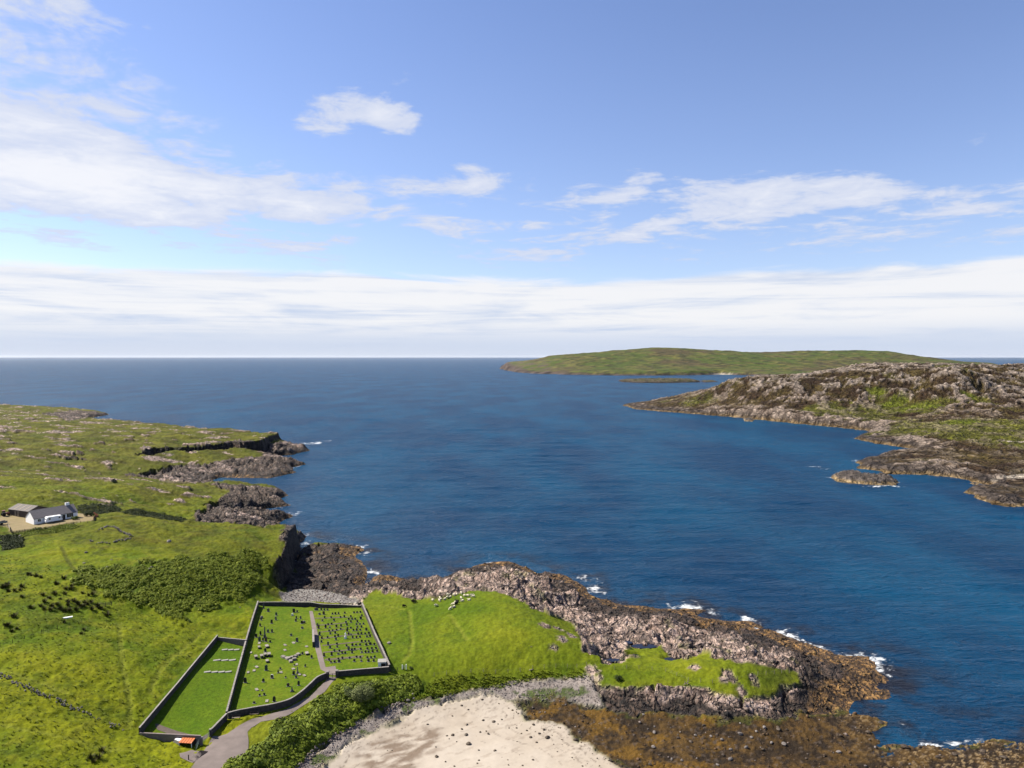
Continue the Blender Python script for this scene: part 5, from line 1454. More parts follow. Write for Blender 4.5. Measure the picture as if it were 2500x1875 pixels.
# ---- benches
def bench(px, py, rz, label, seat='wood', w=1.8):
    X_, Y_, Z_ = ground(px, py)
    r = empty('bench', (X_, Y_, Z_), rz, label, 'bench')
    for i in range(3):
        MB().box((0, -0.16 + i * 0.17, 0.44), (w, 0.14, 0.05)).build('seat_slat', M[seat], r)
    for i in range(3):
        MB().box((0, 0.30 + 0.03 * i, 0.58 + i * 0.14), (w, 0.04, 0.11), rx=-0.2).build('back_slat', M['wood_dark'], r)
    for s_ in (-1, 1):
        MB().box((s_ * w * 0.44, -0.2, 0.21), (0.09, 0.09, 0.46)).build('leg', M['wood_dark'], r)
        MB().box((s_ * w * 0.44, 0.26, 0.45), (0.09, 0.09, 0.94)).build('leg', M['wood_dark'], r)
        MB().box((s_ * w * 0.44, 0.02, 0.62), (0.09, 0.55, 0.06)).build('armrest', M['wood_dark'], r)
    return r


bench(576.5, 1756, 0.12, 'pale wooden bench against the curved wall, nearer the field gate', 'wood_pale', 1.9)
bench(621, 1747, 0.14, 'dark wooden bench against the curved wall, farther from the field gate', 'wood', 2.1)
bench(681, 1766, 0.45, 'wooden bench alone on the grass verge above the scrub', 'wood_pale', 1.5)

# ---- shelter with the orange roof, tank beside it
q = px2w([(447, 1823), (466, 1823), (477.5, 1808.5), (450, 1806)], 8.5)
X_, Y_, Z_ = ground(455, 1822)
r = empty('bin_shelter', (X_, Y_, Z_), -0.12, 'low shelter with a bright orange ribbed roof below the pinkish wall', 'shelter')
for i in range(5):
    MB().box((-1.2 + i * 0.62, 0.4, 1.28), (0.50, 2.1, 0.08), rx=0.20).build('roof_panel', M['orange'], r)
MB().box((0.04, 0.4, 1.19), (3.2, 2.0, 0.05), rx=0.20).build('roof_frame', M['wood_dark'], r)
for sx in (-1.45, 1.5):
    for sy in (-0.45, 1.2):
        MB().box((sx, sy, 0.55), (0.1, 0.1, 1.2 + 0.3 * (sy > 0))).build('post', M['paint_white' if sy < 0 else 'wood'], r)
MB().box((0.0, 1.24, 0.6), (2.9, 0.06, 1.1)).build('back_board', M['wood_dark'], r)
MB().box((1.55, 0.4, 0.6), (0.06, 1.6, 1.0)).build('side_board', M['wood_dark'], r)
X_, Y_, Z_ = ground(436, 1813)
r = empty('water_tank', (X_, Y_, Z_), -0.5, 'low white tank left of the orange-roofed shelter', 'tank')
MB().box((0, 0, 0.35), (1.9, 1.1, 0.8), taper=0.9).build('body', M['concrete'], r, 0.08)
MB().box((0, 0, 0.78), (1.5, 0.9, 0.08)).build('lid', M['plastic_white'], r, 0.03)
X_, Y_, Z_ = ground(621, 1843)
r = empty('marker_post', (X_, Y_, Z_), 0, 'single dark marker post on the verge right of the lane', 'post')
MB().tube((0, 0, -0.2), (0, 0, 1.1), 0.06, 0.05).build('shaft', M['wood_dark'], r); MB().box((0, -0.07, 0.95), (0.16, 0.02, 0.2)).build('plate', M['metal_dark'], r)
X_, Y_, Z_ = ground(460.5, 1856)
r = empty('gate_post', (X_, Y_, Z_), 0, 'short dark post beside the cattle grid', 'post')
MB().box((0, 0, 0.5), (0.16, 0.16, 1.2)).build('shaft', M['wood_dark'], r); MB().box((0, 0, 1.14), (0.2, 0.2, 0.05)).build('cap', M['wood_dark'], r)

# ---- fences: posts and wires
def fence(pl, label, spacing=3.0, mat='wood', hgt=1.15, wires=3):
    pts_ = walk([ground(*p)[:2] for p in pl], spacing)
    o0 = (pts_[0][0], pts_[0][1], float(hz(*pts_[0])))
    r = empty('wire_fence', o0, 0, label, 'fence')
    tops = []
    for p in pts_:
        z_ = float(hz(*p)); l = (p[0] - o0[0], p[1] - o0[1], z_ - o0[2])
        inst('post', FPOST[mat], r, l, (rnd.uniform(-.06, .06), rnd.uniform(-.06, .06), rnd.uniform(0, 1)), (1, 1, hgt))
        tops.append(l)
    for k in range(wires):
        m_ = MB()
        for a, b in zip(tops[:-1], tops[1:]):
            z_ = hgt * (0.35 + 0.28 * k)
            m_.tube((a[0], a[1], a[2] + z_), (b[0], b[1], b[2] + z_), 0.008, n=3)
        m_.build('wire', M['metal'], r)
    return r


FPOST = {}
for k in ('wood', 'wood_pale', 'wood_dark'):
    FPOST[k] = MB().tube((0, 0, -0.25), (0, 0, 1), 0.07, 0.06, 6).mesh('post'); FPOST[k].materials.append(M[k])
fence([(955, 1642), (985, 1634)], 'short wire fence from the cemetery corner to the kissing gate', 2.0)
fence([(1060, 1652), (1150, 1642), (1300, 1634), (1385, 1630), (1432, 1626)], 'long wire fence along the bottom of the sheep meadow', 3.4, 'wood_pale')
fence([(1500, 1634), (1560, 1634), (1625, 1640), (1680, 1664), (1740, 1668), (1830, 1656), (1890, 1646), (1945, 1642)], 'wire fence over the outer grassy point', 3.2, 'wood_pale')
fence([(1950, 1642), (1965, 1660)], 'short pale fence running down onto the bare rocks at the point', 1.6, 'wood_pale', 1.0, 2)
fence([(0, 1578), (60, 1560), (140, 1535), (200, 1520)], 'old wire fence crossing the field left of the rush clumps', 4.0, 'wood_dark', 1.0, 2)
fence([(230, 1278), (180, 1280), (110, 1291), (60, 1297), (28, 1300)], 'wire fence along the grassy edge of the gravel yard', 3.0, 'wood', 1.0, 2)
X_, Y_, Z_ = ground(987, 1634)
r = empty('kissing_gate', (X_, Y_, Z_), 0.3, 'small gate with white posts at the edge of the sheep meadow', 'gate')
for s_ in (-0.55, 0.55):
    MB().box((s_, 0, 0.6), (0.16, 0.16, 1.5)).build('post', M['paint_white'], r)
for i in range(4):
    MB().box((0, 0, 0.3 + i * 0.26), (1.0, 0.05, 0.07)).build('bar', M['metal'], r)
for px, py, rz_, lab in ((258, 1480, 0.55, 'wooden hurdle at the edge of the bracken below the hill'),):
    X_, Y_, Z_ = ground(px, py)
    r = empty('wooden_hurdle', (X_, Y_, Z_), rz_, lab, 'hurdle')
    for s_ in (-1.6, 0, 1.6):
        MB().box((s_, 0, 0.5), (0.14, 0.14, 1.4)).build('post', M['wood_dark'], r)
    for i in range(3):
        MB().box((0, -0.06, 0.35 + i * 0.32), (3.4, 0.05, 0.12)).build('rail', M['wood'], r)
X_, Y_, Z_ = ground(165, 1510)
r = empty('feed_trough', (X_, Y_, Z_), 0.5, 'long pale trough in the field below the rush clumps', 'trough')
MB().box((0, 0, 0.28), (2.2, 0.55, 0.32), taper=1.15).build('basin', M['plastic_white'], r); 
for s_ in (-0.8, 0.8):
    MB().box((s_, 0, 0.06), (0.1, 0.5, 0.2)).build('leg', M['wood_dark'], r)
for px, py, rz_ in ((1297, 1636, 0.6),):
    X_, Y_, Z_ = ground(px, py)
    r = MB().box((0, 0, 0.12), (1.5, 0.28, 0.22), taper=0.9).build('driftwood_plank', M['wood_pale'], None, 0.03); r.location = (X_, Y_, Z_); r.rotation_euler = (0, 0.08, rz_)
    tag(r, 'bleached plank lying by the meadow fence', 'plank')
for i, (px, py) in enumerate(((1675, 1672), (1690, 1672))):
    pass
X_, Y_, Z_ = ground(1675, 1672)
r = empty('fence_stile', (X_, Y_, Z_), 0.2, 'pale broken stile on the fence of the outer point', 'stile')
MB().box((-0.3, 0, 0.5), (0.12, 0.12, 1.2), rx=0.1).build('post', M['wood_pale'], r); MB().box((0.5, 0.1, 0.45), (0.12, 0.12, 1.1), rx=-0.2).build('post', M['wood_pale'], r)
MB().tube((-0.9, 0, 0.1), (0.9, 0.1, 0.9), 0.06).build('rail', M['wood_pale'], r); MB().box((0.1, -0.1, 0.35), (1.2, 0.25, 0.05)).build('step', M['wood_pale'], r)
# ---------------------------------------------------------------- croft
FL = ground(82.9, 1281); FR = ground(189.5, 1263.5); GB = ground(62.3, 1274.6)
ang = math.atan2(FR[1] - FL[1], FR[0] - FL[0]); HL = math.dist(FL[:2], FR[:2]); HD = min(8.0, math.dist(FL[:2], GB[:2]))
zf = max(FL[2], FR[2])
r = empty('cottage', (FL[0], FL[1], zf - 0.05), ang, 'long white single-storey cottage with a grey slate roof', 'house')
EV, RG = 2.45, 5.3
m_ = MB()
m_.box((HL / 2, HD / 2, EV / 2 - 0.3), (HL, HD, EV + 0.6))
for x_ in (0.0, HL - 0.3):
    m_.add([(x_, 0.002, EV - 0.01), (x_, HD - 0.002, EV - 0.01), (x_, HD / 2, RG - 0.08), (x_ + 0.3, 0.002, EV - 0.01), (x_ + 0.3, HD - 0.002, EV - 0.01), (x_ + 0.3, HD / 2, RG - 0.08)],
           [(0, 1, 2), (5, 4, 3), (0, 3, 4, 1), (1, 4, 5, 2), (2, 5, 3, 0)])
m_.build('wall', M['paint_white'], r)
roof = MB(); sl = math.atan2(RG - EV, HD / 2); ln = math.hypot(HD / 2, RG - EV) + 0.35
for s_ in (-1, 1):
    cy_ = HD / 2 + s_ * (HD / 4 + 0.13); cz_ = (EV + RG) / 2 - 0.04
    roof.box((HL / 2, cy_, cz_), (HL + 0.3, ln, 0.16), rx=-s_ * sl)
ro = roof.build('roof', M['slate'], r)
MB().tube((-0.15, HD / 2, RG + 0.05), (HL + 0.15, HD / 2, RG + 0.05), 0.11, n=6).build('ridge_tile', M['slate'], ro)
ch = MB().box((HL * 0.86, HD / 2 + 0.1, RG + 0.35), (1.5, 0.8, 1.5)).build('chimney', M['paint_white'], ro)
for s_ in (-0.4, 0.4):
    MB().tube((HL * 0.86 + s_, HD / 2 + 0.1, RG + 1.08), (HL * 0.86 + s_, HD / 2 + 0.1, RG + 1.5), 0.16, 0.13).build('chimney_pot', M['red_paint'], ro)
for fx, big_ in ((0.28, 0.75), (0.46, 0.75), (0.72, 1.15)):
    yv = HD / 2 - HD * 0.23; zv = RG - (RG - EV) * 0.46 + 0.09
    MB().box((HL * fx, yv, zv), (big_, big_ * 1.15, 0.06), rx=sl).build('skylight', M['glass'], ro)
for fx, w_, h_ in ((0.12, 1.2, 1.1), (0.40, 1.1, 1.1), (0.62, 0.9, 1.2), (0.82, 2.6, 1.5)):
    f_ = MB().box((HL * fx, -0.02, 1.45), (w_ + 0.2, 0.10, h_ + 0.2)).build('window', M['plastic_white'], r)
    n_ = 3 if w_ > 2 else 2
    for i in range(n_):
        MB().box((HL * fx - w_ / 2 + (i + 0.5) * w_ / n_, -0.075, 1.45), (w_ / n_ - 0.08, 0.03, h_ - 0.04)).build('pane', M['glass'], f_)
d_ = MB().box((HL * 0.68, -0.03, 1.05), (0.95, 0.1, 2.1)).build('door', M['wood_dark'], r); MB().box((HL * 0.68 + 0.35, -0.1, 1.05), (0.06, 0.06, 0.12)).build('handle', M['metal'], d_)
MB().tube((-0.1, -0.25, EV - 0.05), (HL + 0.1, -0.25, EV - 0.05), 0.07, n=6).build('gutter', M['metal_dark'], ro)
# caravan in front of it
CA = ground(112, 1279); CB = ground(151, 1272)
ang2 = math.atan2(CB[1] - CA[1], CB[0] - CA[0])
r = empty('caravan', (CA[0], CA[1], max(CA[2], CB[2])), ang2, 'white touring caravan parked along the front of the cottage', 'caravan')
L = max(5.0, min(6.5, math.dist(CA[:2], CB[:2])))
m_ = MB(); m_.prism([(0.0, 0.55), (0.15, 0.45), (L, 0.45), (L, 2.5), (0.9, 2.62), (0.42, 2.2), (0.05, 1.3)], 0.0, 2.1)
m_.build('body', M['plastic_white'], r, 0.05)
for fx, w_ in ((0.24, 0.8), (0.86, 0.6)):
    MB().box((L * fx, -0.015, 1.75), (w_, 0.05, 0.55)).build('window', M['glass'], r)
MB().box((L * 0.5, -0.012, 1.4), (0.55, 0.04, 1.7)).build('door', M['plastic_white'], r)
MB().box((0.2, 1.05, 1.78), (0.06, 1.5, 0.5)).build('front_window', M['glass'], r)
for y_ in (0.12, 1.98):
    MB().tube((L * 0.55, y_ - 0.1, 0.3), (L * 0.55, y_ + 0.1, 0.3), 0.3, n=14).build('wheel', M['rubber'], r)
MB().tube((0, 1.05, 0.45), (-1.1, 1.05, 0.42), 0.06).build('hitch', M['metal'], r)
# barn
BA = ground(21, 1256.4); BB = ground(60, 1264)
ang3 = math.atan2(BB[1] - BA[1], BB[0] - BA[0]); L = math.dist(BA[:2], BB[:2]) + 2.5
r = empty('barn', (BA[0], BA[1], BA[2] - 0.1), ang3, 'low brown tin barn with pale roof strips behind the cottage', 'barn')
BD, BE, BR = 8.5, 2.5, 4.1
m_ = MB(); m_.box((L / 2, BD / 2, BE / 2 - 0.2), (L, BD, BE + 0.4))
m_.add([(0.003, 0, BE), (0.003, BD, BE), (0.003, BD / 2, BR), (L - 0.003, 0, BE), (L - 0.003, BD, BE), (L - 0.003, BD / 2, BR)], [(0, 1, 2), (5, 4, 3), (0, 3, 4, 1), (1, 4, 5, 2), (2, 5, 3, 0)])
m_.build('wall', M['tin_brown'], r)
sl = math.atan2(BR - BE, BD / 2); ln = math.hypot(BD / 2, BR - BE) + 0.3
m_ = MB()
for s_ in (-1, 1):
    m_.box((L / 2, BD / 2 + s_ * (BD / 4 + 0.1), (BE + BR) / 2 + 0.08), (L + 0.4, ln, 0.1), rx=-s_ * sl)
ro = m_.build('roof', M['tin_brown'], r)
for i in range(3):
    MB().box((L * (0.25 + 0.25 * i), BD / 4 - 0.1, (BE + BR) / 2 + 0.14), (0.7, ln * 0.8, 0.06), rx=sl).build('roof_light', M['wood_pale'], ro)
for i in range(2):
    MB().box((L * 0.36 + i * 1.7, -0.04, 1.05), (1.1, 0.1, 2.2)).build('door', M['wood_pale'], r)
MB().box((L * 0.36 + 0.85, -0.03, 1.05), (0.6, 0.07, 2.1)).build('doorway', M['wood_dark'], r)
# tractor by the barn
X_, Y_, Z_ = ground(13, 1259)
r = empty('tractor', (X_, Y_, Z_), 0.9, 'old red tractor standing left of the barn', 'tractor')
MB().box((0.7, 0, 1.0), (1.7, 0.7, 0.7)).build('bonnet', M['red_paint'], r, 0.06); MB().box((-0.6, 0, 0.95), (1.0, 0.9, 0.6)).build('chassis', M['metal_dark'], r)
MB().box((-0.6, 0, 1.75), (1.1, 1.2, 1.1), taper=0.85).build('cab', M['glass'], r); MB().box((-0.6, 0, 2.34), (1.2, 1.3, 0.1)).build('cab_roof', M['red_paint'], r)
for x_, rad, w_ in ((-0.7, 0.75, 0.4), (1.2, 0.42, 0.25)):
    for s_ in (-1, 1):
        MB().tube((x_, s_ * 0.75 - w_ / 2, rad), (x_, s_ * 0.75 + w_ / 2, rad), rad, n=16).build('wheel', M['rubber'], r)
MB().tube((1.1, 0.2, 1.3), (1.1, 0.2, 2.1), 0.05).build('exhaust', M['metal_dark'], r)
X_, Y_, Z_ = ground(6, 1281)
r = empty('farm_trailer', (X_, Y_, Z_), 0.4, 'dark loaded farm trailer at the left edge of the gravel yard', 'trailer')
MB().box((0, 0, 0.85), (3.2, 1.7, 0.15)).build('bed', M['wood_dark'], r); MB().box((0, 0.8, 1.15), (3.2, 0.06, 0.5)).build('side', M['metal'], r); MB().box((0, -0.8, 1.15), (3.2, 0.06, 0.5)).build('side', M['metal'], r)
MB().box((0.3, 0, 1.35), (1.7, 1.2, 0.8), taper=0.8, rz=0.3).build('load', M['tin_brown'], r, 0.1)
for s_ in (-1, 1):
    MB().tube((-0.3, s_ * 0.9 - 0.1, 0.4), (-0.3, s_ * 0.9 + 0.1, 0.4), 0.4, n=14).build('wheel', M['rubber'], r)
MB().tube((1.6, 0, 0.8), (2.8, 0, 0.5), 0.06).build('drawbar', M['metal'], r)
# red garden fence at the end of the paving
pl = [ground(*p_) for p_ in ((229, 1256), (240, 1261.5), (228, 1271))]
r = empty('board_fence', pl[0], 0, 'short reddish board fence at the right end of the gravel yard', 'fence')
for a, b in zip(pl[:-1], pl[1:]):
    for p_ in walk([a[:2], b[:2]], 0.45)[:-1]:
        an = math.atan2(b[1] - a[1], b[0] - a[0])
        o = MB().box((0, 0, 0.5), (0.42, 0.05, 1.25)).build('board', M['wood_red'], r); o.location = (p_[0] - pl[0][0], p_[1] - pl[0][1], float(hz(*p_)) - pl[0][2]); o.rotation_euler = (0, 0, an)
pl = [ground(*p_) for p_ in ((19.5, 1286), (25.5, 1300))]
r = empty('yard_gate', pl[0], math.atan2(pl[1][1] - pl[0][1], pl[1][0] - pl[0][0]), 'pale wooden gate at the near left corner of the gravel yard', 'gate')
L = math.dist(pl[0][:2], pl[1][:2])
for i, x_ in enumerate((0, L)):
    MB().box((x_, 0, 0.6), (0.25, 0.25, 1.7)).build('post', M['wood_pale' if i == 0 else 'wood_dark'], r)
for i in range(4):
    MB().box((L / 2, 0, 0.35 + 0.28 * i), (L - 0.3, 0.06, 0.12)).build('bar', M['wood_pale'], r)
X_, Y_, Z_ = ground(25, 1299)

# ---------------------------------------------------------------- sheep
def skin_mesh(name, verts, edges, radii, mat, root=0):
    me = bpy.data.meshes.new(name); me.from_pydata(verts, edges, [])
    o = bpy.data.objects.new(name, me); COL.objects.link(o)
    o.modifiers.new('s', 'SKIN'); sd_ = o.modifiers.new('d', 'SUBSURF'); sd_.levels = 1
    for v, rr in zip(me.skin_vertices[0].data, radii):
        v.radius = rr if isinstance(rr, tuple) else (rr, rr)
    me.skin_vertices[0].data[root].use_root = True
    dg = bpy.context.evaluated_depsgraph_get()
    out = bpy.data.meshes.new_from_object(o.evaluated_get(dg)); out.name = name
    bpy.data.objects.remove(o)
    out.materials.clear(); out.materials.append(mat)
    out.polygons.foreach_set('use_smooth', np.ones(len(out.polygons), bool))
    return out


def sheep_mesh(pose, mat):
    lie = pose == 'lie'
    zb = 0.36 if lie else 0.66
    hd = {'graze': [(0.62, 0, zb - 0.02), (0.80, 0, 0.36), (0.98, 0, 0.16)], 'stand': [(0.60, 0, zb + 0.12), (0.76, 0, zb + 0.30), (0.98, 0, zb + 0.26)], 'lie': [(0.58, 0, zb + 0.1), (0.72, 0, zb + 0.26), (0.92, 0, zb + 0.22)]}[pose]
    v = [(-0.02, 0, zb), (-0.32, 0, zb + 0.02), (-0.52, 0, zb - 0.02), (0.30, 0, zb), (0.44, 0, zb + 0.03)] + hd
    e = [(0, 1), (1, 2), (0, 3), (3, 4), (4, 5), (5, 6), (6, 7)]
    rd = [0.33, 0.31, 0.20, 0.30, 0.25, 0.16, 0.13, 0.07]
    if not lie:
        for x_, par in ((-0.34, 1), (0.32, 3)):
            for s_ in (-1, 1):
                i = len(v)
                v += [(x_, s_ * 0.17, zb - 0.22), (x_ + (0.05 if x_ < 0 else 0), s_ * 0.17, 0.28), (x_, s_ * 0.17, 0.0)]
                e += [(par, i), (i, i + 1), (i + 1, i + 2)]; rd += [0.11, 0.055, 0.045]
    else:
        for x_, par in ((-0.34, 1), (0.32, 3)):
            for s_ in (-1, 1):
                i = len(v); v += [(x_ + 0.12, s_ * 0.27, 0.10), (x_ + 0.34, s_ * 0.25, 0.06)]; e += [(par, i), (i, i + 1)]; rd += [0.10, 0.05]
    return skin_mesh('sheep', v, e, rd, mat)


SH = {(p_, c_): sheep_mesh(p_, M[c_]) for p_ in ('graze', 'stand', 'lie') for c_ in ('wool',)}
SHB = sheep_mesh('stand', M['wool_black']); SHG = sheep_mesh('graze', M['wool_black'])
ears = MB()
for s_ in (-1, 1):
    ears.tube((0, s_ * 0.08, 0), (-0.03, s_ * 0.22, 0.04), 0.035, 0.012, 5)
EAR = ears.mesh('ears'); EAR.materials.append(M['wool'])
EARB = EAR.copy(); EARB.materials.clear(); EARB.materials.append(M['wool_black'])
def ordw(n):
    one = ['', 'first', 'second', 'third', 'fourth', 'fifth', 'sixth', 'seventh', 'eighth', 'ninth', 'tenth', 'eleventh', 'twelfth', 'thirteenth', 'fourteenth', 'fifteenth', 'sixteenth', 'seventeenth', 'eighteenth', 'nineteenth']
    if n < 20: return one[n]
    tens = {2: ('twentieth', 'twenty'), 3: ('thirtieth', 'thirty'), 4: ('fortieth', 'forty'), 5: ('fiftieth', 'fifty'), 6: ('sixtieth', 'sixty')}[n // 10]
    return tens[0] if n % 10 == 0 else tens[1] + '-' + one[n % 10]


def rank(lst):
    s_ = sorted(range(len(lst)), key=lambda i: lst[i][0])
    return {i: ordw(k + 1) for k, i in enumerate(s_)}


flock = [(455, 345), (540, 505), (645, 350), (690, 305), (665, 270), (815, 298), (885, 258), (975, 235), (930, 190), (1075, 185), (1100, 155), (1180, 168), (1305, 125), (1395, 212), (1505, 210), (1610, 205), (1675, 235), (1300, 280), (1340, 350), (1545, 320), (1115, 425), (1070, 470), (1085, 530), (980, 600), (890, 175)]
lab_s = {0: 'leftmost white sheep of the flock by the shore rocks', 1: 'white sheep standing apart, left of the flock', 12: 'white sheep at the very top of the meadow against the rocks', 16: 'rightmost white sheep of the flock', 23: 'nearest white sheep of the flock', 19: 'white sheep just below the right end of the flock'}
rk_s = rank(flock)
for i, (zx, zy) in enumerate(flock):
    X_, Y_, Z_ = ground(1020 + zx / 12.289, 1440 + zy / 12.289)
    p_ = rnd.choice(['graze', 'graze', 'stand', 'lie'])
    o = inst('sheep', SH[(p_, 'wool')], None, (X_, Y_, Z_ - 0.02), (0, 0, rnd.uniform(0, 6.28)), (1.0,) * 3)
    e = inst('ears', EAR, o, {'graze': (0.80, 0, 0.46), 'stand': (0.78, 0, 1.04), 'lie': (0.74, 0, 0.70)}[p_])
    tag(o, lab_s.get(i, f'{rk_s[i]} white sheep from the left in the flock by the shore rocks'), 'sheep', 'flock of sheep on the meadow')
for px, py, lab, me in ((1020 + 1160 / 12.289, 1440 + 445 / 12.289, 'dark sheep among the white ones, nearer of two', SHG), (1020 + 1185 / 12.289, 1440 + 388 / 12.289, 'dark sheep among the white ones, farther of two', SHB),
                        (986, 1483, 'lone dark sheep on the worn track left of the flock', SHG), (1008, 1471, 'dark sheep near the shore rocks, left of a pair', SHB), (1012, 1472, 'dark sheep near the shore rocks, right of a pair', SHG)):
    X_, Y_, Z_ = ground(px, py)
    o = inst('sheep', me, None, (X_, Y_, Z_ - 0.02), (0, 0, rnd.uniform(0, 6.28)), (1.1,) * 3)
    inst('ears', EARB, o, (0.80, 0, 0.46) if me is SHG else (0.78, 0, 1.04))
    tag(o, lab, 'sheep', 'flock of sheep on the meadow')

# ---------------------------------------------------------------- boulders and tumbled walls
def boulder(px, py, w, label, group, dark=False, name='boulder', sink=0.25, zs=None):
    X_, Y_, Z_ = ground(px, py)
    k = rnd.randrange(6)
    s_ = w * Y_ / F
    o = inst(name, (ROCKS_D if dark else ROCKS)[k], None, (X_, Y_, Z_ + s_ * (0.3 - sink)), (rnd.uniform(-.2, .2), rnd.uniform(-.2, .2), rnd.uniform(0, 6)), (s_ * rnd.uniform(.9, 1.2), s_ * rnd.uniform(.85, 1.1), s_ * rnd.uniform(.75, 1.05)))
    return tag(o, label, 'boulder', group)


bch = [(905, 1030, 25), (950, 1058, 18), (1050, 1130, 25), (1120, 1140, 32), (1175, 1125, 18), (940, 1160, 25), (905, 1190, 22), (845, 1230, 35), (935, 1230, 35), (805, 1235, 18), (1030, 1210, 22), (1085, 1222, 25), (1275, 1182, 20), (1345, 1200, 22), (1430, 1220, 28), (1460, 1195, 25), (1370, 1245, 30),
       (1485, 1248, 52), (1410, 1280, 25), (950, 1290, 42), (1020, 1332, 22), (1128, 1335, 30), (735, 1375, 38), (730, 1310, 18), (1390, 1160, 30), (1020, 1400, 20), (1010, 1420, 20), (795, 1410, 18), (855, 1440, 22), (1385, 1397, 22), (1220, 1432, 16), (1315, 1435, 18), (1550, 1342, 14), (1650, 1382, 16), (1525, 1292, 12), (1820, 1387, 18), (1670, 1265, 40), (675, 1158, 20), (820, 1255, 14), (1150, 1155, 14), (870, 1275, 14)]
lab_b = {17: 'largest dark weed-covered boulder on the sand', 19: 'dark boulder on the sand below the cluster, nearest the brown stained patch', 22: 'flat dark boulder near the bottom of the sand', 3: 'dark boulder topmost in the middle of the sand', 37: 'small dark rock on the clean upper sand', 36: 'dark boulder where the sand meets the seaweed', 35: 'small dark rock at the lower right of the sand'}
rk_b = rank(bch)
for i, (zx, zy, w) in enumerate(bch):
    boulder(800 + zx / 2.765, 1350 + zy / 2.765, w / 2.765 * 0.8, lab_b.get(i, f'{rk_b[i]} dark weed-covered rock from the left on the pale sand'), 'dark rocks on the sand', True, 'beach_boulder')
for i, (px, py, w, lab) in enumerate(((1004, 1696, 15, 'biggest pale boulder in the pile on the bank above the pebbles'), (997, 1710, 13, 'flat grey boulder at the foot of the pile on the bank'), (991, 1695, 10, 'pale boulder on the left of the pile on the bank'), (988, 1705, 8, 'small grey boulder in the pile on the bank, lower left'), (1010, 1705, 8, 'small grey boulder in the pile on the bank, lower right'), (999, 1690, 7, 'small pale boulder at the top of the pile on the bank'))):
    boulder(px, py, w, lab, 'boulder pile on the bank', False)
for (px, py, w, lab) in ((1371, 1560, 7, 'pair of pale boulders on the meadow knoll, left one'), (1376, 1561, 7, 'pair of pale boulders on the meadow knoll, right one'), (1349, 1582, 7, 'lone pale boulder on the open meadow'), (1297, 1579, 4, 'small pale stone in the middle of the meadow'), (412, 1322, 13, 'rounded pinkish boulder on the hillside above the bracken'), (370, 1385, 8, 'pale boulder at the upper edge of the bracken, upper one'), (365, 1389, 6, 'pale boulder at the upper edge of the bracken, lower one'), (205, 1375, 8, 'white streaked boulder left of the bracken'),
                        (210, 1349, 7, 'small pale boulder below the tumbled sheepfold'), (272, 1367, 7, 'grey boulder on the slope left of the bracken'), (261, 1384, 5, 'small pale stone on the slope left of the bracken'), (49, 1310, 9, 'white stone in the dark heather below the yard gate'), (301, 1782, 6, 'white stone at the end of the tumbled field wall'), (586, 1483, 5, 'orange-pink stone on the grass left of the cemetery corner'), (950, 1571, 10, 'sandy boulder in the hollow right of the cemetery wall'),
                        (425, 1811, 5, 'small white stone left of the white tank')):
    boulder(px, py, w, lab, None, False)
wb = [(0, 0)] * 34
for i in range(34):
    wb[i] = [(1807, 1793), (1866, 1777), (1914, 1818), (2047, 1838), (1835, 1802), (1640, 1855), (1752, 1868), (1571, 1745)][i] if i < 8 else (rnd.uniform(1450, 2060), rnd.uniform(1765, 1872))
rk_w = rank(wb)
for i, (px, py) in enumerate(wb):
    boulder(px, py, rnd.uniform(6, 13) if i >= 8 else (14, 11, 14, 15, 10, 9, 9, 8)[i], 'pinkish pointed boulder standing out of the seaweed flat' if i == 0 else f'{rk_w[i]} boulder from the left on the brown seaweed flat', 'boulders on the seaweed flat', i > 20, 'shore_boulder', 0.15)
wedge_ = ((2210, 1826, 34), (2245, 1824, 18), (2330, 1842, 22), (2400, 1836, 26), (2290, 1850, 20), (2450, 1850, 30), (2150, 1765, 20), (2120, 1790, 24))
rk_e = rank(wedge_)
for i, (px, py, w) in enumerate(wedge_):
    boulder(px, py, w * .6, f'{rk_e[i]} ochre weed-draped boulder from the left at the lower right water edge', 'boulders at the water edge', True, 'shore_boulder', 0.2)


def tumbled(segs, label, size, n_per_m, name='stone_dyke', spread=0.45):
    p0 = ground(*segs[0][0])
    r = empty(name, p0, 0, label, 'stone wall')
    for pl in segs:
        w_ = [ground(*p) for p in pl]
        for a, b in zip(w_[:-1], w_[1:]):
            L = math.dist(a[:2], b[:2]); n = max(1, int(L * n_per_m))
            d_ = ((b[0] - a[0]) / L, (b[1] - a[1]) / L)
            for i in range(n):
                t_ = (i + rnd.random()) / n; o_ = rnd.gauss(0, spread)
                x_ = a[0] + (b[0] - a[0]) * t_ - d_[1] * o_; y_ = a[1] + (b[1] - a[1]) * t_ + d_[0] * o_
                s_ = size * rnd.uniform(.55, 1.25); up = max(0, 0.28 - abs(o_) * 0.4) * rnd.random() * 1.6
                inst('stone', ROCKS[rnd.randrange(6)], r, (x_ - p0[0], y_ - p0[1], float(hz(x_, y_)) - p0[2] + s_ * 0.18 + up), (rnd.uniform(0, 3), rnd.uniform(0, 3), rnd.uniform(0, 6)), (s_, s_ * .85, s_ * .8))
    return r


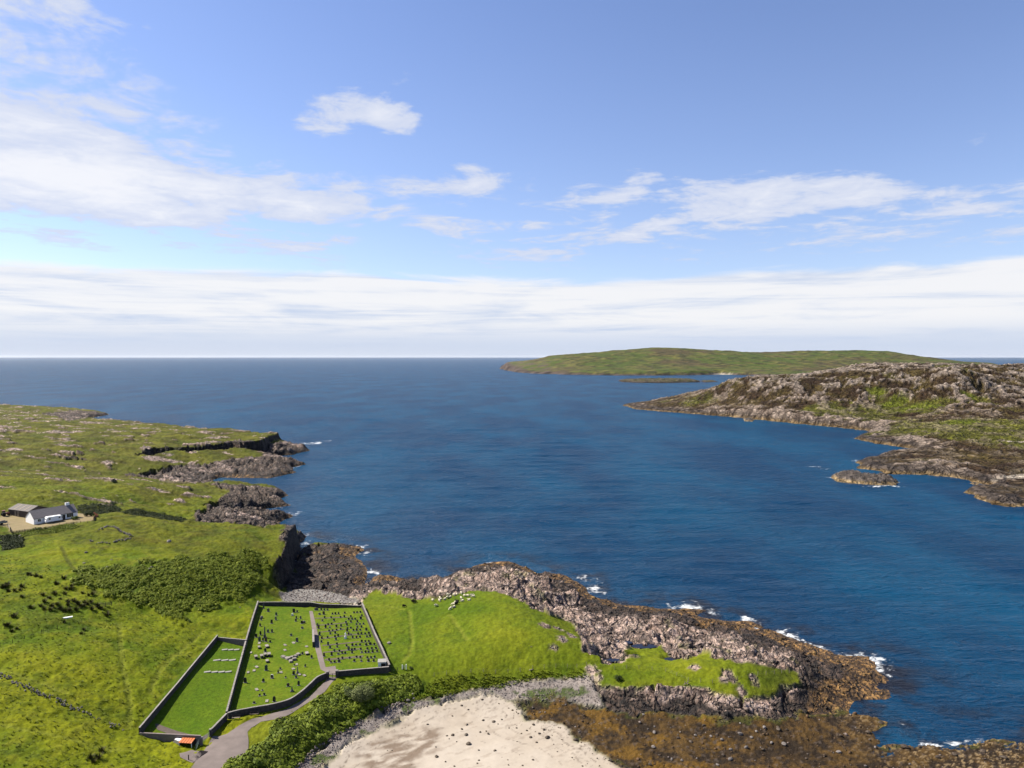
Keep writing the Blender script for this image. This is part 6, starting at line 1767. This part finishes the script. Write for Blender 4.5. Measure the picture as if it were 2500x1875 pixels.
z7 = lambda l: [(a / 4.2, 1480 + b / 4.2) for a, b in l]
z6 = lambda l: [(a / 4.424, 1180 + b / 4.424) for a, b in l]
tumbled([z7([(-40, 700), (110, 750)]), z7([(130, 780), (300, 850), (450, 920), (540, 940)]), z7([(580, 955), (700, 1030), (790, 1060), (850, 1045)]), z7([(840, 1085), (940, 1130)]), z7([(970, 1158), (1010, 1172)]), z7([(1110, 1210), (1200, 1240)])],
        'tumbled dry-stone wall running down the field at the left edge', 0.55, 5.0)
tumbled([z6([(1085, 505), (1160, 465), (1220, 470), (1300, 520), (1430, 580)]), z6([(1420, 590), (1340, 612), (1220, 640)]), z6([(1190, 648), (1040, 656)]), z6([(1010, 630), (975, 628)])], 'ruined stone sheepfold on the hillside right of the cottage', 0.8, 2.6, 'ruined_fold', 0.35)

# loose stones along the foot of the bank and over the shore: uncountable rubble in one mesh each
def rubble(name, pts_, sizes, mat, label):
    base = bmesh.new(); bmesh.ops.create_icosphere(base, subdivisions=1, radius=0.5)
    bv = np.array([v.co[:] for v in base.verts], np.float32); bf = np.array([[v.index for v in f.verts] for f in base.faces]); base.free()
    rg_ = np.random.RandomState(3); n = len(pts_)
    sc_ = np.array(sizes, np.float32)[:, None, None] * rg_.uniform(.7, 1.15, (n, 1, 3))
    jit = 1 + rg_.uniform(-.28, .28, (n, len(bv), 1))
    a = rg_.uniform(0, 6.28, n); ca, sa = np.cos(a)[:, None], np.sin(a)[:, None]
    v = bv[None] * jit * sc_ * np.array([1, 1, .75])
    vx = v[..., 0] * ca - v[..., 1] * sa; vy = v[..., 0] * sa + v[..., 1] * ca
    v = np.stack([vx, vy, v[..., 2]], -1) + np.array(pts_, np.float32)[:, None]
    f = (bf[None] + (np.arange(n) * len(bv))[:, None, None]).reshape(-1, 3)
    tone = np.repeat(rg_.uniform(.45, 1.25, n), len(bv))[:, None]
    warm = np.repeat(rg_.uniform(0, 1, n), len(bv))
    cols = mixc(C(0.32, 0.285, 0.265), C(0.39, 0.295, 0.25), warm) * tone
    o = new_mesh(name, v.reshape(-1, 3), f, M[mat], False, cols=cols)
    o['kind'] = 'stuff'; o['label'] = label
    return o


band = [ground(*p) for p in ((728, 1872), (760, 1846), (790, 1818), (835, 1792), (862, 1772), (880, 1764))]
band2 = [ground(*p) for p in ((940, 1735), (965, 1722), (985, 1715))]
pts_, sz = [], []
for bd, n in ((band, 260), (band2, 80)):
    for i in range(n):
        j = rnd.randrange(len(bd) - 1); t_ = rnd.random()
        x_ = bd[j][0] * (1 - t_) + bd[j + 1][0] * t_ + rnd.gauss(0, 0.5); y_ = bd[j][1] * (1 - t_) + bd[j + 1][1] * t_ + rnd.gauss(0, 0.6)
        s_ = rnd.uniform(.25, .75); pts_.append((x_, y_, float(hz(x_, y_)) + s_ * .2)); sz.append(s_)
rubble('bank_rubble', pts_, sz, 'pebble', 'line of loose grey stones along the foot of the bank')


def scatter_in(poly, n, wobk=1.6):
    p = np.array(poly); lo, hi = p.min(0), p.max(0)
    rg_ = np.random.RandomState(len(poly) * 7 + n)
    out = np.zeros((0, 2))
    while len(out) < n:
        q_ = rg_.uniform(lo, hi, (n * 2, 2))
        k = sdf(q_[:, 0], q_[:, 1], poly) + wobk * fbm(q_[:, 0], q_[:, 1], 9, 3, 11) > 0
        out = np.concatenate([out, q_[k]])
    return out[:n]


q = scatter_in(Zweed, 5200); q = q[(sdf(q[:, 0], q[:, 1], Zsand) < -0.5) & (q[:, 0] < 0.78 * q[:, 1]) & (hz(q[:, 0], q[:, 1]) > 0.1)]
s_ = np.random.RandomState(5).gamma(2.0, 0.11, len(q)) + .12
o = rubble('shore_stones', np.column_stack([q, hz(q[:, 0], q[:, 1]) + s_ * .15]), s_, 'pebble', 'loose stones strewn over the brown seaweed shore')
ca_ = o.data.color_attributes['Col']; arr = np.zeros(len(o.data.vertices) * 4, np.float32); ca_.data.foreach_get('color', arr); arr = arr.reshape(-1, 4)
kk = np.repeat(np.random.RandomState(8).rand(len(q)), 12)
arr[:, :3] = np.where((kk < .72)[:, None], arr[:, :3] * np.array([.42, .30, .16]), arr[:, :3] * 0.95); ca_.data.foreach_set('color', arr.ravel())
q = scatter_in(Zpeb, 2600); q = q[(sdf(q[:, 0], q[:, 1], Zsand) < 0.3) & (sdf(q[:, 0], q[:, 1], Zg_right) < 0.5)]
s_ = np.random.RandomState(6).gamma(2.0, 0.07, len(q)) + .10
rubble('pebble_scatter', np.column_stack([q, hz(q[:, 0], q[:, 1]) + s_ * .15]), s_, 'pebble', 'loose pebbles at the top of the beach')
q = scatter_in(Zcove, 1500); s_ = np.random.RandomState(7).gamma(2.0, 0.09, len(q)) + .12
rubble('cove_stones', np.column_stack([q, hz(q[:, 0], q[:, 1]) + s_ * .15]), s_, 'pebble', 'loose grey stones in the small shingle cove')

sel = np.nonzero((m_rock > 0.8) & (x > -110) & (y < 360) & (h > 0.6) & (spots < 0.1))[0]
sel = np.random.RandomState(12).choice(sel, 1300, replace=False)
s_ = np.random.RandomState(13).gamma(1.8, 0.26, len(sel)) + .25
o = rubble('shore_blocks', np.column_stack([x[sel], y[sel], h[sel] + s_ * .12]), s_, 'rock', 'loose angular blocks lying over the shore rocks')
ca_ = o.data.color_attributes['Col']; arr = np.ones((len(sel) * 12, 4), np.float32); arr[:, :3] = np.repeat(np.clip(rk[sel] * np.random.RandomState(14).uniform(.8, 1.5, (len(sel), 1)), 0, 1), 12, axis=0) * ALB
ca_.data.foreach_set('color', arr.ravel())

# wrack washed up over the sand beside the seaweed, thinning out up the beach
q = scatter_in(Zsand, 9000, 0.0); dW = -sdf(q[:, 0], q[:, 1], Zweed)
rr_ = np.random.RandomState(31).rand(len(q)); q = q[(rr_ < np.exp(-np.maximum(dW, 0) / 2.6) * 0.55) | (rr_ < 0.012)]
s_ = np.random.RandomState(32).gamma(1.6, 0.13, len(q)) + .08
o = rubble('washed_up_wrack', np.column_stack([q, hz(q[:, 0], q[:, 1]) - s_ * .12]), s_, 'weed', 'bits of brown wrack washed up on the sand')
ca_ = o.data.color_attributes['Col']; arr = np.ones((len(q) * 12, 4), np.float32); arr[:, :3] = np.repeat(np.random.RandomState(33).uniform(.5, 1.5, (len(q), 1)) * np.array([[.075, .045, .018]]), 12, axis=0) * ALB
ca_.data.foreach_set('color', arr.ravel())

# rock pools
for i, (X_, Y_, z_, rx, ry) in enumerate(pools):
    n = 20
    v = [(X_ + rx * 1.35 * math.cos(6.2832 * k / n), Y_ + ry * 1.35 * math.sin(6.2832 * k / n), z_ - 0.05) for k in range(n)]
    o = new_mesh('rock_pool', v, [tuple(range(n))], M['water_dark']); o['kind'] = 'structure'; o['label'] = 'dark still rock pool on the outer rocks'

# ---------------------------------------------------------------- vegetation
def leafmat(name, a, b, rough=0.75):
    m_ = bpy.data.materials.new(name); m_.use_nodes = True
    t_ = m_.node_tree; bs_ = t_.nodes['Principled BSDF']; N_ = NT(t_)
    rr = N_.n('ShaderNodeObjectInfo').outputs['Random']
    ps = N_.n('ShaderNodeNewGeometry').outputs['Position']
    f_ = N_.math('ADD', N_.math('MULTIPLY', rr, 0.7), N_.math('MULTIPLY', N_.math('SUBTRACT', N_.noise(ps, 0.25, 3), 0.35), 0.8))
    t_.links.new(N_.mix(f_, (*[c_ * ALB for c_ in a], 1), (*[c_ * ALB for c_ in b], 1)), bs_.inputs['Base Color'])
    bs_.inputs['Roughness'].default_value = rough; bs_.inputs['Specular IOR Level'].default_value = 0.15
    return m_


def clump(name, n, size, leaf, mat, up=0.4, seed=1):
    rr = random.Random(seed); v, f = [], []
    for i in range(n):
        c_ = Vector((rr.gauss(0, 1), rr.gauss(0, 1), abs(rr.gauss(0, 1)))).normalized() * size * rr.uniform(.45, 1)
        c_.z *= 0.75
        n_ = (c_.normalized() + Vector((rr.gauss(0, .5), rr.gauss(0, .5), up + rr.gauss(0, .4)))).normalized()
        q_ = n_.to_track_quat('Z', 'Y'); l = leaf * rr.uniform(.7, 1.3); a_ = rr.uniform(0, 6.28)
        o_ = len(v)
        for dx_, dy_ in ((-.5, 0), (0, -.28), (.6, 0), (0, .28)):
            v.append(c_ + q_ @ Vector((l * (dx_ * math.cos(a_) - dy_ * math.sin(a_)), l * (dx_ * math.sin(a_) + dy_ * math.cos(a_)), 0)))
        f.append((o_, o_ + 1, o_ + 2, o_ + 3))
    me = bpy.data.meshes.new(name); me.from_pydata([tuple(p) for p in v], [], f); me.materials.append(mat)
    return me


def tuft(name, n, h_, spread, mat, seed=1, w=0.05):
    rr = random.Random(seed); v, f = [], []
    for i in range(n):
        a_ = rr.uniform(0, 6.28); r0 = spread * rr.random() * .45; r1 = r0 + spread * rr.uniform(.2, .7); hh_ = h_ * rr.uniform(.6, 1.1)
        b_ = Vector((r0 * math.cos(a_), r0 * math.sin(a_), -0.05)); t_ = Vector((r1 * math.cos(a_), r1 * math.sin(a_), hh_)); s_ = Vector((-math.sin(a_), math.cos(a_), 0)) * w
        m1 = (b_ + t_) / 2 + Vector((0, 0, hh_ * .15))
        o_ = len(v); v += [b_ - s_, b_ + s_, m1 + s_ * .8, m1 - s_ * .8, t_]
        f += [(o_, o_ + 1, o_ + 2, o_ + 3), (o_ + 3, o_ + 2, o_ + 4)]
    me = bpy.data.meshes.new(name); me.from_pydata([tuple(p) for p in v], [], f); me.materials.append(mat)
    return me


def scatter(name, pts_, scl, me, label, kind='stuff'):
    """uncountable plants: one object, points carrying instances of a clump"""
    n = len(pts_); rg_ = np.random.RandomState(n % 1000)
    o = new_mesh(name, pts_, [], None, attrs={'sc': scl, 'rz': rg_.uniform(0, 6.28, n)})
    src = bpy.data.objects.new(name + '_clump', me)
    ng = bpy.data.node_groups.new(name, 'GeometryNodeTree')
    ng.interface.new_socket('Geometry', in_out='INPUT', socket_type='NodeSocketGeometry'); ng.interface.new_socket('Geometry', in_out='OUTPUT', socket_type='NodeSocketGeometry')
    gi = ng.nodes.new('NodeGroupInput'); go = ng.nodes.new('NodeGroupOutput'); ip_ = ng.nodes.new('GeometryNodeInstanceOnPoints'); oi = ng.nodes.new('GeometryNodeObjectInfo')
    oi.inputs[0].default_value = src
    a1 = ng.nodes.new('GeometryNodeInputNamedAttribute'); a1.data_type = 'FLOAT'; a1.inputs[0].default_value = 'sc'
    a2 = ng.nodes.new('GeometryNodeInputNamedAttribute'); a2.data_type = 'FLOAT'; a2.inputs[0].default_value = 'rz'
    cx_ = ng.nodes.new('ShaderNodeCombineXYZ')
    l = ng.links.new
    l(gi.outputs[0], ip_.inputs['Points']); l(oi.outputs['Geometry'], ip_.inputs['Instance']); l(a2.outputs[0], cx_.inputs[2]); l(cx_.outputs[0], ip_.inputs['Rotation']); l(a1.outputs[0], ip_.inputs['Scale']); l(ip_.outputs[0], go.inputs[0])
    md = o.modifiers.new('scatter', 'NODES'); md.node_group = ng
    o['kind'] = kind; o['label'] = label
    return o


L_BR = leafmat('bracken_leaf', (0.155, 0.225, 0.006), (0.360, 0.420, 0.018)); L_SC = leafmat('scrub_leaf', (0.100, 0.155, 0.006), (0.300, 0.370, 0.020)); L_PA = leafmat('pale_leaf', (0.11, 0.155, 0.040), (0.28, 0.31, 0.11)); L_RU = leafmat('rush_blade', (0.060, 0.064, 0.012), (0.150, 0.140, 0.028))
L_GR = leafmat('grass_blade', (0.13, 0.185, 0.004), (0.23, 0.27, 0.012)); L_DK = leafmat('hedge_leaf', (0.022, 0.044, 0.008), (0.075, 0.105, 0.014))
q = scatter_in(Zbrack, 10000, 11.0)
scatter('bracken', np.column_stack([q, hz(q[:, 0], q[:, 1]) - 0.05 + 0.25 * np.clip(fbm(q[:, 0], q[:, 1], 3, 2, 9), 0, 1)]), np.random.RandomState(1).gamma(5, .13, len(q)) + .22, clump('bracken', 22, 0.5, 0.36, L_BR, 1.1, 3), 'dense green bracken on the slope left of the cemetery')
q = scatter_in(Zscrub, 8000, 3.0)
ins_ = sdf(q[:, 0], q[:, 1], Zscrub); tall = sstep(-20, -42, q[:, 0]) * sstep(0, 4, ins_)
dome = tall * (0.45 + 1.9 * np.clip(fbm(q[:, 0], q[:, 1], 7, 3, 19) + 0.35, 0, 1))
up = np.random.RandomState(2).rand(len(q)) ** 0.6
scatter('scrub', np.column_stack([q, hz(q[:, 0], q[:, 1]) + dome * up]), np.random.RandomState(3).gamma(6, .16, len(q)) + .35, clump('scrub', 22, 0.55, 0.34, L_SC, 0.9, 5), 'dense dark green scrub on the bank above the beach')
k = (np.random.RandomState(21).rand(len(q)) < 0.22) & (tall > 0.2)
scatter('bramble', np.column_stack([q, hz(q[:, 0], q[:, 1]) + dome * 0.8 + 0.1])[k], np.random.RandomState(22).gamma(4, .16, k.sum()) + .3, clump('bramble', 20, 0.5, 0.24, L_DK, 0.4, 15), 'darker brambles growing through the scrub on the bank')
k = (np.random.RandomState(23).rand(len(q)) < 0.10) & (fbm(q[:, 0], q[:, 1], 8, 2, 77) > -0.05)
scatter('pale_scrub', np.column_stack([q, hz(q[:, 0], q[:, 1]) + dome * 1.02 + 0.05])[k], np.random.RandomState(24).gamma(4, .12, k.sum()) + .2, clump('pale_scrub', 18, 0.5, 0.26, L_PA, 0.9, 17), 'paler leafy sprays at the top of the bank scrub')
for i, zg_ in enumerate(Zgully):
    q = scatter_in(zg_, (900, 1500, 900, 900)[i])
    dm = 1.2 * np.clip(fbm(q[:, 0], q[:, 1], 6, 2, 29) + .3, 0, 1) * (1.5, .6, .25, .3)[i]
    scatter(('hedge', 'gully_scrub', 'long_grass', 'heather_patch')[i], np.column_stack([q, hz(q[:, 0], q[:, 1]) + dm * np.random.RandomState(i).rand(len(q))]), np.random.RandomState(4).uniform(.6, 1.3, len(q)), clump('hedge', 16, 0.55, 0.42, L_DK if i != 2 else L_BR, 0.5, 7 + i), ('dark hedge of shrubs behind the cottage', 'dark scrub filling the gully towards the cliffs', 'rank grass below the gravel yard', 'dark heather at the left edge below the yard')[i])
# meadow tussocks on the left field and on the hill
fld = zone([(0, 1350), (180, 1400), (320, 1470), (440, 1520), (520, 1540), (330, 1780), (440, 1830), (460, 1875), (0, 1880)])
fld = [(-260, 250)] + fld + [(-260, 110)]
q = scatter_in(fld, 14000); q = q[(sdf(q[:, 0], q[:, 1], Zcem) < -0.6) & (np.abs(q[:, 0]) < 0.8 * q[:, 1])]
scatter('field_grass', np.column_stack([q, hz(q[:, 0], q[:, 1])]), np.random.RandomState(9).uniform(.5, 1.2, len(q)), tuft('grass_tuft', 8, 0.20, 0.55, L_GR, 3, 0.06), 'rough tussocky grass over the left field')
bnk = zone([(1002, 1717), (1060, 1702), (1180, 1681), (1300, 1664), (1430, 1652), (1420, 1636), (1300, 1642), (1100, 1650), (1040, 1665)])
q = scatter_in(bnk, 1100)
scatter('bank_grass', np.column_stack([q, hz(q[:, 0], q[:, 1])]), np.random.RandomState(10).uniform(.4, .9, len(q)), tuft('bank_tuft', 10, 0.40, 0.7, L_BR, 4, 0.08), 'long rank grass on the bank above the pebbles')

# rush clumps dotted over the field: each its own plant
RUSH = [tuft('rush_clump', 70, 0.95, 0.95, L_RU, 20 + k, 0.05) for k in range(3)]
STEM = [tuft('seed_heads', 16, 1.15, 0.6, L_PA, 30 + k, 0.03) for k in range(1)]
rush = [(235, 1120), (160, 1165), (215, 1155), (235, 1230), (465, 1210), (590, 1200), (700, 1200), (600, 1080), (775, 1115), (710, 1145), (765, 1145), (480, 1280), (440, 1330), (475, 1360), (560, 1335), (545, 1370), (620, 1310), (655, 1255), (735, 1285), (735, 1320), (800, 1280), (840, 1305), (655, 1360), (700, 1385), (750, 1375), (825, 1370), (865, 1335), (905, 1330), (950, 1310), (985, 1290), (890, 1190), (960, 1215), (1000, 1200), (990, 1365), (1050, 1330), (1085, 1360), (330, 1350), (30, 1110), (80, 1100), (540, 1245), (310, 990), (440, 1020), (90, 1170), (340, 1000), (390, 1010), (30, 1130), (60, 1120), (1165, 1400), (690, 1030), (520, 1240), (920, 1300), (610, 1090)]
rp = z6(rush) + z7([(140, 110), (70, 205), (120, 260), (170, 235), (860, 245), (835, 285), (1040, 1490), (1095, 100), (660, 165), (1010, 1560), (960, 1600), (930, 1560)])
rk_r = rank(rush); rk_r2 = rank(rp[len(rush):])
for i, (px, py) in enumerate(rp):
    X_, Y_, Z_ = ground(px, py)
    big_ = rnd.uniform(.8, 1.5)
    o = inst('rush_clump', RUSH[i % 3], None, (X_, Y_, Z_), (0, 0, rnd.uniform(0, 6)), (big_ * 1.1, big_, big_ * .85))
    lab = f'{rk_r[i]} dark rush clump from the left in the field below the cottage' if i < len(rush) else f'{rk_r2[i - len(rush)]} dark rush clump from the left in the open field with the tumbled wall'
    tag(o, lab, 'rush clump', 'rush clumps in the field')


def bush(px, py, rad, h_, mat, n, label, name='bush', leaf=0.3):
    X_, Y_, Z_ = ground(px, py)
    r = empty(name, (X_, Y_, Z_ - 0.1), 0, label, 'bush')
    rr = random.Random(int(px * 13 + py)); v, f = [], []
    lobes = [(Vector((rr.uniform(-.6, .6) * rad, rr.uniform(-.6, .6) * rad, h_ * rr.uniform(.35, .75))), rad * rr.uniform(.32, .55)) for _ in range(14)]
    for i in range(n):
        c0, rl = lobes[rr.randrange(14)]
        d_ = Vector((rr.gauss(0, 1), rr.gauss(0, 1), rr.gauss(0.3, 1))).normalized()
        c_ = c0 + d_ * rl * rr.uniform(.7, 1.08); c_.z = max(0.1, c_.z)
        n_ = (d_ + Vector((rr.gauss(0, .5), rr.gauss(0, .5), .3))).normalized(); q_ = n_.to_track_quat('Z', 'Y'); l_ = leaf * rr.uniform(.6, 1.3); a_ = rr.uniform(0, 6.28)
        o_ = len(v)
        for dx_, dy_ in ((-.5, 0), (0, -.3), (.6, 0), (0, .3)):
            v.append(c_ + q_ @ Vector((l_ * (dx_ * math.cos(a_) - dy_ * math.sin(a_)), l_ * (dx_ * math.sin(a_) + dy_ * math.cos(a_)), 0)))
        f.append((o_, o_ + 1, o_ + 2, o_ + 3))
    new_mesh('crown', np.array([tuple(p) for p in v]), np.array(f), mat, False, r)
    for i in range(5):
        c0 = lobes[i][0]
        MB().tube((0.1 * i - .2, 0, -0.1), tuple(c0), 0.09, 0.03, 6).build('stem', M['wood_dark'], r)
    return r


bush(890, 1712, 3.8, 4.2, L_PA, 4200, 'big pale-leaved bush at the top of the scrub near the cemetery wall')
bush(860, 1706, 2.6, 3.2, L_PA, 2000, 'smaller pale bush left of the big pale-leaved one')
bush(181.5, 1268.5, 1.5, 1.5, L_SC, 700, 'round clipped bush on the paving right of the caravan')
bush(213, 1260, 1.6, 1.9, L_DK, 700, 'dark bush at the right end of the cottage, left of a second one')
bush(224, 1260, 1.4, 1.6, L_DK, 600, 'dark bush beside the reddish board fence')
bush(1510, 1660, 1.3, 1.2, L_DK, 420, 'dark green bush on the outer grassy point above the rocks')
bush(1003, 1633, 0.6, 0.6, L_DK, 160, 'tiny dark gorse bush on the worn ground by the kissing gate')

# ---------------------------------------------------------------- sea air: one even haze round the whole place
bm = bmesh.new(); bmesh.ops.create_cube(bm, size=1.0)
me = bpy.data.meshes.new('haze'); bm.to_mesh(me); bm.free()
hz_o = bpy.data.objects.new('haze', me); COL.objects.link(hz_o)
hz_o.scale = (1700000, 190000, 220); hz_o.location = (0, 0, 102)
hz_o['kind'] = 'stuff'; hz_o['label'] = 'thin sea haze in the air over the bay'
m_ = bpy.data.materials.new('haze'); m_.use_nodes = True
t_ = m_.node_tree; t_.nodes.clear(); ou = t_.nodes.new('ShaderNodeOutputMaterial'); pv = t_.nodes.new('ShaderNodeVolumePrincipled')
pv.inputs['Color'].default_value = (0.90, 0.94, 1.0, 1); pv.inputs['Density'].default_value = 3.0e-6; pv.inputs['Anisotropy'].default_value = 0.2
t_.links.new(pv.outputs[0], ou.inputs['Volume']); me.materials.append(m_)
